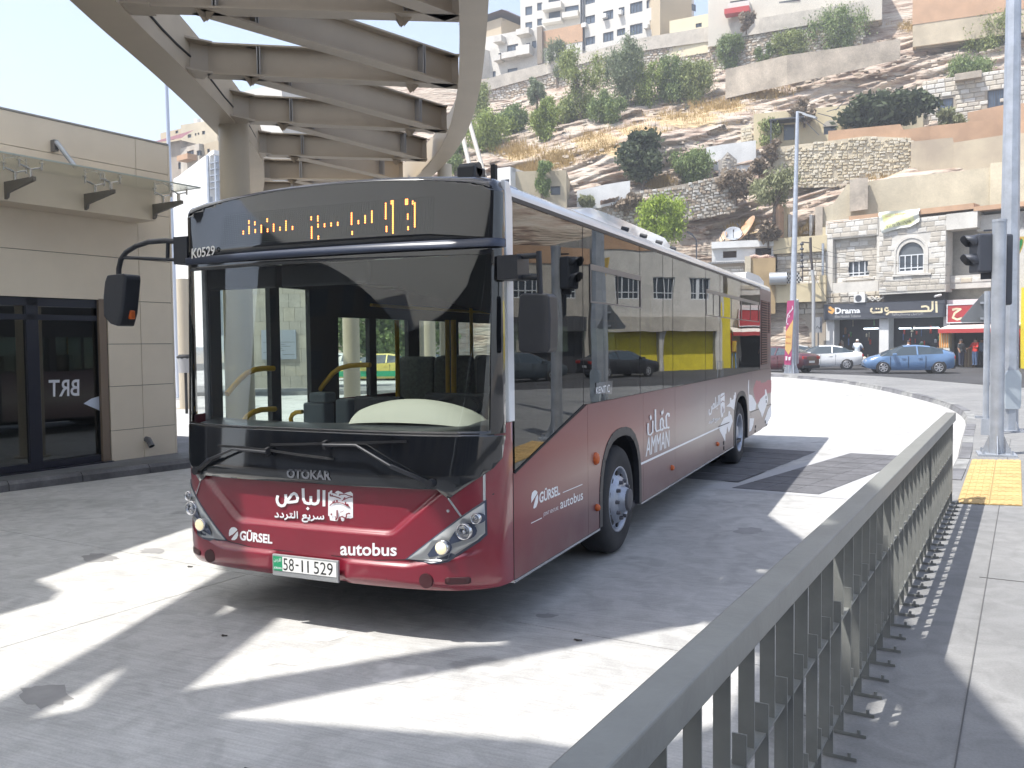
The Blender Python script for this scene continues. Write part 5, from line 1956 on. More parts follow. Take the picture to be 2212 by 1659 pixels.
# ================================================================== hillside
HC = [700, 940, 1100, 1250, 1400, 1550, 1700, 1850, 2000, 2212, 2600, 3200, 4200]
HY = [[770, 790, 790, 790, 790, 788, 786, 786, 786, 790, 800, 830, 930],
 [440, 440, 440, 445, 435, 520, 540, 470, 450, 430, 400, 330, 60],
 [400, 400, 395, 400, 392, 430, 440, 400, 385, 365, 340, 280, 0],
 [360, 360, 350, 330, 300, 330, 385, 375, 362, 350, 310, 260, -60],
 [320, 320, 310, 290, 270, 270, 330, 310, 300, 290, 260, 220, -120],
 [280, 280, 265, 240, 240, 225, 260, 230, 200, 190, 180, 160, -200],
 [240, 240, 235, 200, 180, 190, 205, 160, 130, 100, 100, 100, -260],
 [225, 225, 218, 165, 150, 150, 125, 92, 75, 60, 50, 50, -320],
 [188, 186, 163, 117, 83, 60, 36, 4, -30, -60, -80, -80, -500],
 [187, 185, 162, 116, 82, 59, 35, 3, -32, -62, -82, -82, -510]]
HD = [[72, 68, 68, 67, 66, 65, 62, 61.5, 60, 57, 48, 36, 27],
 [74, 69, 69, 68, 67, 67, 64, 62.5, 61, 59, 51, 40, 29],
 [78, 73, 73, 71, 70, 70, 67, 64.5, 63.5, 62, 55, 43, 32],
 [84, 78, 76, 74, 72, 73.5, 69, 67, 66.5, 65, 57, 46, 34],
 [90, 84, 82, 79, 77, 76.5, 71, 69, 68.5, 68, 59, 47, 36],
 [96, 90, 88, 86, 84, 82, 77, 77, 75.5, 74.5, 66, 52, 40],
 [103, 97, 97, 95, 93, 85, 80, 80.5, 79.5, 79, 70, 56, 44],
 [112, 105, 105, 101, 99, 91, 88, 86, 84.5, 83, 75, 62, 50],
 [113, 106.5, 106.5, 103, 101, 96, 92, 89, 87, 85, 80, 68, 56],
 [190, 180, 180, 175, 170, 160, 150, 150, 150, 150, 150, 130, 110]]
HY, HD = np.array(HY, float), np.array(HD, float)
HC = np.array(HC, float)
def lv_at(px):
 return np.array([np.interp(px, HC, HY[k]) for k in range(10)]), np.array([np.interp(px, HC, HD[k]) for k in range(10)])
def hill_point(px, t):
 """t in 0..9 (level, fractional)"""
 ys, ds = lv_at(px)
 return D(px, np.interp(t, range(10), ys), np.interp(t, range(10), ds))
def hill_at(px, py):
 ys, ds = lv_at(px)
 o_ = np.argsort(ys)
 return D(px, py, float(np.interp(py, ys[o_], ds[o_])))
def hill_depth(px, py):
 ys, ds = lv_at(px)
 o_ = np.argsort(ys)
 return float(np.interp(py, ys[o_], ds[o_]))
grass_spots = [(1290, 312, 60, 26), (1480, 262, 90, 24), (1560, 235, 70, 18), (1205, 345, 45, 22), (1150, 372, 40, 18), (1340, 330, 70, 16), (1385, 290, 60, 16), (1640, 205, 60, 14), (1700, 520, 45, 20),
   (1650, 560, 50, 20), (1885, 380, 60, 12), (1770, 500, 40, 26), (1420, 400, 30, 12), (2000, 60, 60, 12), (1120, 330, 50, 20), (1610, 500, 30, 14)]
pxs = np.concatenate([np.arange(700, 1000, 12), np.arange(1000, 2240, 3.6), np.arange(2240, 3300, 16), np.arange(3300, 4201, 60)])
tts = np.concatenate([np.linspace(0, 1, 26)[:-1], np.linspace(1, 7, 190)[:-1], np.linspace(7, 8, 16)[:-1], [8.0, 8.05, 8.3, 9.0]])
seedv = Vector((3.1, 7.7, 1.9))
ux_ = np.array([R_[0], R_[1]]) / np.hypot(R_[0], R_[1])
rows = []
cols_ = []
for t in tts:
 row = []
 for px in pxs:
  P = hill_point(px, t)
  y_ = np.interp(t, range(10), lv_at(px)[0])
  a = float((P[:2] - CAM_LOC[:2]) @ ux_)
  z = P[2]
  s_ = z - a * .30
  w1 = noise.noise(Vector((a * .05, s_ * .55, 1.3)))
  w2 = noise.noise(Vector((a * .22, s_ * 1.9, 4.1)))
  w3 = noise.noise(Vector((a * .75, s_ * 3.8, 8.8)))
  w4 = noise.noise(Vector((P[0] * .13, P[1] * .13, P[2] * .13)))
  amp = 1.0
  if t < 1:
   amp = .25
  if t > 6.9:
   amp = .12 if t < 8.1 else 0
  flat = 0.0
  for gx, gy, rx, ry in grass_spots:
   e = ((px - gx) / rx) ** 2 + ((y_ - gy) / ry) ** 2
   flat = max(flat, math.exp(-e * 1.2))
  ledge = (s_ * .42 + w1 * .8) % 1.0
  step_ = -(ledge ** 2.2) * 1.15
  dd = (w1 * 1.1 + (w2 * .75 + w3 * .42 + step_) * (1 - flat * .9) + w4 * .8) * amp * (1 if t < 7 else .5)
  hd = P - CAM_LOC
  hd = hd / np.linalg.norm(hd)
  P = P + np.array([hd[0], hd[1], 0]) * dd
  if 1 <= t < 7:
   P[2] += w3 * .12
  row.append(P)
  cols_.append(flat)
 rows.append(row)
b = MB()
b.grid(rows, s=True, flip=False)
m_hill = bpy.data.materials.new('hill rock')
m_hill.use_nodes = True
nt = m_hill.node_tree
bs = nt.nodes['Principled BSDF']
bs.inputs['Roughness'].default_value = .92
geo = nd(nt, 'ShaderNodeNewGeometry')
mp = nd(nt, 'ShaderNodeMapping')
mp.inputs['Scale'].default_value = (.22, .22, 1.5)
mp.inputs['Rotation'].default_value = (math.radians(0), math.radians(-15), YAW)
nt.links.new(geo.outputs['Position'], mp.inputs['Vector'])
n1 = nd(nt, 'ShaderNodeTexNoise')
n1.inputs['Scale'].default_value = 1.5
n1.inputs['Detail'].default_value = 9
n1.inputs['Roughness'].default_value = .68
nt.links.new(mp.outputs['Vector'], n1.inputs['Vector'])
r1 = nd(nt, 'ShaderNodeValToRGB')
e = r1.color_ramp.elements
e[0].position, e[0].color = .34, (.14, .095, .07, 1)
e[1].position, e[1].color = .68, (.56, .51, .44, 1)
for p, c in ((.42, (.29, .205, .155)), (.48, (.42, .33, .265)), (.56, (.48, .41, .34))):
 q = e.new(p)
 q.color = (*c, 1)
nt.links.new(n1.outputs['Fac'], r1.inputs['Fac'])
n2 = nd(nt, 'ShaderNodeTexNoise')
n2.inputs['Scale'].default_value = .22
n2.inputs['Detail'].default_value = 6
nt.links.new(geo.outputs['Position'], n2.inputs['Vector'])
r2 = nd(nt, 'ShaderNodeValToRGB')
r2.color_ramp.elements[0].position = .50
r2.color_ramp.elements[1].position = .60
nt.links.new(n2.outputs['Fac'], r2.inputs['Fac'])
mx = nd(nt, 'ShaderNodeMix', data_type='RGBA')
mx.inputs[7].default_value = (.42, .36, .29, 1)
mm = nd(nt, 'ShaderNodeMath', operation='MULTIPLY')
mm.inputs[1].default_value = .55
nt.links.new(r2.outputs['Color'], mm.inputs[0])
nt.links.new(mm.outputs[0], mx.inputs['Factor'])
nt.links.new(r1.outputs['Color'], mx.inputs[6])
at = nd(nt, 'ShaderNodeAttribute')
at.attribute_name = 'grass'
mx2 = nd(nt, 'ShaderNodeMix', data_type='RGBA')
n3 = nd(nt, 'ShaderNodeTexNoise')
n3.inputs['Scale'].default_value = 2.2
n3.inputs['Detail'].default_value = 8
nt.links.new(geo.outputs['Position'], n3.inputs['Vector'])
r3 = nd(nt, 'ShaderNodeValToRGB')
r3.color_ramp.elements[0].position = .38
r3.color_ramp.elements[0].color = (.36, .25, .13, 1)
r3.color_ramp.elements[1].position = .62
r3.color_ramp.elements[1].color = (.54, .42, .24, 1)
nt.links.new(n3.outputs['Fac'], r3.inputs['Fac'])
ad = nd(nt, 'ShaderNodeMath', operation='ADD')
nt.links.new(at.outputs['Fac'], ad.inputs[0])
nt.links.new(n3.outputs['Fac'], ad.inputs[1])
mr = nd(nt, 'ShaderNodeMapRange')
mr.inputs['From Min'].default_value = .85
mr.inputs['From Max'].default_value = 1.05
nt.links.new(ad.outputs[0], mr.inputs['Value'])
nt.links.new(mr.outputs['Result'], mx2.inputs['Factor'])
nt.links.new(mx.outputs[2], mx2.inputs[6])
nt.links.new(r3.outputs['Color'], mx2.inputs[7])
nt.links.new(mx2.outputs[2], bs.inputs['Base Color'])
n4 = nd(nt, 'ShaderNodeTexNoise')
n4.inputs['Scale'].default_value = 5.0
n4.inputs['Detail'].default_value = 6
nt.links.new(mp.outputs['Vector'], n4.inputs['Vector'])
bp = nd(nt, 'ShaderNodeBump')
bp.inputs['Distance'].default_value = .35
nt.links.new(n4.outputs['Fac'], bp.inputs['Height'])
nt.links.new(bp.outputs['Normal'], bs.inputs['Normal'])
hill = struct(b.build('hill', m_hill))
at_ = hill.data.attributes.new('grass', 'FLOAT', 'POINT')
at_.data.foreach_set('value', np.array(cols_, dtype=np.float32))
class Wall:
 def __init__(self, pa, da, pb, db):
  """plane through the vertical lines at (pixel column, depth) a and b"""
  A, B = D(pa, 700, da), D(pb, 700, db)
  self.o = A[:2].copy()
  d = B[:2] - A[:2]
  self.L = float(np.linalg.norm(d))
  self.d = d / self.L
  self.n = np.array([self.d[1], -self.d[0]])
  if (CAM_LOC[:2] - self.o) @ self.n < 0:
   self.n = -self.n
  self.ang = math.atan2(self.d[1], self.d[0])
 def uz(self, px, py, off=0.0):
  r = ray(px, py)
  o = self.o + self.n * off
  t = ((o - CAM_LOC[:2]) @ self.n) / (r[:2] @ self.n)
  P = CAM_LOC + r * t
  return float((P[:2] - self.o) @ self.d), float(P[2])
 def P(self, u, z, off=0.0):
  q = self.o + self.d * u + self.n * off
  return np.array([q[0], q[1], z])
 def box(self, b, u0, u1, z0, z1, o0, o1, m=0):
  return b.obox(self.P(u0, z0, o0), self.P(u1, z0, o0) - self.P(u0, z0, o0), self.P(u0, z0, o1) - self.P(u0, z0, o0), (0, 0, z1 - z0), m)
 def rect(self, x0, y0, x1, y1, off=0.0):
  """pixel rectangle -> u0, u1, z0, z1 (averaged)"""
  ua, za = self.uz(x0, (y0 + y1) / 2, off)
  ub, zb = self.uz(x1, (y0 + y1) / 2, off)
  xm = (x0 + x1) / 2
  return min(ua, ub), max(ua, ub), self.uz(xm, y1, off)[1], self.uz(xm, y0, off)[1]
 def poly(self, b, pts, o0, o1, m=0):
  """pixel polygon on the plane, extruded"""
  q = [self.uz(px, py, 0) for px, py in pts]
  n3 = np.array([self.n[0], self.n[1], 0])
  o = self.P(0, 0, o0)
  return b.prism(q, o, np.array([self.d[0], self.d[1], 0]), EZ, n3 * (o1 - o0), m)
 def face_with_openings(self, b, u0, u1, z0, z1, ops, o_front, thick=.25, m=0, reveal=.18):
  """wall slab cut by rectangular openings (u0,u1,z0,z1)"""
  us = sorted({u0, u1, *[max(u0, min(u1, v)) for o in ops for v in o[:2]]})
  zs_ = sorted({z0, z1, *[max(z0, min(z1, v)) for o in ops for v in o[2:4]]})
  for a, c in zip(us[:-1], us[1:]):
   if c - a < 1e-5:
    continue
   run = None
   for e, f in zip(zs_[:-1], zs_[1:]):
    if f - e < 1e-5:
     continue
    mu, mz = (a + c) / 2, (e + f) / 2
    hole = any(o[0] < mu < o[1] and o[2] < mz < o[3] for o in ops)
    if hole:
     if run:
      self.box(b, a, c, run[0], run[1], o_front - thick, o_front, m)
      run = None
    else:
     run = (run[0] if run else e, f)
   if run:
    self.box(b, a, c, run[0], run[1], o_front - thick, o_front, m)
  return b
m_winframe = mat('window frame white', (.62, .64, .66), rough=.5)
m_wframed = mat('window frame dark', (.06, .065, .08), rough=.5)
m_pane = mat('window pane dark', (.035, .045, .060), rough=.12, spec=.7)
m_stone = mat('pale limestone', (.47, .43, .37), rough=.85, var=.18, vscale=1.1, fine=.12, fscale=14)
m_stone2 = mat('white limestone', (.58, .555, .51), rough=.85, var=.14, vscale=.9, fine=.10, fscale=14)
m_cream = mat('cream plaster', (.55, .48, .36), rough=.85, var=.14, vscale=.6, fine=.06, fscale=10)
m_cream2 = mat('pale plaster', (.52, .46, .345), rough=.85, var=.2, vscale=.5, fine=.08, fscale=10)
m_yellow = mat('yellow plaster', (.56, .475, .31), rough=.85, var=.12, vscale=.6)
m_orange = mat('orange plaster', (.47, .30, .19), rough=.85, var=.14, vscale=.7)
m_whitew = mat('white wash', (.66, .66, .65), rough=.8, var=.12, vscale=.8)
m_conc2 = mat('weathered cement', (.42, .365, .30), rough=.9, var=.3, vscale=.5, fine=.12, fscale=8)
m_mort = mat('mortar tan', (.36, .31, .25), rough=.95)  # tan mortar behind and between the stones
def window(w, parent, u0, u1, z0, z1, off, frame=m_winframe, nm=2, pane=m_pane, depth=.12, transom=None, fw=.06, grille=False):
 b = MB()
 for a, c, e, f in ((u0, u1, z0, z0 + fw), (u0, u1, z1 - fw, z1), (u0, u0 + fw, z0 + fw, z1 - fw), (u1 - fw, u1, z0 + fw, z1 - fw)):
  w.box(b, a, c, e, f, off - depth, off - depth + .05)
 for k in range(1, nm):
  uu = u0 + (u1 - u0) * k / nm
  w.box(b, uu - fw / 2, uu + fw / 2, z0 + fw, z1 - fw, off - depth + .002, off - depth + .048)
 if transom:
  zz = z0 + (z1 - z0) * transom
  w.box(b, u0 + fw, u1 - fw, zz - fw / 2, zz + fw / 2, off - depth + .004, off - depth + .046)
 o = b.build('window', frame, parent)
 b = MB()
 w.box(b, u0, u1, z0, z1, off - depth - .03, off - depth - .01)
 b.build('pane', pane, o)
 return o
def simple_building(name, label, cat, pa, da, pb, db, ytop_px, zbase, wins, m=m_cream, back=8.0, parapet=None, group=None, frame=m_wframed, nm=2):
 """block whose front lies on the plane pa-pb; ytop_px = pixel y of the roof at pa; wins = pixel rectangles"""
 w = Wall(pa, da, pb, db)
 ztop = w.uz(pa, ytop_px)[1]
 t = thing(name, label, cat, tuple(w.P(w.L / 2, zbase)), group)
 ops = [w.rect(*r[:4]) for r in wins]
 b = MB()
 w.face_with_openings(b, 0, w.L, zbase, ztop, ops, 0.0, thick=.3)
 w.box(b, 0, w.L, zbase, ztop, -back, -.8)
 w.box(b, 0, w.L, ztop - .3, ztop - .02, -.8, -.3)
 w.box(b, 0, .3, zbase, ztop, -.8, -.3)
 w.box(b, w.L - .3, w.L, zbase, ztop, -.8, -.3)
 b.build('wall', m, t)
 for o, r in zip(ops, wins):
  window(w, t, *o, 0.0, frame=frame, nm=(r[4] if len(r) > 4 else nm))
 if parapet:
  b = MB()
  w.box(b, -.05, w.L + .05, ztop - parapet[0], ztop + .02, -.3, .04)
  b.build('parapet', parapet[1], t)
 return t, w, ztop
# ================================================================== shop terrace across the street
SW = Wall(1798, 61.0, 2124, 54.2)
MV = M5                                                  # view of the region [1840,480]-[2560,1020]
def zpv(x, y):
 return MV(x, y)
def SR(x0, y0, x1, y1, off=0.0):
 a, c = MV(x0, y0), MV(x1, y1)
 return SW.rect(a[0], a[1], c[0], c[1], off)
def SP_(x, y, off=0.0):
 return SW.uz(*MV(x, y), off)
shop = thing('shop_building', 'white stone two storey shop building with black shop sign and arched upper window', 'building', tuple(SW.P(5, .2)))
zg = SW.uz(*MV(900, 1335))[1] - .05
uL = SP_(690, 500)[0]
uR = SP_(1620, 500)[0]
uEnd = SP_(2240, 500)[0]
zT = SP_(1000, 190)[1]
zS = SP_(900, 770)[1]                 # top of ground storey
zS2 = SP_(900, 690)[1]
b = MB()
w4 = SR(835, 520, 1015, 645)
rec = SR(745, 350, 1080, 690)
SW.face_with_openings(b, uL, SP_(1110, 500)[0], zS, zT, [rec], 0.0, thick=.35)
b.build('wall', m_stone2, shop)
b = MB()
SW.face_with_openings(b, rec[0], rec[1], rec[2] - .1, rec[3] + .1, [w4], -.36, thick=.3)
SW.box(b, uL, uEnd, zg, zT - .3, -9, -1.2)
SW.box(b, uL, uEnd, zT - .5, zT - .2, -1.2, -.35)
SW.box(b, uL, uL + .3, zg, zT - .3, -1.2, -.35)
b.build('recess_wall', m_stone, shop)
window(SW, shop, *w4, -.36, nm=4, transom=.22, fw=.07)
uM0, uM1 = SP_(1100, 500, .6)[0], SP_(1612, 500, .6)[0]
ar = SR(1248, 480, 1440, 610, .6)
zM0, zM1 = SP_(1300, 765, .6)[1], SP_(1300, 190, .6)[1]
arch_z = SP_(1345, 385, .6)[1]
uc, rw = (ar[0] + ar[1]) / 2, (ar[1] - ar[0]) / 2
hole = [(ar[0], ar[2]), (ar[1], ar[2]), (ar[1], ar[3])] + [(uc + rw * math.cos(t), ar[3] + (arch_z - ar[3]) * math.sin(t)) for t in np.linspace(0, math.pi, 15)[1:-1]] + [(ar[0], ar[3])]
b = MB()
d3 = np.array([SW.d[0], SW.d[1], 0])
n3 = np.array([SW.n[0], SW.n[1], 0])
b.prism([(uM0, zM0), (uM1, zM0), (uM1, zM1 - .15), (uM0, zM1 - .15)], SW.P(0, 0, .3), d3, EZ, n3 * .3, holes=[hole[::-1]])
SW.box(b, uM0, uM0 + .25, zM0, zM1 - .15, -.6, .3)
SW.box(b, uM1 - .25, uM1, zM0, zM1 - .15, -.6, .3)
SW.box(b, uM0, uM1, zM0 - .12, zM0, -.6, .6)
b.build('bay', m_stone2, shop)
window(SW, shop, ar[0], ar[1], ar[2], ar[3], .6, nm=4, transom=.22, fw=.06)
b = MB()
b.prism([(ar[0], ar[3]), (ar[1], ar[3])] + [(uc + rw * math.cos(t), ar[3] + (arch_z - ar[3]) * math.sin(t)) for t in np.linspace(0, math.pi, 15)[1:-1]], SW.P(0, 0, .44), d3, EZ, n3 * .03)
b.build('fanlight', mat('fanlight grey', (.11, .12, .13), rough=.25), shop)
b = MB()
SW.box(b, ar[0] - .35, ar[1] + .5, ar[2] - .28, ar[2] - .16, .6, .72)
for s_ in (ar[0] - .30, ar[1] + .16):
 SW.box(b, s_, s_ + .14, ar[2] - .16, ar[3] + .1, .6, .66)
for k in range(15):
 t0, t1 = math.pi * k / 15, math.pi * (k + 1) / 15
 b.prism([(uc + (rw + .16) * math.cos(t0), ar[3] + .1 + (arch_z - ar[3] + .16) * math.sin(t0)), (uc + (rw + .30) * math.cos(t0), ar[3] + .1 + (arch_z - ar[3] + .30) * math.sin(t0)),
   (uc + (rw + .30) * math.cos(t1), ar[3] + .1 + (arch_z - ar[3] + .30) * math.sin(t1)), (uc + (rw + .16) * math.cos(t1), ar[3] + .1 + (arch_z - ar[3] + .16) * math.sin(t1))][::-1], SW.P(0, 0, .6), d3, EZ, n3 * .05)
b.build('window_surround', m_stone2, shop)
b = MB()
SW.box(b, w4[0] - .3, w4[1] + .3, w4[2] - .25, w4[2] - .13, -.36, -.24)
b.build('window_sill', m_stone2, shop)
rb = SR(1620, 290, 1920, 700)
b = MB()
SW.box(b, uM1, SP_(1850, 500, .6)[0], SP_(1700, 285, .6)[1], zM1 - .12, -.6, .6)
b.build('balcony_slab', m_stone2, shop)
b = MB()
SW.box(b, SP_(1850, 300)[0], uEnd, SP_(1900, 300)[1], zM1 - .35, -1.2, 0)
b.build('fascia_band', m_stone2, shop)
b = MB()
SW.box(b, uM1, uEnd, zS - .1, SP_(1700, 640)[1], -1.2, -.2)
b.build('balcony_slab', m_stone2, shop)
wr = SR(1785, 465, 1900, 595)
window(SW, shop, *wr, -1.0, nm=2, fw=.07)
b = MB()
SW.box(b, SP_(2110, 400)[0], uEnd, zg, zM1 - .4, -1.2, .0)
b.build('end_wall', m_stone2, shop)
for x0, x1, y0, y1 in ((700, 870, 222, 250), (870, 1100, 175, 205), (1395, 1850, 118, 160), (1850, 2240, 100, 135)):
 r = SR(x0, y0, x1, y1)
 b = MB()
 SW.box(b, r[0], r[1], r[2], r[3], -.6, .06 if x0 < 1300 else .62)
 b.build('orange_parapet', m_orange, shop)
b = MB()
for x0, x1, y0, y1 in ((745, 1095, 205, 345), (690, 745, 250, 760)):
 r = SR(x0, y0, x1, y1)
 SW.box(b, r[0], r[1], r[2], r[3], -.05, .05)
r = SR(745, 690, 1095, 770)
SW.box(b, r[0], r[1], r[2], r[3], -.05, .04)
b.build('wall_band', m_stone2, shop)
ug0, ug1 = SP_(275, 850)[0], SP_(1120, 850)[0]
random.seed(21)
def blocks(w, parent, u0, u1, z0, z1, off, bw, bh, m, depth=.06, jit=.25, skip=(), name='stone_block', cap=300, back=None, rough=.02, g=.018):
 """coursed stone blocks as separate parts; past cap the rest is joined"""
 n = 0
 rest = MB()
 z = z0
 while z < z1 - bh * .3:
  h = bh * random.uniform(1 - jit * .5, 1 + jit * .5)
  h = min(h, z1 - z)
  u = u0 - random.uniform(0, bw * .8)
  while u < u1:
   ww = bw * random.uniform(1 - jit, 1 + jit)
   a, c = max(u, u0), min(u + ww, u1)
   u += ww
   if c - a < .08:
    continue
   mu, mz = (a + c) / 2, z + h / 2
   if any(s[0] - .02 < mu < s[1] + .02 and s[2] - .05 < mz < s[3] + .05 for s in skip):
    continue
   dp = depth + random.uniform(-rough, rough)
   b = MB() if n < cap else rest
   o_ = w.P(0, 0, off)
   dd = np.array([w.d[0], w.d[1], 0])
   nn = np.array([w.n[0], w.n[1], 0])
   e = min(.05, h * .18)
   F0 = [(a + g, z + g), (c - g, z + g), (c - g, z + h - g), (a + g, z + h - g)]
   F1 = [(a + g + e, z + g + e), (c - g - e, z + g + e), (c - g - e, z + h - g - e), (a + g + e, z + h - g - e)]
   v = [o_ + dd * p[0] + EZ * p[1] for p in F0] + [o_ + dd * p[0] + EZ * p[1] + nn * dp * .6 for p in F0] + [o_ + dd * p[0] + EZ * p[1] + nn * dp for p in F1]
   fs_ = [(8, 9, 10, 11)] + [(i, (i + 1) % 4, (i + 1) % 4 + 4, i + 4) for i in range(4)] + [(i + 4, (i + 1) % 4 + 4, (i + 1) % 4 + 8, i + 8) for i in range(4)]
   if np.dot(np.cross(dd, EZ), nn) < 0:
    fs_ = [f[::-1] for f in fs_]
   b.add(v, fs_)
   if n < cap:
    b.build(name, m if not isinstance(m, list) else random.choice(m), parent)
   n += 1
  z += h
 if rest.n:
  o = rest.build(name, m if not isinstance(m, list) else m[0], parent)
  o['kind'] = 'stuff'
 return n
m_blk = [m_stone2, m_stone, mat('limestone warm', (.50, .44, .35), rough=.85, var=.2, vscale=2)]
zb0, zb1 = SP_(500, 945)[1], SP_(500, 845)[1]
b = MB()
SW.box(b, ug0, uL + .0, zg, zb1, -.6, -.02)
SW.box(b, uL, SP_(1110, 500)[0], SP_(900, 860)[1], zS + .05, -.35, -.02)
b.build('mortar_wall', m_mort, shop)
blocks(SW, shop, ug0, uL + .2, SP_(500, 940)[1], SP_(500, 840)[1], -.02, .62, .42, m_blk, rough=.03, depth=.10, cap=120)
blocks(SW, shop, uL, SP_(1110, 500)[0], SP_(900, 850)[1], zS, -.02, .62, .36, m_blk, depth=.09, cap=120)
thin = dict(depth=.035, rough=.008, g=.012, jit=.12)
blocks(SW, shop, uM0, uM1, zM0, zM1 - .2, .60, .62, .34, m_blk[:2], skip=[(ar[0] - .32, ar[1] + .32, ar[2] - .3, arch_z + .35)], cap=90, **thin)
blocks(SW, shop, rec[0], rec[1], rec[2], rec[3], -.36, .62, .34, m_blk[:2], skip=[w4], cap=60, **thin)
blocks(SW, shop, uL + .1, SP_(1090, 500)[0], rec[3] + .08, zT - .1, .05, .62, .34, m_blk[:2], cap=40, **thin)
blocks(SW, shop, SP_(1640, 500)[0], uEnd, SP_(1700, 700)[1], SP_(1700, 660)[1], -.2, .62, .34, m_blk, cap=30, **thin)
b = MB()
zGt = SP_(900, 975)[1]
SW.box(b, uL - .1, uEnd, zGt - .02, SP_(900, 860)[1], -.9, -.02)
for x0, x1 in ((690, 752), (1098, 1170), (1590, 1640)):
 r = SR(x0, 980, x1, 1340)
 SW.box(b, r[0], r[1], zg, zGt, -.9, -.02)
b.build('shop_pillar', m_whitew, shop)
m_dark = mat('shop interior dark', (.035, .035, .04), rough=.8)
b = MB()
SW.box(b, uL, uEnd, zg, zGt, -1.25, -1.15)
b.build('shop_back', m_dark, shop)
m_goods = [mat('goods ' + n, c, rough=.6) for n, c in (('brown', (.20, .10, .05)), ('cream', (.45, .40, .30)), ('red', (.35, .03, .02)), ('silver', (.35, .35, .37)), ('blue', (.05, .10, .25)), ('green', (.06, .16, .07)))]
random.seed(5)
for k in range(46):
 x = random.uniform(770, 1085) if k < 22 else random.uniform(1190, 1570)
 y = random.uniform(1020, 1280)
 u_, z_ = SP_(x, y, -.9)
 b = MB()
 h = random.uniform(.15, .55)
 w_ = random.uniform(.05, .22)
 b.lathe([(0, 0), (w_ * .5, .04), (w_ * .35, h * .5), (w_ * .5, h * .8), (0, h)], SW.P(u_, z_, -.9 + random.uniform(-.1, .3)), (0, 0, 1), n=7)
 b.build('hanging_goods', random.choice(m_goods), shop)
for x0, x1, y in ((985, 1095, 1050), (1255, 1345, 1048), (1365, 1560, 1046)):
 a, c = SP_(x0, y, -.5), SP_(x1, y, -.5)
 b = MB()
 SW.box(b, a[0], c[0], a[1] - .04, a[1] + .04, -.5, -.42)
 b.build('shop_light', mat('tube light', (.8, .85, .9), emis=(.75, .9, 1.0), estr=1.6), shop)
b = MB()
sg = SR(672, 880, 1605, 970, .35)
zc_l0, zc_l1 = SP_(690, 978, .35)[1], SP_(690, 865, .35)[1]
zr0, zr1 = SP_(1590, 960, .35)[1], SP_(1590, 825, .35)[1]
u0s, u1s = SP_(672, 920, .35)[0], SP_(1605, 890, .35)[0]
z0s, z1s = (zc_l0 + zr0) / 2, (zc_l1 + zr1) / 2
sign = thing('shop_sign', 'long black shop sign with white Latin and gold Arabic lettering', 'sign', tuple(SW.P((u0s + u1s) / 2, z0s, .35)))
SW.box(b, u0s, u1s, z0s, z1s, 0.0, .35)
b.build('sign_board', mat('sign charcoal', (.055, .06, .075), rough=.45), sign)
sf = lambda u, z, l: tuple(SW.P(u, z, .352 + l))
SGV = V(2040, 740, 2380, 2212)
sq = lambda x, y: SW.uz(*SGV(x, y), .352)
b = MB()
text_on(b, 'Drama', [sq(308, 292), sq(722, 275), sq(720, 195), sq(308, 185)], sf, bold=.03)
b.build('sign_lettering', mat('sign white', (.85, .86, .88), rough=.4), sign)
b = MB()
text_on(b, 'Elite Hookah Tobacco', [sq(308, 358), sq(728, 342), sq(728, 302), sq(308, 308)], sf)
text_on(b, '\uFE8E\uFEEC\uFE97\uFE8E\uFEE3\uFEB0\uFEE0\uFE98\uFEB4\uFEE3\uFEED \uFEDE\uFEF4\uFE9F\uFE8D\uFEAD\uFEF8\uFEDF', [sq(1240, 328), sq(1740, 308), sq(1740, 255), sq(1240, 275)], sf, shifts=((0, 0), (.003, 0)))
b.build('small_lettering', mat('sign grey', (.42, .42, .42), rough=.4), sign)
b = MB()
st_ = []
st_ += stroke([(1955, 85), (1962, 270)], 34)
st_ += stroke([(1895, 85), (1895, 215), (1870, 240), (1820, 245), (1190, 262)], 32)
st_ += stroke([(1710, 175), (1790, 165), (1830, 185), (1830, 240)], 30)
st_ += stroke([(1190, 262), (1165, 290), (1140, 305)], 30)
st_ += stroke(arc(1152, 220, 28, 28, 0, 330, 10), 28)
st_ += stroke([(1070, 190), (1075, 262), (930, 272), (900, 250), (900, 215), (925, 200)], 30)
st_ += [[(975, 195), (1000, 195), (1000, 218), (975, 218)], [(1012, 195), (1037, 195), (1037, 218), (1012, 218)]]
polys_on(b, [[sq(*p) for p in q] for q in st_], sf, step=.0015)
b.build('sign_lettering', mat('sign gold', (.72, .62, .42), rough=.4), sign)
b = MB()
polys_on(b, [[sq(*p) for p in ((205, 180), (235, 165), (265, 195), (300, 210), (300, 250), (262, 295), (195, 262), (200, 235), (245, 250), (255, 235), (205, 205))]], sf)
b.build('sign_emblem', mat('sign orange', (.72, .38, .12), rough=.4), sign)
rs = thing('shop_sign', 'red shop sign with cream Arabic letters and white frame above a red awning', 'sign', tuple(SW.P(SP_(1800, 900, .5)[0], 3.4, .5)))
r = SR(1618, 855, 2110, 1003, .5)
b = MB()
SW.box(b, r[0], r[1], r[2], r[3], .1, .5)
b.build('sign_board', mat('sign red', (.36, .035, .04), rough=.5), rs)
b = MB()
for q in ((r[0], r[1], r[2], r[2] + .06), (r[0], r[1], r[3] - .06, r[3]), (r[0], r[0] + .06, r[2] + .06, r[3] - .06), (r[1] - .06, r[1], r[2] + .06, r[3] - .06)):
 SW.box(b, *q, .5, .53)
b.build('sign_frame', m_winframe, rs)
b = MB()
sr = lambda x, y: SW.uz(*MV(x, y), .502)
st_ = stroke([(1660, 905), (1690, 898), (1725, 900), (1680, 930), (1665, 965), (1700, 980), (1735, 968)], 16)
st_ += stroke([(1795, 905), (1812, 925), (1790, 955), (1755, 975)], 15)
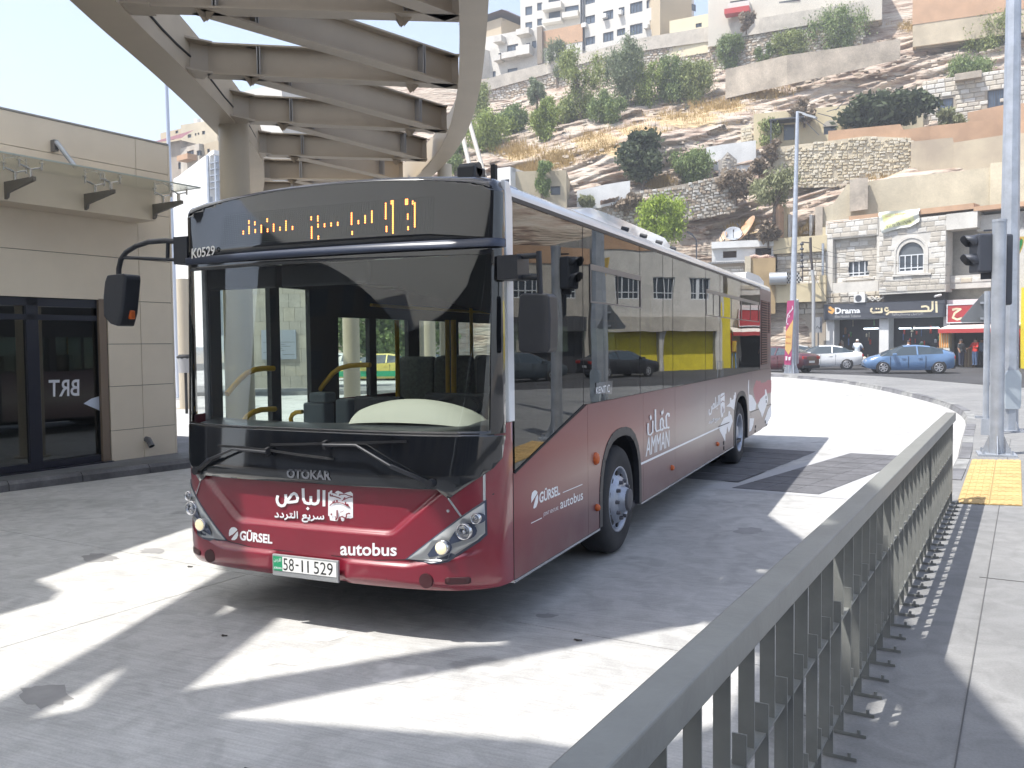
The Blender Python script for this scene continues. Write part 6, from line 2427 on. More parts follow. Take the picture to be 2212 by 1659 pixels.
polys_on(b, [[sr(*p) for p in q] for q in st_], lambda u, z, l: tuple(SW.P(u, z, .504 + l)), step=.001)
b.build('sign_lettering', mat('sign cream', (.72, .62, .42), rough=.4), rs)
aw = thing('awning', 'red and white shop awning over the open shop front beside the black sign', 'awning', tuple(SW.P(SP_(1800, 1040)[0], 2.8, 1.0)))
a0, a1 = SP_(1560, 1040, 1.4)[0], SP_(2150, 1040, 1.4)[0]
b = MB()
zt_, zb_ = SP_(1700, 1012, .5)[1], SP_(1700, 1050, 1.6)[1]
b.add([SW.P(a0 + .3, zt_, .1), SW.P(a1, zt_, .1), SW.P(a1, zb_, 1.6), SW.P(a0, zb_, 1.6)], [(0, 1, 2, 3)])
b.build('canvas', mat('awning pale', (.66, .62, .58), rough=.8), aw)
b = MB()
zv = SP_(1700, 1082, 1.6)[1]
b.add([SW.P(a0, zb_, 1.6), SW.P(a1, zb_, 1.6), SW.P(a1, zv, 1.6), SW.P(a0, zv, 1.6)], [(0, 1, 2, 3)])
b.build('valance', mat('awning red', (.42, .05, .05), rough=.8), aw)
random.seed(9)
LB = ['striped orange and cream display stand left of the awning shop', 'tall wooden box display inside the awning shop', 'yellow striped stand at the right end of the awning shop', 'yellow and blue stall frame at the far right', 'white plastic chair left of the awning shop entrance']
def stall(name, label, cat, x0, y0, x1, y1, m, off, ms=None, n=5, dep=.5):
 r = SR(x0, y0, x1, y1, off)
 t = thing(name, label, cat, tuple(SW.P((r[0] + r[1]) / 2, zg, off)))
 b = MB()
 SW.box(b, r[0], r[1], r[2], r[3], off - dep, off - .02)
 b.build('body', m, t)
 for k in range(n):
  b = MB()
  uu = r[0] + (r[1] - r[0]) * (k + .2) / n
  SW.box(b, uu, uu + (r[1] - r[0]) / n * .5, r[2] + .05, r[3] - .03, off - .02, off + .02)
  b.build('stripe', ms, t)
 return t
stall('display_stand', LB[0], 'stand', 1560, 1075, 1635, 1200, mat('stand cream', (.62, .52, .33)), 1.3, mat('stand orange', (.62, .25, .05)), 4)
stall('display_case', LB[1], 'display', 1755, 1195, 1815, 1345, mat('wood box', (.30, .22, .13), rough=.7), .4, mat('wood dark', (.15, .10, .06)), 2)
stall('display_stand', LB[2], 'stand', 2118, 1120, 2150, 1215, mat('stand orange2', (.55, .20, .04)), 1.6, mat('stand yellow', (.65, .48, .05)), 4)
stall('display_stand', LB[3], 'stand', 2118, 1215, 2160, 1370, mat('stand yellow', (.65, .48, .05)), 1.5, mat('stand blue', (.10, .22, .40)), 3)
ya = MB()
r = SR(2185, 850, 2260, 1385, 1.2)
SW.box(ya, r[0], r[1], zg, r[3] + .9, -.6, 1.2)
tag(ya.build('yellow_hoarding', mat('hoarding yellow', (.70, .58, .03), rough=.7, var=.1)), 'bright yellow painted panel at the right edge behind the tall lamp column', 'hoarding')
b = MB()
r = SR(2162, 1050, 2182, 1380, 1.0)
SW.box(b, r[0], r[1], zg, r[3], .8, 1.0)
tag(b.build('red_post', mat('post red', (.45, .05, .03), rough=.6)), 'thin red shop post just left of the yellow panel', 'post')
gd = thing('goods_pile', 'low pile of orange and cream goods on the pavement between the white and blue cars', 'goods', tuple(SW.P(SP_(1010, 1290, 2.0)[0], zg, 2.0)))
for k in range(9):
 u_, z_ = SP_(985 + random.uniform(0, 75), 1300 - random.uniform(0, 35), 2.2)
 b = MB()
 b.lathe([(0, 0), (.16, .05), (.18, .16), (.1, .26), (0, .28)], SW.P(u_, z_ - .25, 2.2 + random.uniform(-.3, .3)), (0, 0, 1), n=8)
 b.build('bundle', random.choice([mat('bundle orange', (.55, .25, .08)), mat('bundle cream', (.60, .52, .42))]), gd)
ac = thing('air_conditioner', 'white outdoor air conditioner on the stone wall above the black sign', 'air conditioner', tuple(SW.P(SP_(945, 820, .4)[0], SP_(945, 845, .4)[1], .2)))
r = SR(905, 785, 990, 848, .45)
b = MB()
SW.box(b, r[0], r[1], r[2], r[3], .1, .45)
b.build('casing', m_whitew, ac)
b = MB()
b.cyl(SW.P(r[0] + (r[1] - r[0]) * .42, (r[2] + r[3]) / 2, .45), SW.P(r[0] + (r[1] - r[0]) * .42, (r[2] + r[3]) / 2, .47), .22, n=18)
b.build('fan_grille', m_wframed, ac)
b = MB()
for k in range(4):
 a, c = SP_(1000 + 20 * k, 800 + 12 * (k % 2), .1), SP_(1060 + 25 * k, 815 - 10 * (k % 2), .1)
 b.tube([SW.P(*a, .1), SW.P((a[0] + c[0]) / 2, a[1] - .25, .15), SW.P(*c, .1)], .05, n=6)
o = b.build('wall_pipes', mat('pipes', (.45, .43, .40)), shop)
o['kind'] = 'stuff'
b = MB()
r = SR(1110, 770, 1600, 835, -.1)
SW.box(b, r[0], r[1], r[2], r[3], -.9, -.1)
b.build('louvre_strip', mat('louvre dark', (.07, .06, .055), rough=.8), shop)
for x in (1570,):
 p = SP_(x, 790, .7)
 b = MB()
 b.cyl(SW.P(p[0], p[1], .6), SW.P(p[0] - .2, p[1] - .1, 1.1), .07, n=10)
 tag(b.build('security_camera', m_whitew), 'small white camera at the right end of the black shop sign', 'camera')
bn = thing('hanging_banner', 'sagging white and yellow cloth banner hung below the orange parapet', 'banner', tuple(SW.P(SP_(1250, 230, .75)[0], SP_(1250, 230, .75)[1], .75)))
BNV = V(2180, 500, 2320, 2212)
bq = lambda x, y: SW.uz(*BNV(x, y), .8)
top_ = [(255, 500), (640, 450), (900, 440), (1400, 380), (1860, 330)]
bot_ = [(400, 1320), (760, 1210), (1100, 1110), (1500, 1060), (1870, 850)]
rows = []
for i in range(25):
 s_ = i / 24
 xt = np.interp(s_, np.linspace(0, 1, 5), [p[0] for p in top_])
 yt = np.interp(s_, np.linspace(0, 1, 5), [p[1] for p in top_])
 xb = np.interp(s_, np.linspace(0, 1, 5), [p[0] for p in bot_])
 yb = np.interp(s_, np.linspace(0, 1, 5), [p[1] for p in bot_])
 row = []
 for j in range(15):
  t_ = j / 14
  u_, z_ = bq(xt * (1 - t_) + xb * t_, yt * (1 - t_) + yb * t_)
  wv = .07 * math.sin(9 * t_ + 5 * s_) + .10 * math.sin(4 * s_ - 7 * t_ * (s_ - .4))
  row.append(SW.P(u_, z_, .75 + wv))
 rows.append(row)
b = MB()
b.grid(rows)
b.build('cloth', mat('banner white', (.72, .73, .66), rough=.8), bn)
b = MB()
b.grid([[p + n3 * .012 for p in r_[2:-2]] for r_ in rows[2:-3]])
b.build('printed_field', mat('banner yellow', (.74, .76, .30), rough=.8, var=.25, vscale=1.5, col2=(.80, .80, .55)), bn)
def bpos(x, z_, l):
 i, j = x * 24, (1 - z_) * 14
 i0, j0 = min(23, int(i)), min(13, int(j))
 a, c = i - i0, j - j0
 p = (rows[i0][j0] * (1 - a) + rows[i0 + 1][j0] * a) * (1 - c) + (rows[i0][j0 + 1] * (1 - a) + rows[i0 + 1][j0 + 1] * a) * c
 return p + n3 * (.03 + l)
b = MB()
text_on(b, '\u0667\u0668\u0665\u0660\u0661\u0661 \u0660\u0667\u0669', [(.14, .16), (.80, .16), (.80, .36), (.14, .36)], bpos)
b.build('banner_numbers', mat('banner ink', (.20, .20, .12), rough=.8), bn)
b = MB()
text_on(b, '\uFE8D\uFEDF\uFEA4\uFEEE\uFE95', [(.50, .74), (.80, .78), (.80, .90), (.50, .86)], bpos)
text_on(b, '\uFEE3\uFEA4\uFEDE', [(.16, .70), (.32, .72), (.32, .82), (.16, .80)], bpos)
tag(b.build('banner_words', mat('banner red', (.60, .14, .08), rough=.8), bn), kind='stuff')
brown = thing('metal_gate', 'tall brown corrugated metal gate left of the banner pole', 'gate', tuple(SW.P(SP_(340, 1100)[0], zg, 0)))
r = SR(268, 960, 480, 1215)
n_ = 14
for k in range(n_):
 b = MB()
 a = r[0] + (r[1] - r[0]) * k / n_
 c = r[0] + (r[1] - r[0]) * (k + 1) / n_
 SW.box(b, a + .01, c - .01, zg, r[3], -.06, -.02 + .03 * (k % 2))
 b.build('gate_slat', mat('gate brown', (.14, .055, .045), rough=.6, var=.2, vscale=2), brown)
b = MB()
g1_ = SR(480, 950, 590, 1035)
g2_ = SR(485, 1068, 585, 1215)
SW.face_with_openings(b, SP_(480, 900)[0], uL - .1, zg, zb0, [g1_, g2_], -.03, thick=.3)
b.build('pier_wall', m_whitew, shop)
for g in (g1_, g2_):
 b = MB()
 SW.box(b, *g, -.5, -.45)
 b.build('opening_dark', m_dark, shop)
 for k in range(5):
  b = MB()
  uu = g[0] + (g[1] - g[0]) * (k + .5) / 5
  SW.box(b, uu - .015, uu + .015, g[2], g[3], -.2, -.17)
  b.build('grille_bar', m_wframed, shop)
bb = thing('notice_board', 'grey painted notice board on legs beside the left end of the black sign', 'board', tuple(SW.P(SP_(625, 1070, .8)[0], zg, .8)))
r = SR(600, 960, 660, 1080, .8)
b = MB()
SW.box(b, r[0], r[1], r[2], r[3], .76, .80)
b.build('panel', mat('notice grey', (.22, .23, .25), rough=.7), bb)
b = MB()
SW.box(b, (r[0] + r[1]) / 2 - .04, (r[0] + r[1]) / 2 + .04, zg, r[2], .74, .78)
b.build('leg', m_wframed, bb)
b = MB()
nb = lambda x, y: SW.uz(*MV(x, y), .802)
polys_on(b, [[nb(*p) for p in q] for q in stroke([(612, 1050), (625, 1030), (640, 1048), (655, 1030)], 5)], lambda u, z, l: tuple(SW.P(u, z, .805 + l)))
b.build('scrawl', m_dark, bb)
N5 = V(1760, 420, 2120, 1572)
HW = Wall(1690, 62.5, 1800, 60.8)
def HR(x0, y0, x1, y1, off=0.0):
 a, c = N5(x0, y0), N5(x1, y1)
 return HW.rect(a[0], a[1], c[0], c[1], off)
house = thing('cream_house', 'cream and stone house with diamond grille window above the brown gate', 'house', tuple(HW.P(3, 3.5)))
gw = HR(830, 1140, 1050, 1255)
st0 = HR(790, 920, 1330, 1170)
b = MB()
r1_ = HR(735, 1265, 1335, 1450)
HW.box(b, r1_[0], r1_[1], r1_[2] - .1, r1_[3], -.4, .25)
r2_ = HR(1262, 1175, 1335, 1270)
HW.box(b, r2_[0], r2_[1], r2_[2], r2_[3], -.4, .25)
b.build('terrace_wall', m_yellow, house)
b = MB()
HW.face_with_openings(b, HR(780, 1000, 1330, 1250)[0], st0[1], r1_[3] - .2, st0[3], [gw], -.5, thick=.3)
b.build('wall', m_mort, house)
blocks(HW, house, HR(780, 1000, 1330, 1250)[0], st0[1], r1_[3] - .1, st0[3], -.5, .55, .30, m_blk, depth=.05, skip=[gw], cap=200)
b = MB()
HW.box(b, gw[0], gw[1], gw[2], gw[3], -.95, -.9)
b.build('grille_window_dark', m_pane, house)
for k in range(7):
 for s_ in (-1, 1):
  b = MB()
  u_ = gw[0] + (gw[1] - gw[0]) * (k + .5) / 7
  hh = (gw[3] - gw[2])
  p, q = HW.P(u_ - s_ * hh * .33, gw[2], -.5), HW.P(u_ + s_ * hh * .33, gw[3], -.5)
  b.bar(p, q, .03, .03)
  b.build('grille_bar', m_winframe, house)
up_band = HR(750, 765, 1335, 920)
b = MB()
HW.box(b, up_band[0] + .0, up_band[1], up_band[2], up_band[3] + .12, -3.0, -.2)
b.build('upper_band', m_yellow, house)
b = MB()
q = HR(850, 480, 1110, 760)
HW.box(b, q[0], q[1], q[2], q[3], -3.2, -2.9)
b.build('room_wall', m_yellow, house)
b = MB()
q = HR(1120, 480, 1290, 740)
HW.box(b, q[0], q[1], q[2], q[3], -3.2, -2.9)
b.build('room_wall', m_cream2, house)
for x0, x1, y0, m in ((750, 810, 385, m_orange), (808, 850, 395, m_yellow), (1095, 1125, 475, m_whitew), (1205, 1285, 415, m_conc2), (858, 885, 470, m_whitew), (1285, 1335, 640, m_yellow)):
 q = HR(x0, y0, x1, 770)
 b = MB()
 HW.box(b, q[0], q[1], q[2], q[3], -3.0 if x0 > 840 else -2.6, -.3 if x0 in (750, 1205, 1285) else -1.8)
 b.build('pier', m, house)
LW_ = Wall(1535, 64.5, 1692, 63.0)
def LR(x0, y0, x1, y1, off=0.0):
 a, c = N5(x0, y0), N5(x1, y1)
 return LW_.rect(a[0], a[1], c[0], c[1], off)
fh = thing('flat_roof_house', 'low flat roofed house with white slab roof carrying satellite dishes, behind the bus tail', 'house', tuple(LW_.P(3, 4)))
sl_ = LR(85, 790, 745, 900)
b = MB()
LW_.box(b, sl_[0], LR(700, 800, 760, 900)[1], sl_[2] + .2, sl_[3] - .05, -5, .3)
b.build('roof_slab', m_whitew, fh)
wn_ = LR(205, 905, 355, 980)
b = MB()
LW_.face_with_openings(b, sl_[0], LR(700, 800, 760, 900)[1], sl_[2] - 2.4, sl_[2] + .2, [wn_, LR(560, 870, 735, 950)], 0, thick=.3)
b.build('wall', m_whitew, fh)
b = MB()
LW_.box(b, wn_[0], wn_[1], wn_[2], wn_[3], -.6, -.55)
q = LR(560, 870, 735, 950)
LW_.box(b, *q, -.9, -.85)
b.build('dark_opening', mat('opening brown', (.09, .06, .045), rough=.9), fh)
b = MB()
q = LR(40, 1000, 440, 1100, .6)
LW_.box(b, q[0], q[1], q[2] - 2.4, q[3] - .25, .0, .5)
b.build('lower_wall', m_mort, fh)
blocks(LW_, fh, q[0], q[1], q[2] - 1.2, q[3] - .5, .5, .60, .30, m_blk, depth=.05, cap=60)
for k in range(16):
 b = MB()
 a = q[0] + (q[1] - q[0]) * k / 16
 c = q[0] + (q[1] - q[0]) * (k + 1) / 16
 b.cyl(LW_.P((a + c) / 2, q[3] - .15, .1), LW_.P((a + c) / 2, q[3] - .25, .95), (c - a) * .42, n=8)
 b.build('roof_corrugation', mat('tin grey', (.30, .30, .30), rough=.5, metal=.3), fh)
q = LR(445, 985, 780, 1210, .8)
th = thing('tan_shed', 'small tan rendered shed with rubble edge between flat roof house and lamp post', 'shed', tuple(LW_.P(6, 3, .8)))
b = MB()
LW_.box(b, q[0], q[1], q[2] - 2.5, q[3], -1, .8)
b.build('wall', mat('tan plaster', (.36, .26, .14), rough=.85, var=.15, vscale=.9), th)
q2 = LR(445, 965, 510, 1210, .9)
b = MB()
LW_.box(b, q2[0], q2[1], q2[2] - 2.5, q2[3], .8, .95)
b.build('pilaster', m_cream2, th)
for k in range(12):
 x = 520 + k * 21
 u_, z_ = LW_.uz(*N5(x, 975 - 8 * math.sin(k)), .5)
 b = MB()
 b.lathe([(0, -.1), (.16, -.05), (.18, .06), (.08, .15), (0, .16)], LW_.P(u_, z_, .4), (.2, .1, 1), n=6, s=False)
 b.build('rubble_stone', mat('rubble pink', (.50, .36, .30), rough=.9), th)
def dish(label, x, y, r, aim, m, zoff=0.0):
 u_, z_ = LW_.uz(*N5(x, y), -1.0)
 c = LW_.P(u_, z_, -1.0)
 t = thing('satellite_dish', label, 'satellite dish', tuple(LW_.P(u_, sl_[3] - .05, -1.0)), 'satellite dishes on the flat roof')
 a = np.array(aim, float)
 a /= np.linalg.norm(a)
 b = MB()
 b.lathe([(r * k / 6, r * .28 * (k / 6) ** 2) for k in range(7)] + [(r * 1.03, r * .29), (r * 1.0, r * .25)], c, a, n=28)
 b.build('reflector_bowl', m, t)
 b = MB()
 b.cyl((c[0], c[1], sl_[3] - .05), c, .035, n=8)
 b.build('mast', m_wframed, t)
 b = MB()
 b.tube([c + np.array([0, 0, -r * .95]) + a * .1, c + a * r * .9 + np.array([0, 0, -r * .2])], .02, n=6)
 b.cyl(c + a * r * .9 + np.array([0, 0, -r * .2]), c + a * r * 1.1 + np.array([0, 0, -r * .1]), .05, n=8)
 b.build('feed_arm', m_wframed, t)
 return t
toc = np.array([CAM_LOC[0] - LW_.o[0], CAM_LOC[1] - LW_.o[1], 14]) / 60
m_dw = mat('dish white', (.60, .60, .58), rough=.5, var=.15, vscale=2)
dish('grey round satellite dish in the middle of the flat roof', 320, 730, .62, toc + (.0, 0, .5), mat('dish grey', (.33, .36, .40), rough=.5), 0)
dish('largest rust stained white satellite dish, tilted, on the flat roof', 490, 675, 1.0, toc * .25 + np.array([-.9, -.25, .55]), mat('dish rusty', (.62, .50, .40), rough=.7, var=.4, vscale=1.4, col2=(.50, .25, .10)), 0)
dish('small rusty dish at the left end of the flat roof', 222, 755, .40, toc * .6 + np.array([-.8, 0, .3]), mat('dish rusty', (.6, .5, .4)), 0)
dish('small white dish in front of the grey tank on the flat roof', 683, 728, .34, toc * .5 + np.array([.6, 0, .2]), m_dw, 0)
q = LR(605, 700, 735, 788, -.6)
b = MB()
LW_.box(b, q[0], q[1], sl_[3] - .05, q[3], -1.8, -1.2)
tag(b.build('water_tank', mat('tank grey', (.36, .40, .45), rough=.4, metal=.4), bevel=.03), 'square grey metal water tank at the right end of the flat roof', 'water tank')
q = LR(715, 1205, 855, 1262, .4)
b = MB()
b.cyl(LW_.P(q[0], q[2] + .3, 1.2), LW_.P(q[1] + .3, q[2] + .3, 1.2), .45, n=20)
tag(b.build('metal_tank', mat('tank silver', (.50, .52, .54), rough=.35, metal=.6)), 'horizontal silver cylinder tank on the wall right of the bus roof end', 'water tank')
# ================================================================== walls and houses on the hillside
Z3 = V(1120, 0, 1760, 2212)
Z4 = V(1740, 0, 2560, 2212)
Z1b = V(0, 0, 640, 2212)
def px_of(view, r):
 a, c = view(r[0], r[1]), view(r[2], r[3])
 return (a[0], a[1], c[0], c[1], *r[4:])
def strip(name, label, cat, top, bot, dep, m, stones=None, thick=1.2, group=None, cover=1.0, part='wall', lip=None):
 """free standing wall following pixel polylines top / bot (same columns), real depths dep"""
 n = len(top)
 mid = n // 2
 t = thing(name, label, cat, tuple(D(*bot[mid], dep[mid])))
 b = MB()
 T, Bt = [], []
 for (tx, ty), (bx, by), d_ in zip(top, bot, dep):
  p, q = D(tx, ty, d_), D(tx, by, d_)
  T.append(p)
  Bt.append(np.array([p[0], p[1], min(q[2], p[2] - .2) - .6]))
 for i in range(n - 1):
  hd = (T[i] + T[i + 1]) / 2 - CAM_LOC
  hd = np.array([hd[0], hd[1], 0]) / np.linalg.norm(hd[:2]) * thick
  v = [Bt[i], Bt[i + 1], T[i + 1], T[i], Bt[i] + hd, Bt[i + 1] + hd, T[i + 1] + hd, T[i] + hd]
  b.add(v, [(0, 1, 2, 3), (3, 2, 6, 7), (1, 5, 6, 2), (0, 3, 7, 4)])
 b.build(part, m, t)
 if stones:
  sm_, size, depth_, name_ = stones
  b = MB()
  cnt = 0
  for i in range(n - 1):
   e = T[i + 1] - T[i]
   L = np.linalg.norm(e[:2])
   H = max(T[i][2] - Bt[i][2], T[i + 1][2] - Bt[i + 1][2])
   nrm = np.array([e[1], -e[0], 0.0])
   nrm /= np.linalg.norm(nrm)
   if nrm @ (CAM_LOC - T[i]) < 0:
    nrm = -nrm
   rows_ = int(H / (size * .62))
   for r_ in range(rows_):
    u = random.uniform(0, size)
    while u < L:
     w_ = size * random.uniform(.55, 1.5)
     s_ = (u + w_ / 2) / L
     if s_ < 1:
      zt_ = T[i][2] * (1 - s_) + T[i + 1][2] * s_
      zb_ = Bt[i][2] * (1 - s_) + Bt[i + 1][2] * s_
      z = zb_ + (r_ + random.uniform(.3, .7)) * size * .62
      if z < zt_ - size * .2 and random.random() < cover:
       c = T[i] + e * s_
       c = np.array([c[0], c[1], z]) + nrm * random.uniform(0, .03)
       ed = e / L
       ed = np.array([ed[0], ed[1], 0])
       hw, hh = w_ * .46, size * random.uniform(.20, .32)
       k1, k2 = random.uniform(-.05, .05), random.uniform(-.05, .05)
       v = [c - ed * hw + EZ * (-hh + k1), c + ed * hw + EZ * (-hh + k2), c + ed * hw * .9 + EZ * (hh + k1), c - ed * hw * .9 + EZ * (hh + k2)]
       f = nrm * depth_ * random.uniform(.6, 1.3)
       vv = v + [c + (q - c) * .72 + f for q in v]
       fc = [(4, 5, 6, 7), (0, 1, 5, 4), (1, 2, 6, 5), (2, 3, 7, 6), (3, 0, 4, 7)]
       b.add(vv, fc, random.randrange(len(sm_)))
       cnt += 1
     u += w_
  o = b.build(name_, sm_, t)
  o['kind'] = 'stuff'
 return t
m_rub1 = [m_stone2, m_stone, mat('rubble tan', (.42, .34, .26), rough=.9, var=.2, vscale=2)]
m_rub2 = [mat('rubble yellow', (.55, .48, .35), rough=.9, var=.2, vscale=2), mat('rubble cream', (.57, .52, .42), rough=.9, var=.2, vscale=2)]
hx = [1000, 1090, 1180, 1290, 1368, 1521, 1640, 1865]
ty = [190, 162, 139, 110, 88, 62, 42, 5]
strip('retaining_wall', 'long rubble stone retaining wall under the white apartment blocks', 'wall', list(zip(hx, ty)), [(x, y + h) for x, y, h in zip(hx, ty, (45, 62, 60, 62, 66, 78, 80, 84))],
 [104, 103.5, 102, 98, 95.5, 92, 88, 84.5], m_mort, stones=(m_rub1, .42, .09, 'rubble_stones'))
strip('coping_wall', 'pale rendered parapet running along the top of the long rubble wall', 'wall', [(x, y - 3) for x, y in zip(hx, ty)], [(x, y + h) for x, y, h in zip(hx, ty, (10, 12, 10, 6, 12, 16, 17, 14))],
 [103.7, 103.2, 101.7, 97.7, 95.2, 91.7, 87.7, 84.2], m_stone, thick=.5)
strip('retaining_wall', 'long brownish rendered wall stepping up the slope left of the tall lamp column', 'wall', [(1567, 150), (1700, 119), (1860, 97), (1945, 83)], [(1567, 198), (1700, 168), (1860, 133), (1945, 112)],
 [81.5, 78.5, 77.5, 77], m_conc2, thick=.6)
strip('retaining_wall', 'yellowish rubble wall below the orange parapet', 'wall', [(1655, 335), (1676, 318), (1800, 303), (1870, 294), (1968, 298)], [(1655, 385), (1676, 388), (1800, 386), (1870, 384), (1968, 376)],
 [66.6, 66.5, 65, 64.6, 64], m_cream, stones=(m_rub2, .36, .10, 'rubble_stones'), cover=.9)
strip('retaining_wall', 'patched pale plaster wall right of the yellowish rubble wall', 'wall', [(1968, 306), (2058, 297), (2060, 308), (2180, 290), (2300, 280)], [(1968, 372), (2058, 366), (2060, 366), (2180, 356), (2300, 350)],
 [63.8, 63.2, 63.2, 62, 59], mat('patched plaster', (.53, .455, .33), rough=.9, var=.35, vscale=.45, col2=(.40, .33, .25)), thick=.6)
strip('garden_wall', 'weathered orange parapet wall above the rubble wall', 'wall', [(1789, 283), (1945, 268), (1952, 280), (2010, 272), (2170, 256), (2300, 246)], [(1789, 302), (1945, 299), (1952, 300), (2010, 303), (2170, 292), (2300, 282)],
 [65.6, 64.8, 64.8, 64.6, 63.5, 60], m_orange, thick=.4)
strip('garden_wall', 'orange wall strip below the stone house at right edge', 'wall', [(2090, 243), (2170, 226), (2300, 216)], [(2090, 254), (2170, 238), (2300, 230)], [67.5, 66.5, 63], m_orange, thick=.4)
strip('retaining_wall', 'large cream plastered wall directly above the shop roof', 'wall', [(1776, 452), (1800, 440), (1830, 398), (1905, 388), (2138, 362), (2140, 352), (2330, 338)], [(1776, 500), (1800, 500), (1830, 490), (1905, 480), (2138, 462), (2140, 455), (2330, 440)],
 [61.4, 61, 60.6, 59.8, 57.6, 57.4, 54], m_cream2, thick=.7)
strip('retaining_wall', 'short whitewashed cement pier standing at the left end of the cream wall', 'wall', [(1836, 388), (1875, 383)], [(1836, 438), (1875, 432)], [60.0, 59.5], m_conc2, thick=.5)
strip('retaining_wall', 'rough rubble wall with dry bushes behind the middle of the bus roof', 'wall', [(1225, 452), (1300, 428), (1480, 397), (1590, 372)], [(1225, 500), (1300, 480), (1480, 462), (1590, 440)],
 [67.2, 67, 66.2, 66], m_mort, stones=(m_rub1, .36, .10, 'rubble_stones'))
strip('whitewashed_wall', 'plain bright white wall face among the rocks left of the lamp post', 'wall', [(1526, 318), (1560, 312), (1633, 303)], [(1526, 352), (1560, 372), (1633, 345)], [71.5, 71.2, 70.8], m_whitew, thick=.8)
strip('block_wall', 'small grey block wall standing in front of the white wall', 'wall', [(1552, 350), (1572, 328), (1592, 345)], [(1552, 378), (1572, 380), (1592, 378)], [69.6, 69.4, 69.6], mat('grey block', (.36, .33, .30), rough=.9), stones=([m_stone], .36, .05, 'blocks'))
strip('block_wall', 'yellow rendered block pier left of the cream house porch', 'wall', [(1600, 272), (1625, 268)], [(1600, 305), (1625, 300)], [73, 72.5], m_cream, stones=(m_rub2, .4, .04, 'blocks'))
strip('whitewashed_wall', 'white rendered parapet above the rubble wall near the dark fig tree', 'wall', [(1246, 412), (1310, 398), (1361, 390)], [(1246, 442), (1310, 428), (1361, 418)], [66.6, 66.4, 66.2], m_whitew, thick=2.0)
t, w, zt_ = simple_building('hill_house', 'yellow plastered hill house with an arched window and dark porch', 'house', 1627, 73, 1860, 70.3, 246, w0z := D(1740, 312, 71.5)[2] - .8,
       [px_of(Z4, r) for r in ((590, 840, 665, 945, 1), (862, 850, 950, 905, 2))], m=m_yellow, back=5)
b = MB()
r = w.rect(*px_of(Z4, (855, 812, 955, 852)))
cx_, hw = (r[0] + r[1]) / 2, (r[1] - r[0]) / 2
b.prism([(cx_ + hw * math.cos(a), r[2] + (r[3] - r[2]) * math.sin(a)) for a in np.linspace(0, math.pi, 13)], w.P(0, 0, .02), np.array([w.d[0], w.d[1], 0]), EZ, np.array([w.n[0], w.n[1], 0]) * .05)
b.build('fanlight', m_stone, t)
b = MB()
r = w.rect(*px_of(Z4, (505, 838, 520, 975)))
for uu in (r[0], r[0] + 2.0):
 w.box(b, uu, uu + .12, r[2] - .4, r[3], 1.2, 1.35)
w.box(b, r[0] - .1, r[0] + 2.6, r[3], r[3] + .1, 0, 1.4)
b.build('porch_frame', m_wframed, t)
for k in range(5):
 b = MB()
 p, q = w.uz(*Z4(700 + 60 * k, 800 - 10 * k)), w.uz(*Z4(830 + 45 * k, 930 - 60 * k))
 b.bar(w.P(*p, .8), w.P(*q, 1.0), .05, .05)
 b.build('pergola_bar', m_wframed, t)
t, w, zt_ = simple_building('hill_house', 'pale wall section between yellow hill house and the stone house', 'house', 1860, 71.5, 1990, 70.5, 206, D(1920, 300, 71)[2] - .5, [], m=mat('pale yellow plaster', (.56, .50, .36), rough=.85, var=.1), back=4)
SHW = Wall(1987, 71.0, 2290, 66.0)
shs = thing('stone_house', 'white stone block house with two barred windows at upper right', 'house', tuple(SHW.P(5, 12)))
zA, zB = SHW.uz(1995, 282)[1], SHW.uz(1990, 177)[1]
ops = [SHW.rect(*px_of(Z4, r)) for r in ((1622, 665, 1735, 785), (1965, 605, 2080, 725))]
b = MB()
SHW.face_with_openings(b, 0, SHW.L, zA, zB, ops, -.02, thick=.35)
SHW.box(b, 0, SHW.L, zA, zB, -6, -1)
b.build('wall', m_mort, shs)
blocks(SHW, shs, 0, SHW.L, zA, zB, -.02, .66, .36, [m_stone2, m_stone, mat('limestone cream', (.54, .49, .41), rough=.85, var=.15, vscale=2)], depth=.07, skip=ops, cap=300)
for o in ops:
 f_ = window(SHW, shs, *o, 0.0, frame=m_wframed, nm=2, pane=mat('pane blue grey', (.10, .14, .20), rough=.2))
 for k in range(7):
  b = MB()
  uu = o[0] + (o[1] - o[0]) * (k + .5) / 7
  SHW.box(b, uu - .02, uu + .02, o[2], o[3], .02, .05)
  b.build('window_bar', m_wframed, shs)
b = MB()
q = SHW.rect(*px_of(Z4, (1750, 500, 1930, 545)))
SHW.box(b, q[0], q[1], q[2], q[3], 0, .7)
b.build('chimney_slab', m_conc2, shs)
T7 = V(1120, 380, 1560, 2212)
t, w, zt_ = simple_building('low_house', 'low olive grey house half hidden behind the front of the bus roof', 'house', *[1109, 66.5, 1226, 66.0], 371, D(1160, 440, 66)[2] - 1, [px_of(T7, (1290, 430, 1412, 540, 1))], m=mat('olive plaster', (.40, .345, .25), rough=.85, var=.12, vscale=.8), back=5)
t, w, zt_ = simple_building('white_shed', 'small bright white shed directly above the bus front roof corner', 'shed', *[1071, 66.5, 1106, 65.8], 364, D(1090, 430, 66)[2] - 1, [px_of(T7, (665, 345, 770, 420, 1))], m=m_whitew, back=4)
t, w, zt_ = simple_building('upper_house', 'large pale plastered house with orange top band at the upper right corner', 'house', 1966, 82, 2300, 77, 2, D(2060, 70, 80)[2] - 1, [], m=mat('washed plaster', (.50, .43, .32), rough=.9, var=.25, vscale=.35), back=6, parapet=(2.2, m_orange))
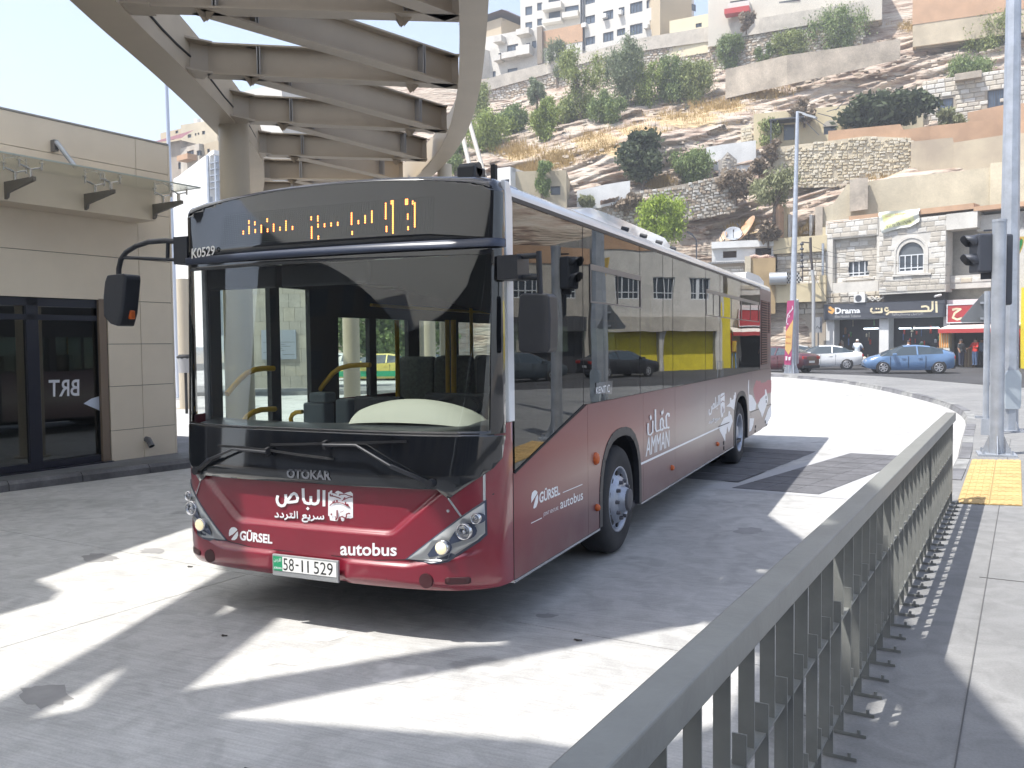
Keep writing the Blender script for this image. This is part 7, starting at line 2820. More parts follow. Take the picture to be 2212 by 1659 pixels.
def ap(label, pa, da, pb, db, yt, yb, wins, m, name='apartment_building', parapet=None, back=10, nm=3, fr=m_wframed, view=Z3):
 zb_ = D((pa + pb) / 2, yb, (da + db) / 2)[2] - 3
 r_ = simple_building(name, label, 'building', pa, da, pb, db, yt, zb_, [px_of(view, r) for r in wins], m=m, back=back, parapet=parapet, nm=nm, frame=fr)
 for c in r_[0].children:
  for g in c.children:
   g.data.materials[0] = m_fpane
 return r_
m_fpane = mat('distant pane', (.09, .115, .15), rough=.25)
m_apt = mat('apartment white', (.58, .555, .51), rough=.8, var=.06, vscale=.3)
m_apt2 = mat('apartment cream', (.55, .51, .44), rough=.8, var=.10, vscale=.3)
m_tan = mat('apartment tan', (.46, .38, .27), rough=.85, var=.08, vscale=.3)
t, w, _ = ap('white apartment tower with recessed balconies left of centre on the skyline', 1131, 112, 1262, 109, -60, 80,
   [(668, 55, 728, 130, 1), (668, 190, 728, 245, 1), (770, 22, 815, 90, 2), (770, 160, 815, 220, 2), (868, -10, 970, 45, 4), (870, 100, 970, 185, 4), (1010, 50, 1130, 118, 1), (668, -80, 728, -10, 1), (770, -100, 815, -40, 2)], m_apt)
for r in ((835, 50, 985, 100), (835, 130, 985, 125)):
 b = MB()
 q = w.rect(*px_of(Z3, (835, 185, 1000, 215) if r[1] > 100 else (835, 45, 1000, 100)))
 w.box(b, q[0], q[1], q[2], q[3], 0, 1.1)
 b.build('balcony', m_apt, t)
b = MB()
q = w.rect(*px_of(Z3, (1005, 118, 1140, 165)))
w.box(b, *q, 0, .9)
b.build('balcony', m_apt, t)
ap('lower white building with a sloping orange band and four small windows', 1175, 106, 1262, 103.5, 68, 110, [(840, 360, 880, 415, 1), (903, 340, 940, 390, 1), (975, 315, 1010, 355, 1), (1058, 285, 1102, 345, 2)], m_apt, parapet=(2.0, m_orange))
t, w, _ = ap('large white apartment block with rows of dark framed windows', 1258, 104, 1428, 98.5, -70, 90,
   [(1185, -15, 1270, 32, 3), (1185, 135, 1270, 205, 2), (1340, 90, 1428, 170, 3), (1475, 62, 1525, 135, 2), (1573, 18, 1680, 110, 4), (1715, -10, 1825, 62, 4), (1185, 318, 1270, 385, 3), (1340, 277, 1430, 358, 3), (1460, 247, 1530, 305, 3), (1572, 207, 1680, 298, 4), (1742, 168, 1825, 248, 3)], m_apt)
for x, y in ((1362, 145), (1188, 225), (1495, 115), (1722, 235)):
 b = MB()
 q = w.rect(*px_of(Z3, (x - 18, y - 18, x + 18, y + 18)))
 w.box(b, *q, 0, .5)
 b.build('air_conditioner', m_whitew, t)
b = MB()
for x in (1150, 1172):
 q = w.rect(*px_of(Z3, (x, -100, x + 8, 440)))
 w.box(b, *q, 0, .2)
b.build('down_pipe', m_wframed, t)
ap('plain tan building beside the large white apartment block', 1428, 98, 1495, 101, -30, 75, [(2110, 35, 2145, 90, 1)], m_tan)
ap('low cream building with one small window on the skyline', 1448, 95, 1530, 93, 45, 68, [(2140, 200, 2192, 236, 2)], mat('skyline cream', (.62, .56, .40), rough=.85), nm=2)
t, w, _ = ap('cream skyline house with a red awning balcony', 1530, 92, 1640, 90, -40, 40, [(230, 0, 350, 40, 3), (560, 0, 700, 10, 2)], m_apt2, view=Z4)
b = MB()
q = w.rect(*px_of(Z4, (225, 35, 370, 80)))
w.box(b, *q, 0, 1.0)
b.build('balcony', m_apt, t)
b = MB()
q = w.rect(*px_of(Z4, (205, 80, 370, 115)))
w.box(b, *q, .2, 1.4)
b.build('red_awning', mat('awning red', (.42, .05, .05)), t)
ap('long pale skyline building right of the red awning house', 1640, 90, 1900, 86, -50, 5, [(900, -60, 960, -20, 2)], m_apt2, view=Z4)
t, w, _ = ap('pale stone villa with balconies at the left end of the skyline', 1040, 110, 1177, 106, 82, 165,
   [(435, 455, 482, 502, 2), (510, 385, 605, 468, 3), (305, 500, 360, 578, 2), (385, 615, 412, 685, 1), (675, 370, 710, 412, 1), (725, 352, 762, 415, 1), (515, 590, 600, 635, 2), (630, 400, 660, 470, 1)], m_stone2)
for r in ((625, 415, 740, 495), (430, 500, 490, 545), (625, 270, 735, 320), (500, 470, 625, 520), (430, 330, 500, 385)):
 b = MB()
 q = w.rect(*px_of(Z3, r))
 w.box(b, *q, 0, 1.2)
 b.build('balcony', m_stone2, t)
b = MB()
q = w.rect(*px_of(Z3, (785, 240, 828, 560)))
w.box(b, *q, 0, .5)
b.build('chimney_shaft', mat('shaft brown', (.24, .20, .16), rough=.9), t)
t, w, _ = ap('stone house with a dark glazed bay right of the canopy ring', 1008, 110, 1042, 108, 112, 180, [(190, 475, 275, 610, 5)], m_stone2, nm=5)
t, w, zt_ = ap('tan house with a dark hipped sheet roof left on the skyline', 1016, 118, 1090, 114, 60, 130, [(250, 262, 300, 310, 1)], m_tan)
b = MB()
e = .8
b.add([w.P(-e, zt_ + .6, e), w.P(w.L + e, zt_ + .6, e), w.P(w.L + e, zt_ + .6, -9), w.P(-e, zt_ + .6, -9), w.P(w.L * .35, zt_ + 2.6, -4), w.P(w.L * .6, zt_ + 2.6, -4)], [(0, 1, 5, 4), (1, 2, 5), (2, 3, 4, 5), (3, 0, 4), (3, 2, 1, 0)])
b.build('roof', mat('roof brown', (.07, .045, .045), rough=.6), t)
B1 = [('cream apartment house with roof tanks beyond the station roof', 402, 92, 480, 90, 268, 330, [(1622, 1160, 1652, 1190, 1), (1745, 1130, 1772, 1162, 1), (1683, 1150, 1697, 1172, 1), (1708, 1145, 1722, 1165, 1)], m_cream),
 ('tan apartment house left of the cream one beyond the station roof', 358, 95, 404, 93, 285, 330, [(1515, 1128, 1540, 1152, 1)], m_tan),
 ('stone house with an orange balcony beyond the station corner', 400, 84, 440, 82, 318, 400, [(1615, 1300, 1675, 1345, 3), (1700, 1300, 1722, 1345, 1)], m_stone),
 ('plain tan house right of the stone house with orange balcony', 436, 83, 482, 81, 312, 400, [(1790, 1285, 1812, 1318, 1)], m_tan),
 ('brown grey house with a plum roof behind the slim lamp column', 340, 86, 402, 84, 312, 400, [(1540, 1400, 1580, 1460, 1)], mat('house brown grey', (.34, .29, .24), rough=.9, var=.2, vscale=.5))]
for lab, pa, da, pb, db, yt, yb, wins, m in B1:
 t, w, zt_ = ap(lab, pa, da, pb, db, yt, yb, wins, m, view=Z1b, nm=1, back=6)
 if 'orange balcony beyond' in lab:
  b = MB()
  q = w.rect(*px_of(Z1b, (1612, 1350, 1705, 1395)))
  w.box(b, *q, 0, 1.0)
  b.build('balcony', m_orange, t)
 if 'plum roof' in lab:
  b = MB()
  b.add([w.P(-.5, zt_, .6), w.P(w.L + .8, zt_, .6), w.P(w.L * .6, zt_ + 1.8, -3), w.P(-.5, zt_ + 1.2, -3)], [(0, 1, 2, 3)])
  b.build('roof', mat('roof plum', (.16, .05, .06), rough=.7), t)
 if 'roof tanks' in lab:
  for k in range(5):
   b = MB()
   c = w.P(w.L * (.12 + .2 * k), zt_, -2)
   b.cyl(c, c + EZ * .9, .5, n=14)
   b.build('roof_tank', m_whitew, t)
t, w, _ = ap('white building glimpsed between the canopy beams', 534, 60, 620, 58, 196, 240, [(1000, 0, 1010, 1, 1)], m_apt, view=V(560, 0, 1240, 2212))
ap('bright white building with windows seen under the canopy ring', 655, 100, 700, 98, 175, 260, [], m_apt, view=Z3)
WW = Wall(382, 34, 482, 32)
b = MB()
WW.poly(b, [Z1b(*p) for p in ((1500, 1545), (1545, 1520), (1830, 1300), (1850, 1295), (1850, 1330), (1815, 1345), (1815, 3000), (1500, 3000))], -.4, 0)
tag(b.build('white_wall', mat('bright white wall', (.78, .78, .77), rough=.8)), 'bright white wall with slanting top edge beyond the station corner', 'wall')
lf = thing('ladder_frame', 'tall narrow open steel frame with rungs beside the bright white wall', 'frame', tuple(WW.P(3, 0)))
b = MB()
for x0, x1 in ((1815, 1826), (1878, 1890)):
 q = WW.rect(*px_of(Z1b, (x0, 1340, x1, 2900)))
 WW.box(b, *q, -.1, .05)
b.build('upright', m_galv, lf)
for k in range(5):
 b = MB()
 q = WW.rect(*px_of(Z1b, (1820, 1400 + 55 * k, 1885, 1408 + 55 * k)))
 WW.box(b, *q, -.1, .04)
 b.build('rung', m_galv, lf)
b = MB()
q = WW.rect(*px_of(Z1b, (1826, 1345, 1878, 2900)))
WW.box(b, *q, -.6, -.5)
b.build('backing', mat('rusty render', (.42, .34, .28), rough=.9, var=.3, vscale=.8), lf)
PW = Wall(380, 36.5, 800, 36.5)
pw = thing('stone_wall', 'large sawn limestone wall with a pale plaque seen through the bus door glass', 'wall', tuple(PW.P(4, .1)))
u0_, u1_ = PW.uz(500, 700)[0], PW.uz(712, 700)[0]
b = MB()
PW.box(b, u0_, u1_, 0, 5.2, -1, -.03)
b.build('core', m_mort, pw)
for i in range(9):
 for j in range(9):
  bw_ = (u1_ - u0_) / 8.5
  a = u0_ + (j - (.5 if i % 2 else 0)) * bw_
  c = min(a + bw_, u1_)
  a = max(a, u0_)
  if c - a < .1:
   continue
  b = MB()
  PW.box(b, a + .006, c - .006, .1 + i * .57, .1 + (i + 1) * .57 - .012, -.03, .0)
  b.build('stone_block', random.choice([mat('sawn limestone', (.50, .46, .38), rough=.8, var=.12, vscale=1.5), mat('sawn limestone b', (.46, .43, .37), rough=.8, var=.12, vscale=1.5)]), pw)
pq = [PW.uz(*E5(*p)) for p in ((693, 865), (1027, 570))]
b = MB()
PW.box(b, pq[0][0], pq[1][0], pq[0][1], pq[1][1], .02, .06)
pl_ = tag(b.build('wall_plaque', mat('plaque pale', (.42, .46, .52), rough=.3, metal=.3)), 'pale metal plaque with thin text lines fixed to the limestone wall', 'plaque')
b = MB()
for k, (a, c) in enumerate(((.05, .95), (.25, .7), (.2, .85), (.4, .6), (.35, .65), (.05, .45), (.6, .95))):
 z = pq[0][1] + (pq[1][1] - pq[0][1]) * (.58 - .07 * k)
 L = pq[1][0] - pq[0][0]
 PW.box(b, pq[0][0] + a * L, pq[0][0] + c * L, z, z + .012, .061, .063)
b.build('plaque_lines', m_rub, pl_)
b = MB()
b.prism([tuple(PW.P(PW.uz(300, 700)[0], 0, 3.0)[:2]), tuple(PW.P(u1_ + 6, 0, 3.0)[:2]), tuple(PW.P(u1_ + 6, 0, -3)[:2]), tuple(PW.P(PW.uz(300, 700)[0], 0, -3)[:2])], (0, 0, .0), EX, EY, (0, 0, .17))
struct(b.build('far_pavement', m_walk))
bn_ = G(401, 850, .1)
bi = thing('litter_bin', 'round perforated litter bin with a black bag beyond the station corner', 'litter bin', tuple(D(401, 803, 25)))
c = D(401, 805, 25)
b = MB()
b.cyl(c, c + EZ * .42, .19, .22, n=18)
b.build('basket', mat('bin mesh', (.34, .34, .35), rough=.6), bi)
b = MB()
b.lathe([(.22, .40), (.25, .45), (.16, .52), (0, .50)], c, (0, 0, 1), n=9)
b.cyl((c[0], c[1], 0), c, .04, n=8)
b.build('bag', m_rub, bi)
c2_ = onplane(*E5(385, 1300), 1, 6.5)
# ================================================================== vegetation
LEAF = {}
def leafmat(n, a, c):
 if n in LEAF:
  return LEAF[n]
 m = bpy.data.materials.new('leaf ' + n)
 m.use_nodes = True
 nt = m.node_tree
 b = nt.nodes['Principled BSDF']
 geo = nd(nt, 'ShaderNodeNewGeometry')
 mx = nd(nt, 'ShaderNodeMix', data_type='RGBA')
 mx.inputs[6].default_value = (*a, 1)
 mx.inputs[7].default_value = (*c, 1)
 nt.links.new(geo.outputs['Random Per Island'], mx.inputs['Factor'])
 nt.links.new(mx.outputs[2], b.inputs['Base Color'])
 b.inputs['Roughness'].default_value = .6
 b.inputs['Specular IOR Level'].default_value = .3
 tr = nd(nt, 'ShaderNodeBsdfTranslucent')
 nt.links.new(mx.outputs[2], tr.inputs['Color'])
 ms = nd(nt, 'ShaderNodeMixShader')
 ms.inputs['Fac'].default_value = .25
 nt.links.new(b.outputs[0], ms.inputs[1])
 nt.links.new(tr.outputs[0], ms.inputs[2])
 nt.links.new(ms.outputs[0], nt.nodes['Material Output'].inputs['Surface'])
 LEAF[n] = m
 return m
TONE = {'olive': ((.15, .19, .06), (.36, .40, .15)), 'green': ((.11, .16, .06), (.27, .34, .13)), 'grey': ((.13, .17, .10), (.27, .31, .18)), 'dark': ((.03, .045, .022), (.11, .135, .07)),
  'lime': ((.18, .26, .03), (.42, .52, .09)), 'straw': ((.16, .17, .08), (.32, .33, .18)), 'dry': ((.16, .12, .08), (.34, .27, .20)), 'bright': ((.15, .20, .05), (.36, .43, .13))}
m_bark = mat('bark', (.13, .10, .075), rough=.95, var=.3, vscale=6)
def leaves(c, rad, blobs, per, size, droop, rng):
 """leaf quads scattered through lobes; returns verts (n*4,3)"""
 out = []
 rx, rz = rad
 n_b = len(blobs)
 for (ox, oy, oz, r) in blobs:
  n = per
  d = rng.normal(size=(n, 3))
  d /= np.linalg.norm(d, axis=1)[:, None]
  rr = rng.random(n) ** .6 * r * (1 + .35 * rng.normal(size=n))
  p = d * rr[:, None]
  p[:, 0] *= 1.0
  p[:, 2] *= .9
  if droop:
   p[:, 2] -= droop * rng.random(n) ** 2 * r
  p += np.array([ox, oy, oz])
  a = rng.normal(size=(n, 3))
  if droop:
   a[:, 2] -= 1.4
  a /= np.linalg.norm(a, axis=1)[:, None]
  q = np.cross(a, rng.normal(size=(n, 3)))
  q /= np.linalg.norm(q, axis=1)[:, None]
  s = size * (.6 + .8 * rng.random(n))[:, None]
  w = s * (.35 if droop else .6)
  P0 = p - a * s * .5
  P1 = p + q * w * .5
  P2 = p + a * s * .5
  P3 = p - q * w * .5
  out.append(np.stack([P0, P1, P2, P3], 1).reshape(-1, 3))
 return np.concatenate(out) + c
def tree(name, label, cat, cx, yt, yb, w, tone, per=150, nb=16, size=.32, droop=.7, dep=None, trunk=True, group=None, seed=None, ratio=1.0):
 rng = np.random.default_rng(seed if seed is not None else int(cx * 7 + yt))
 dp = dep if dep else hill_depth(cx, yb) - .8
 base_ = D(cx, yb, dp)
 top_ = D(cx, yt, dp)
 H = top_[2] - base_[2]
 Wd = w / FOC * dp
 t = thing(name, label, cat, tuple(base_), group)
 blobs = []
 for k in range(nb):
  f = rng.random()
  zz = H * (.22 + .70 * f) if trunk else H * (.12 + .75 * f)
  spread = math.sin(math.pi * min(1, max(.12, .18 + .72 * (1 - f)))) * .5
  a = rng.random() * 2 * math.pi
  r_ = Wd * spread * math.sqrt(rng.random())
  br = min(Wd * (.10 + .15 * rng.random()), H * .28)
  blobs.append((r_ * math.cos(a), r_ * math.sin(a) * .8, min(zz, H - br * .8), br))
 v = leaves(base_, (Wd / 2, H / 2), blobs, per, size, droop, rng)
 n = len(v) // 4
 me = bpy.data.meshes.new('crown')
 v = v - base_
 me.vertices.add(len(v))
 me.vertices.foreach_set('co', v.ravel())
 me.loops.add(n * 4)
 me.loops.foreach_set('vertex_index', np.arange(n * 4))
 me.polygons.add(n)
 me.polygons.foreach_set('loop_start', np.arange(n) * 4)
 me.polygons.foreach_set('loop_total', np.full(n, 4))
 me.update()
 me.materials.append(leafmat(tone, *TONE[tone]))
 share('crown', me, t, loc=(0, 0, 0))
 b = MB()
 lean = (rng.random() - .5) * .12 * H
 zt_ = H * (.5 if trunk else .3)
 b.tube([base_ + (0, 0, -.5), base_ + (lean * .4, 0, zt_ * .5), base_ + (lean, 0, zt_)], [.035 * H + .03, .026 * H + .02, .014 * H + .01], n=7)
 for k in range(6):
  ox, oy, oz, r = blobs[k % len(blobs)]
  b.tube([base_ + (lean * .6, 0, zt_ * (.5 + .07 * k)), base_ + (ox * .5, oy * .5, (zt_ + oz) * .5), base_ + (ox, oy, oz)], [.014 * H + .01, .009 * H + .01, .008], n=5)
 b.build('trunk', m_bark, t)
 return t
TR = [('green tree leftmost on the slope beside the canopy ring', 1035, 178, 262, 66, 'olive'), ('bushy bright green tree above the white shed', 1052, 243, 318, 112, 'bright'), ('small round green tree below the rubble wall, right of the bushy one', 1106, 220, 290, 66, 'green'),
 ('dark green tree low beside the cream column', 985, 292, 382, 48, 'green'), ('tall narrow grey green tree in front of the villa balcony', 1205, 84, 182, 54, 'grey'), ('thin grey green tree left below the tall narrow one', 1160, 162, 240, 38, 'grey'),
 ('big olive green weeping tree in the middle of the slope', 1254, 98, 262, 104, 'olive'), ('yellow green tree at the lower left of the weeping tree', 1176, 208, 308, 62, 'bright'), ('small yellow green tree between two larger ones', 1222, 212, 268, 50, 'olive'),
 ('low dark green bush tree on the grass edge', 1316, 195, 272, 72, 'green'), ('tall pale olive tree reaching the apartment windows', 1352, 74, 236, 96, 'grey'), ('bright green crown right of the tall pale olive tree', 1392, 130, 232, 84, 'bright'),
 ('green tree above the grassy ledge right of centre', 1455, 112, 222, 84, 'green'), ('pale green tree left of the brown rendered wall', 1502, 128, 216, 74, 'olive'), ('dark glossy fig tree standing on the rock face', 1388, 284, 408, 98, 'dark'),
 ('green tree in front of the grey block wall', 1492, 320, 388, 86, 'green'), ('slender weeping tree just behind the bus roof', 1172, 338, 428, 44, 'green'), ('upright green tree left end of the upper terrace', 1578, 74, 148, 60, 'green'),
 ('small green shrub tree on the upper terrace', 1653, 92, 134, 34, 'green'), ('olive green tree on the upper terrace above the brown wall', 1704, 68, 128, 64, 'olive'), ('wide grey green tree clump on the upper terrace', 1805, 20, 104, 132, 'green'),
 ('olive tree under the large plastered house at upper right', 2142, 30, 104, 104, 'olive'), ('green creeper bush above the stone house roof', 2095, 118, 174, 92, 'green'), ('sparse tree growing in front of the porch', 1664, 254, 318, 52, 'olive'),
 ('bright lime green tree above the middle of the bus roof', 1428, 420, 524, 104, 'lime')]
for lab, cx, yt, yb, w, tone in TR:
 dk = tone in ('dark',)
 sparse = 'sparse' in lab
 tree('tree', lab, 'tree', cx, yt, yb, w, tone, per=110 if sparse else 420, nb=14 if w < 60 else 24, size=.40 if dk else .26, droop=0 if dk else 1.6, dep=63.5 if tone == 'lime' else (65.2 if 'slender' in lab else None))
tree('fig_tree', 'broad dark fig tree with glossy clumped leaves beside the stone house', 'tree', 1912, 206, 282, 176, 'dark', per=420, nb=34, size=.45, droop=0, dep=68.2)
for lab, cx, yt, yb, w, tone, dp in (('large straw green broom bush left of the lamp post', 1672, 370, 470, 108, 'straw', 62.5), ('round dry olive bush under the stone house window', 2060, 238, 278, 72, 'straw', 65.8), ('grey brown dead bush on the dark rock', 1590, 372, 430, 74, 'dry', 65.5),
        ('dry brown bush hanging over the rubble wall', 1350, 420, 452, 60, 'dry', 66), ('dead grass tuft on the yellow house roof', 1738, 214, 262, 46, 'dry', 70.5), ('dry shrub beside the broken orange pier', 1660, 482, 520, 50, 'dry', 62.6),
        ('dry shrub at the foot of the yellowish rubble wall', 1640, 345, 378, 38, 'dry', 66.4), ('brown dry shrub left of the block pier', 1668, 305, 345, 34, 'dry', 66.3), ('dry bush tucked below the brown wall end', 1612, 30, 64, 40, 'dry', 86),
        ('small dry bush on the rubble wall top', 1268, 425, 448, 40, 'straw', 66.2)):
 tree('dry_bush', lab, 'bush', cx, yt, yb, w, tone, per=260, nb=12, size=.34, droop=-.5 if tone == 'straw' else 0, dep=dp, trunk=False)
rng = np.random.default_rng(5)
vs = []
for gx, gy, rx, ry in grass_spots:
 for _ in range(260):
  px, py = gx + rng.normal() * rx * .55, gy + rng.normal() * ry * .5
  p = hill_at(px, py) - FX * .5
  for _k in range(5):
   a = rng.normal(size=3) * .12
   h = .25 + .35 * rng.random()
   q = p + a * (1, 1, .2)
   vs.append([q, q + (.04, 0, 0), q + (a[0], a[1], h)])
vs = np.array(vs).reshape(-1, 3)
n = len(vs) // 3
me = bpy.data.meshes.new('dry_grass')
me.from_pydata(vs.tolist(), [], np.arange(n * 3).reshape(-1, 3).tolist())
me.materials.append(leafmat('grass', (.26, .17, .06), (.48, .34, .14)))
tag(share('dry_grass', me), 'golden dry grass growing on the rocky ledges of the hillside', 'grass', kind='stuff')
vs, fs_ = [], []
rr_ = random.Random(4)
for _ in range(1500):
 px, py = rr_.uniform(1000, 2210), rr_.uniform(120, 520)
 ys, ds = lv_at(px)
 if not (ys[7] < py < ys[1]):
  continue
 p = hill_at(px, py) - FX * rr_.uniform(.0, .9)
 s_ = rr_.uniform(.10, .34)
 k0 = len(vs)
 for a in ((-1, -.6, -.4), (1, -.7, -.35), (.8, .7, -.4), (-.8, .6, -.4), (-.6, -.4, .35), (.6, -.5, .3), (.5, .4, .4), (-.5, .3, .3)):
  vs.append((p[0] + s_ * a[0] * rr_.uniform(.7, 1.3), p[1] + s_ * a[1], p[2] + s_ * a[2] * rr_.uniform(.6, 1.2)))
 fs_ += [tuple(k0 + i for i in f) for f in ((4, 5, 6, 7), (0, 1, 5, 4), (1, 2, 6, 5), (2, 3, 7, 6), (3, 0, 4, 7))]
me = bpy.data.meshes.new('loose_rocks')
me.from_pydata(vs, [], fs_)
me.materials.append(mat('loose rock', (.40, .34, .275), rough=.95, var=.3, vscale=.7))
tag(share('loose_rocks', me), 'pale loose rocks scattered over the hillside', 'rocks', kind='stuff')
# ================================================================== cars
m_cglass = mat('car glass', (.03, .045, .055), rough=.06, spec=.8, coat=.6)
m_ctyre = mat('car tyre', (.025, .025, .028), rough=.85)
m_alloy = mat('alloy wheel', (.48, .48, .50), rough=.35, metal=.6)
m_redl = mat('tail lamp red', (.42, .02, .02), rough=.2, coat=.5)
m_clear = mat('head lamp clear', (.55, .57, .60), rough=.12, coat=.6)
SED = [(-2.32, .42, .70, .84, .60, .90), (-2.22, .30, .84, 1.00, .66, 1.04), (-1.75, .24, .90, 1.04, .70, 1.10), (-1.15, .20, .91, 1.02, .62, 1.36), (-.55, .18, .91, .98, .60, 1.46), (.20, .18, .91, .95, .60, 1.45), (.75, .18, .91, .93, .62, 1.28),
 (1.25, .20, .90, .91, .68, 1.00), (1.85, .24, .88, .84, .62, .88), (2.20, .30, .80, .74, .52, .78), (2.34, .40, .64, .62, .44, .66)]
HAT = [(-2.20, .42, .72, .95, .56, 1.06), (-2.12, .28, .84, 1.02, .60, 1.14), (-1.60, .22, .88, 1.04, .62, 1.30), (-1.00, .20, .89, 1.02, .60, 1.44), (-.35, .18, .89, .99, .58, 1.50), (.30, .18, .89, .96, .58, 1.47), (.95, .18, .89, .94, .60, 1.24),
 (1.45, .20, .88, .92, .64, 1.00), (1.90, .26, .84, .84, .56, .88), (2.14, .32, .74, .72, .46, .76), (2.24, .42, .58, .60, .38, .62)]
VAN = [(-2.15, .40, .78, .98, .70, 1.70), (-2.08, .28, .86, 1.02, .74, 1.80), (-1.3, .22, .88, 1.03, .74, 1.84), (-.2, .18, .88, 1.02, .74, 1.82), (.55, .18, .88, 1.0, .72, 1.74), (1.1, .18, .88, .98, .70, 1.22), (1.5, .22, .87, .96, .66, 1.06), (1.95, .28, .80, .84, .56, .90), (2.15, .4, .62, .68, .44, .72)]
def car(name, label, loc, ang, st, m, cat='car', taxi=None, wb=(-1.38, 1.32), group=None):
 """loc on the road under the centre; ang = heading of the nose"""
 t = thing(name, label, cat, (0, 0, 0), group)
 t.location = loc
 t.rotation_euler = (0, 0, ang)
 rows = []
 for x, z0, w, zb, wr, zr in st:
  wm = w * 1.0
  half = [(w * .90, z0), (w, z0 + .14), (w * 1.015, z0 + (zb - z0) * .6), (w * .975, zb), (wr, zr - .05), (wr * .86, zr), (0, zr + .03)]
  rows.append([(x, -y, z) for y, z in half] + [(x, y, z) for y, z in half[-2::-1]])
 n = len(rows[0])
 body, gl = MB(), MB()
 P = [p for r in rows for p in r]
 fb, fg = [], []
 for i in range(len(st) - 1):
  gh = min(st[i][5] - st[i][3], st[i + 1][5] - st[i + 1][3])
  jump = abs(st[i][5] - st[i + 1][5])
  for j in range(n - 1):
   q = (i * n + j, i * n + j + 1, (i + 1) * n + j + 1, (i + 1) * n + j)
   side = j in (3, n - 5)
   topc = j in (4, 5, 6, 7)
   glass_ = (side and max(st[i][5] - st[i][3], st[i + 1][5] - st[i + 1][3]) > .28 and gh > .06) or (topc and jump > .13 and max(st[i][5], st[i + 1][5]) > 1.05)
   (fg if glass_ else fb).append(q)
 body.add(P, fb, 0, True)
 body.add(rows[0], [tuple(range(n))[::-1]])
 body.add(rows[-1], [tuple(range(n))])
 o = body.build('body', m, t)
 gl.add(P, fg, 0, False)
 gl.build('windows', m_cglass, t)
 b = MB()
 for i in range(len(st) - 1):
  for s_ in (-1, 1):
   if st[i][5] - st[i][3] > .28 and st[i + 1][5] - st[i + 1][3] > .2 and i % 2 == 0:
    a = (st[i][0], s_ * st[i][2] * .98, st[i][3])
    c = (st[i][0], s_ * (st[i][4] + .01), st[i][5] - .04)
    b.bar(a, c, .07, .03, up=(0, 1, 0))
 b.build('pillars', m, t)
 for x in wb:
  for s_ in (-1, 1):
   yo = s_ * .90 * max(w for _, _, w, *_ in st) / .91
   b = MB()
   b.cyl((x, yo - s_ * .02, .33), (x, yo + s_ * .010, .33), .375, n=26)
   b.build('wheel_arch', m_rub, t)
   b = MB()
   b.lathe([(.20, 0), (.29, .012), (.325, -.01), (.325, -.20), (.2, -.2)], (x, yo + s_ * .018, .325), (0, s_, 0), n=28)
   wh = b.build('wheel', m_ctyre, t)
   b = MB()
   b.lathe([(.215, .0), (.20, -.05), (0, -.05)], (x, yo + s_ * .018, .325), (0, s_, 0), n=24)
   b.build('rim_shadow', mat('rim dark', (.08, .08, .085), rough=.6), wh)
   b = MB()
   b.lathe([(.218, .012), (.20, .012), (.19, -.01), (.215, -.01)], (x, yo + s_ * .018, .325), (0, s_, 0), n=24, closed=True)
   for k in range(7):
    a = 2 * math.pi * k / 7
    dx, dz = math.cos(a), math.sin(a)
    b.bar((x + dx * .04, yo + s_ * .020, .325 + dz * .04), (x + dx * .20, yo + s_ * .024, .325 + dz * .20), .05, .015, up=(0, 1, 0))
   b.cyl((x, yo, .325), (x, yo + s_ * .034, .325), .055, n=12)
   b.build('rim', m_alloy, wh)
 xr, xf = st[0][0], st[-1][0]
 for s_ in (-1, 1):
  b = MB()
  b.box(xr - .0, xr + .30, s_ * .42 if s_ < 0 else .62, -.62 if s_ < 0 else .42, .78, .92) if False else b.box(xr - .012, xr + .26, min(s_ * .46, s_ * .80), max(s_ * .46, s_ * .80), .76, .93)
  b.build('tail_lamp', m_redl, t, bevel=.03)
  b = MB()
  b.box(xf - .42, xf - .06, min(s_ * .40, s_ * .70), max(s_ * .40, s_ * .70), .60, .73)
  b.build('headlight', m_clear, t, bevel=.03)
  b = MB()
  b.box(.68, .90, min(s_ * .92, s_ * 1.08), max(s_ * .92, s_ * 1.08), .95, 1.08)
  b.build('door_mirror', m, t, bevel=.03)
  for x in (-.55, .25):
   b = MB()
   b.box(x - .02, x + .16, min(s_ * .90, s_ * .935), max(s_ * .90, s_ * .935), .80, .83)
   b.build('door_handle', m, t)
  b = MB()
  for x in (-.75, .10, .98):
   b.box(x, x + .012, min(s_ * .88, s_ * .928), max(s_ * .88, s_ * .928), .30, .92)
  b.build('door_gaps', m_rub, t)
 b = MB()
 b.box(xr - .02, xr + .1, -.26, .26, .56, .68)
 b.build('number_plate', mat('plate white', (.78, .78, .76)), t)
 b = MB()
 b.box(xr - .015, xr + .4, -.78, .78, .26, .44)
 b.build('rear_bumper', m_rub, t, bevel=.04)
 if taxi:
  b = MB()
  for s_ in (-1, 1):
   b.box(xr + .25, xf - .35, min(s_ * .90, s_ * .94), max(s_ * .90, s_ * .94), .30, .58)
  b.build('taxi_stripe', taxi, t)
 return t
def heading(a):
 """angle for a car whose nose points screen-left and a degrees away from the camera"""
 a = math.radians(a)
 v = -RX * math.cos(a) + FX * math.sin(a)
 return math.atan2(v[1], v[0])
def road_pt(px, dep):
 p = D(px, 740, dep)
 return (p[0], p[1], zroad(p[0], p[1]) + .012)
cpaint = lambda n, c: mat('car paint ' + n, c, rough=.28, coat=.9, spec=.5)
car('parked_car', 'metallic blue hatchback standing in the street in front of the black shop sign', road_pt(1960, 47.0), heading(14), HAT, cpaint('blue', (.11, .20, .36)))
car('parked_car', 'white four door saloon between the maroon car and the blue hatchback', road_pt(1776, 54.0), heading(18), SED, cpaint('white', (.72, .73, .74)))
car('parked_car', 'dark maroon saloon seen from behind next to the banner pole', road_pt(1676, 50.0), heading(52), SED, cpaint('maroon', (.085, .018, .028)))
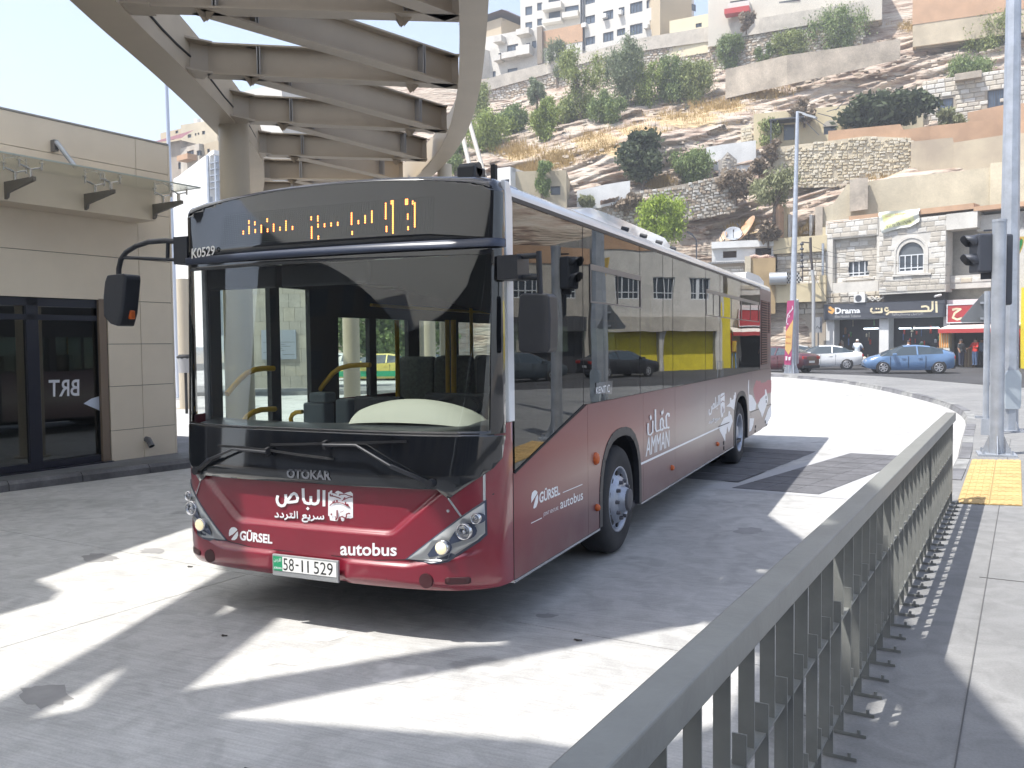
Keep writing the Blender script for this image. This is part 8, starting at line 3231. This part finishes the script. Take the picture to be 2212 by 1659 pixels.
car('parked_car', 'silver car mostly hidden between the maroon and the white saloon', road_pt(1705, 59.0), heading(16), SED, cpaint('silver', (.45, .46, .47)))
for k, (x, y, c, st_, lab) in enumerate(((16.5, 35.5, (.05, .065, .08), SED, 'dark grey saloon mirrored in the bus windows'), (20.5, 30.5, (.50, .51, .52), VAN, 'silver estate car mirrored in the front bus windows'),
          (13.2, 41.0, (.02, .02, .025), SED, 'black saloon mirrored in the rear bus windows'), (24.0, 25.5, (.70, .71, .70), VAN, 'white delivery van mirrored in the driver window'), (20.0, 22.5, (.72, .73, .73), HAT, 'white hatchback mirrored in the driver window'))):
 car('parked_car', lab, (x, y, zroad(x, y) + .012), math.radians(126), st_, cpaint('m%d' % k, c))
car('taxi', 'yellow and green taxi seen through the bus windows', (*D(820, 750, 46)[:2], .01), heading(6), SED, cpaint('taxi', (.62, .52, .14)), cat='taxi', taxi=mat('taxi green', (.03, .32, .16), rough=.3))
car('parked_car', 'black car beside the taxi, seen through the bus windows', (*D(905, 750, 47)[:2], .01), heading(8), SED, cpaint('black', (.02, .02, .025)))
car('parked_car', 'white hatchback behind the taxi, seen through the bus windows', (*D(712, 750, 50)[:2], .01), heading(10), HAT, cpaint('white', (.7, .7, .7)))
tree('tree', 'dark street tree seen through the middle bus windows', 'tree', 800, 640, 800, 190, 'green', per=400, nb=18, size=.30, droop=0, dep=52)
tree('tree', 'street tree seen through the rear bus windows', 'tree', 905, 650, 800, 150, 'green', per=300, nb=14, size=.30, droop=0, dep=55)
bp0 = GR(*M5(425, 1395), .1)
dB = depth_of(bp0)
lp = thing('street_lamp', 'tall grey lamp post with a single arm, holding pink and yellow banners', 'street lamp', tuple(bp0))
top_ = D(*Z4(685, 752), dB)
b = MB()
b.cyl(bp0, (top_[0], top_[1], top_[2]), .19, .085, n=14)
b.build('pole', m_galv, lp)
b = MB()
tipp = D(*Z4(812, 795), dB - 1.0)
b.bar(top_, D(*Z4(740, 768), dB - .6), .06, .06)
b.bar(D(*Z4(725, 770), dB - .6), tipp, .26, .10)
b.build('lamp_arm', mat('lamp grey', (.34, .36, .38), rough=.5), lp)
b = MB()
for a in range(4):
 c_, s_ = math.cos(a * 1.57 + .4), math.sin(a * 1.57 + .4)
 b.prism([(.15, 0), (.42, 0), (.15, .8)], bp0, (c_, s_, 0), EZ, (-s_ * .03, c_ * .03, 0))
b.build('base_fin', m_galv, lp)
BPV = V(1950, 740, 2010, 498)
dBn = dB - .3
def bpoly(pts, m, off, name, par):
 c = D(*BPV(190, 700), dBn)
 q = [D(*BPV(*p), dBn) - c for p in pts]
 q = [(float(p @ RX), float(p[2])) for p in q]
 b = MB()
 b.prism(q, c - FX * off, RX, EZ, -FX * .01)
 return b.build(name, m, par)
bnr = thing('pole_banner', 'tall pink and yellow banner with white Arabic script facing the camera on the lamp post', 'banner', tuple(D(*BPV(190, 1430), dBn)))
m_pink = mat('banner pink', (.50, .07, .19), rough=.7)
bpoly([(140, 100), (285, 90), (265, 490), (120, 745), (105, 1425), (240, 1430)][:0] or [(140, 100), (285, 90), (240, 1435), (98, 1425)], m_pink, 0, 'pink_cloth', bnr)
bpoly([(268, 490), (243, 1100), (182, 1220), (108, 1110), (120, 745)], mat('banner amber', (.78, .50, .18), rough=.7), .012, 'amber_field', bnr)
b = MB()
cb = D(*BPV(190, 700), dBn)
def bq2(x, y):
 p = D(*BPV(x, y), dBn) - cb
 return (float(p @ RX), float(p[2]))
fb2 = lambda u, z, l: tuple(cb + RX * u + EZ * z - FX * (.026 + l))
polys_on(b, [[bq2(*p) for p in q] for q in stroke([(245, 205), (255, 260), (205, 330), (150, 385), (135, 470), (130, 560)], 14) + stroke([(170, 450), (190, 410), (160, 390)], 12) + stroke([(135, 580), (165, 580)], 22)
    + [[(118, 1250), (155, 1250), (150, 1335), (115, 1335)], [(178, 1270), (225, 1255), (215, 1335), (178, 1335)]] + stroke([(225, 310), (240, 250)], 8) + stroke([(185, 360), (200, 290)], 8)], fb2, step=.001)
b.build('banner_script', m_decal, bnr)
b = MB()
text_on(b, '\uFE8D\uFEDF\uFEE8\uFED8\uFEDE', [bq2(130, 890), bq2(232, 870), bq2(232, 800), bq2(130, 820)], fb2, shifts=((0, 0), (.02, 0)))
text_on(b, '\uFE8D\uFEDF\uFECC\uFEAE\uFE91\uFEF2', [bq2(125, 1020), bq2(232, 1000), bq2(232, 930), bq2(125, 950)], fb2, shifts=((0, 0), (.02, 0)))
tag(b.build('banner_words', mat('banner red', (.60, .14, .08)), bnr), kind='stuff')
bn2 = thing('pole_banner', 'second banner seen nearly edge on at the right of the lamp post', 'banner', tuple(D(*BPV(330, 1430), dBn)))
c0, c1, c2, c3 = D(*BPV(310, 1435), dB), D(*BPV(365, 1400), dB + .7), D(*BPV(365, 80), dB + .7), D(*BPV(310, 110), dB)
b = MB()
b.add([c0, c1, c2, c3, c0 + RX * .05, c1 + RX * .05, c2 + RX * .05, c3 + RX * .05], [(0, 1, 2, 3), (7, 6, 5, 4), (0, 4, 5, 1), (2, 6, 7, 3), (0, 3, 7, 4), (1, 5, 6, 2)])
b.build('cloth', mat('banner back', (.42, .38, .42), rough=.7), bn2)
b = MB()
for a, c in ((c0, c3), (c3, c2), (c2, c1)):
 b.bar(a + RX * .02, c + RX * .02, .07, .07)
b.build('frame', m_winframe, bn2)
up = thing('utility_pole', 'rusty utility pole with a side rack of insulators and wires above the brown gate', 'utility pole', tuple(SW.P(SP_(590, 1200, 1.5)[0], zg, 1.5)))
PT = lambda x, y: (lambda q: SW.P(q[0], q[1], 1.5))(SP_(x, y, 1.5))
b = MB()
b.tube([SW.P(SP_(595, 1200, 1.5)[0], zg, 1.5), PT(595, 700), PT(585, 600)], .12, n=8)
b.build('pole', mat('pole grey', (.36, .37, .38), rough=.6), up)
b = MB()
b.tube([PT(587, 610), PT(575, 480), PT(572, 350)], .085, n=8)
b.tube([PT(505, 385), PT(578, 390)], .05, n=6)
b.tube([PT(508, 600), PT(582, 600)], .05, n=6)
b.tube([PT(505, 385), PT(512, 690)], .045, n=6)
b.build('rack', mat('pole rust', (.05, .04, .04), rough=.7), up)
for y in (400, 437, 482, 527, 572):
 b = MB()
 c = PT(506, y)
 b.lathe([(.03, -.1), (.13, -.06), (.13, .04), (.05, .09)], c, (0, 0, 1), n=10)
 b.build('insulator', m_wframed, up)
wires = [((505, 400), (0, 460)), ((506, 440), (0, 530)), ((508, 575), (0, 610)), ((590, 420), (1100, 500)), ((590, 470), (1640, 560)), ((590, 560), (1620, 640)), ((590, 600), (1640, 700)), ((600, 640), (740, 860)), ((560, 395), (590, 640))]
for k, (a, c) in enumerate(wires):
 pa_, pc_ = PT(*a), PT(*c)
 b = MB()
 b.tube([pa_ * (1 - s_) + pc_ * s_ - EZ * (.9 * s_ * (1 - s_)) for s_ in np.linspace(0, 1, 8)], .012, n=4)
 b.build('wire', m_rub, up)
q = SR(670, 395, 688, 650, .3)
b = MB()
b.cyl(SW.P(q[0], q[2], .35), SW.P(q[0], q[3], .35), .09, n=10)
tag(b.build('flue_pipe', m_galv), 'vertical grey flue pipe at the left edge of the white shop building', 'pipe')
sl3 = thing('street_lamp', 'small curved street lamp on the hillside above the bus roof', 'street lamp', tuple(D(1540 / 3.0736 * 1 + 1071 + 0, 560, 63)))
AZ = V(1240, 440, 1960, 2212)
b = MB()
b.tube([D(*AZ(1540, 640), 63), D(*AZ(1538, 490), 63), D(*AZ(1510, 455), 63), D(*AZ(1475, 432), 63)], .05, n=6)
b.bar(D(*AZ(1510, 452), 63), D(*AZ(1465, 428), 63), .2, .12)
b.build('pole', m_wframed, sl3)
sl3.location = (0, 0, 0)
for ch in sl3.children:
 ch.location = tuple(OFF[sl3.name])
m_skin = mat('skin', (.30, .17, .11), rough=.6)
def person(label, foot, h, face, top, low, arms, hat=None, vest=None, lean=0.0):
 """one continuous skinned body; arms = ((elbow, wrist) offsets for left and right)"""
 t = thing('person', label, 'person', tuple(foot))
 f = np.array([math.cos(face), math.sin(face), 0])
 s = np.array([-f[1], f[0], 0])
 L = f * lean
 J = {'pel': EZ * .52 * h, 'che': EZ * .70 * h + L * .6, 'nek': EZ * .83 * h + L, 'hed': EZ * .90 * h + L * 1.1, 'top': EZ * .965 * h + L * 1.1}
 V_ = [J['pel'], J['che'], J['nek'], J['hed'], J['top']]
 R__ = [.092, .105, .040, .062, .050]
 E_ = [(0, 1), (1, 2), (2, 3), (3, 4)]
 for i, sg_ in enumerate((-1, 1)):
  k = len(V_)
  V_ += [J['pel'] + s * sg_ * .055 * h - EZ * .03 * h, EZ * .27 * h + s * sg_ * .06 * h + f * .03, EZ * .035 * h + s * sg_ * .06 * h, EZ * .02 * h + s * sg_ * .065 * h + f * .10 * h]
  R__ += [.075, .050, .036, .030]
  E_ += [(0, k), (k, k + 1), (k + 1, k + 2), (k + 2, k + 3)]
  k = len(V_)
  sh = EZ * .795 * h + s * sg_ * .115 * h + L * .9
  el, wr = arms[i]
  e1 = sh + s * sg_ * el[0] + f * el[1] + EZ * el[2]
  w1 = e1 + s * sg_ * wr[0] + f * wr[1] + EZ * wr[2]
  V_ += [sh, e1, w1, w1 + (w1 - e1) * .30]
  R__ += [.048, .036, .026, .030]
  E_ += [(1, k), (k, k + 1), (k + 1, k + 2), (k + 2, k + 3)]
 me = bpy.data.meshes.new('body')
 me.from_pydata([tuple(v) for v in V_], E_, [])
 o = share('body', me, t, loc=(0, 0, 0))
 sk = o.modifiers.new('skin', 'SKIN')
 sk.use_smooth_shade = True
 for v, r in zip(me.skin_vertices[0].data if me.skin_vertices else [], R__):
  v.radius = (r * h, r * h)
 if not me.skin_vertices:
  bm = bmesh.new()
  bm.from_mesh(me)
  ly_ = bm.verts.layers.skin.verify()
  for v, r in zip(bm.verts, R__):
   v[ly_].radius = (r * h * .95, r * h * .95)
  bm.verts.ensure_lookup_table()
  bm.verts[0][ly_].use_root = True
  bm.to_mesh(me)
  bm.free()
 ss = o.modifiers.new('sub', 'SUBSURF')
 ss.levels = 1
 ss.render_levels = 1
 dg = bpy.context.evaluated_depsgraph_get()
 me2 = bpy.data.meshes.new_from_object(o.evaluated_get(dg))
 o.modifiers.clear()
 o.data = me2
 for mm in (top, low, m_skin, m_rub):
  me2.materials.append(mm)
 for p in me2.polygons:
  c = p.center
  z = c.z / h
  side = abs(np.dot(np.array(c), s)) / h
  p.use_smooth = True
  p.material_index = 3 if z < .045 else 1 if z < .50 and side < .14 else (2 if z > .825 or (side > .15 and z < .66) else 0)
 hc = foot + J['hed']
 b = MB()
 b.lathe([(.0, .085 * h * .75), (.045 * h, .05 * h), (.055 * h, .02 * h), (.052 * h, -.005 * h)], J['hed'] * 1 + np.array(foot) + EZ * .02 * h, (0, 0, 1), n=12)
 if hat:
  b.obox(J['hed'] + np.array(foot) + f * .04 * h - s * .035 * h + EZ * .025 * h, s * .07 * h, f * .06 * h, EZ * .008 * h)
 b.build('cap' if hat else 'hair', hat or mat('hair dark', (.02, .015, .012), rough=.8), t)
 b = MB()
 b.lathe([(0, -.012), (.012, 0), (.0, .012)], J['hed'] + np.array(foot) + f * .064 * h - EZ * .008 * h, EZ, n=6)
 b.build('nose', m_skin, t)
 return t
A0 = (((.05, .02, -.27), (.02, .12, -.22)), ((.05, .02, -.27), (.02, .12, -.22)))
A1 = (((.12, .05, -.24), (.02, .22, -.10)), ((.06, .10, -.26), (-.03, .22, .02)))
fcam = math.atan2(-FX[1], -FX[0])
def at_street(x, dep):
 p = D(x, 740, dep)
 return np.array([p[0], p[1], zroad(p[0], p[1]) + .12])
person('man in a white cap and light blue patterned vest behind the white saloon', at_street(M5(932, 1)[0], 57.0), 1.74, fcam + 2.6, mat('shirt blue white', (.42, .52, .66), rough=.8, var=.5, vscale=9, col2=(.75, .78, .8)), mat('trousers grey', (.14, .14, .16)), A1, hat=m_whitew)
person('man in a dark cap and pale shirt bending over goods behind the blue car', at_street(M5(1308, 1)[0], 53.5), 1.66, fcam + 1.2, mat('shirt pale', (.55, .58, .66), rough=.8), mat('trousers dark', (.05, .05, .06)), A1, hat=m_dark, lean=.12)
person('man in a red shirt and blue jeans standing under the red awning', at_street(M5(1838, 1)[0], 53.6), 1.74, fcam - 1.3, mat('shirt red', (.52, .03, .02), rough=.8), mat('jeans', (.08, .13, .24), rough=.8), A1)
person('man in dark clothes leaning at the entrance of the awning shop', at_street(M5(1728, 1)[0], 53.8), 1.70, fcam + .4, mat('shirt black', (.04, .045, .05)), mat('trousers navy', (.05, .06, .10)), A0, hat=m_dark)
person('shopper in a grey blue shirt at the right inside the awning shop', at_street(M5(1888, 1)[0], 54.2), 1.72, fcam + 1.9, mat('shirt slate', (.16, .20, .27)), mat('trousers dark', (.05, .05, .06)), A0)
b = MB()
c = at_street(M5(1365, 1)[0], 52.8)
b.lathe([(0, 0), (.35, .05), (.42, .35), (.42, .9), (.30, 1.15), (.12, 1.22), (0, 1.2)], c, (0, 0, 1), n=12)
tag(b.build('goods_sack', mat('sack cream', (.58, .50, .38), rough=.9, var=.2, vscale=4)), 'pale cream sack of goods just right of the bending man', 'sack')
# ================================================================== buildings to the right of the frame (mirrored in the bus glass) and blocks added behind the camera against sky light
RB = [((9.8, 52.5), (16.0, 46.0), 8.5, m_stone2, 'stone building with an arched window, right of the shops'), ((16.4, 45.6), (22.5, 38.0), 7.5, m_stone, 'grey stone building mirrored in the bus windows'),
 ((23.0, 37.5), (29.5, 28.5), 8.0, m_cream, 'cream building with striped fascia mirrored in the driver window')]
for k, (a, c, h, m, lab) in enumerate(RB):
 w = Wall.__new__(Wall)
 w.o = np.array(a)
 w.L = float(np.hypot(c[0] - a[0], c[1] - a[1]))
 w.d = (np.array(c) - w.o) / w.L
 w.n = np.array([w.d[1], -w.d[0]])
 if (CAM_LOC[:2] - w.o) @ w.n < 0:
  w.n = -w.n
 t = thing('street_building', lab, 'building', (*(w.o + w.d * w.L / 2), 0))
 ops = [(x, x + 1.5, 4.6, 6.0) for x in np.arange(1.0, w.L - 1.6, 2.6)]
 b = MB()
 w.face_with_openings(b, 0, w.L, 3.2, h, ops, 0)
 w.box(b, 0, w.L, 0, h, -6, -.6)
 for x in (0, w.L / 2 - .3, w.L - .4):
  w.box(b, x, x + .4, 0, 3.2, -.6, 0)
 b.build('wall', m, t)
 for o in ops:
  window(w, t, *o, 0, nm=4, transom=.3)
 b = MB()
 w.box(b, .3, w.L - .3, 2.6, 3.5, .02, .25)
 b.build('fascia', [m_stone, mat('fascia dark', (.06, .06, .065)), mat('fascia red', (.22, .07, .06))][k], t)
 b = MB()
 w.box(b, .4, w.L - .4, .1, 2.6, -.55, -.5)
 b.build('shop_front', m_dark if k != 0 else mat('hoarding yellow', (.70, .58, .03)), t)
 b = MB()
 w.box(b, -.05, w.L + .05, h - .9, h + .1, -.5, .05)
 b.build('parapet', m_orange if k < 2 else m_cream, t)
for k, (x0, x1, y, h, lab) in enumerate(((-34, -14, -30, 24, 'unseen apartment row added far behind the camera to block sky light, left part'), (-13, 6, -34, 20, 'unseen apartment block added behind the camera to block sky light, middle part'), (7, 26, -31, 26, 'unseen apartment block added behind the camera to block sky light, right part'), (-44, -36, -14, 18, 'unseen apartment block added left behind the camera to block sky light'))):
 t = thing('sky_blocker', lab, 'building', ((x0 + x1) / 2, y, 0))  # unseen blocks added to keep sky light off the windscreen and canopy
 b = MB()
 b.box(x0, x1, y - 8, y, 0, h)
 b.build('wall', mat('rear wall', (.13, .12, .11), rough=.9, var=.3, vscale=.3), t)
 for i in range(int((x1 - x0) / 3)):
  for j in range(int(h / 3.2)):
   b = MB()
   b.box(x0 + 1 + i * 3, x0 + 2.4 + i * 3, y, y + .05, 1.2 + j * 3.2, 2.6 + j * 3.2)
   b.build('window', m_pane, t)
# ================================================================== thin sunlit haze over the valley
b = MB()
b.box(-760, 760, -560, 960, -1.4, 95)
hm = bpy.data.materials.new('haze air')
hm.use_nodes = True
nt = hm.node_tree
nt.nodes.remove(nt.nodes['Principled BSDF'])
pv = nd(nt, 'ShaderNodeVolumePrincipled')
pv.inputs['Color'].default_value = (.90, .94, 1.0, 1)
pv.inputs['Density'].default_value = .0018
pv.inputs['Anisotropy'].default_value = .2
nt.links.new(pv.outputs[0], nt.nodes['Material Output'].inputs['Volume'])
hz = b.build('haze', hm)
hz['kind'] = 'stuff'
hz['label'] = 'thin pale summer haze over the street and hillside'
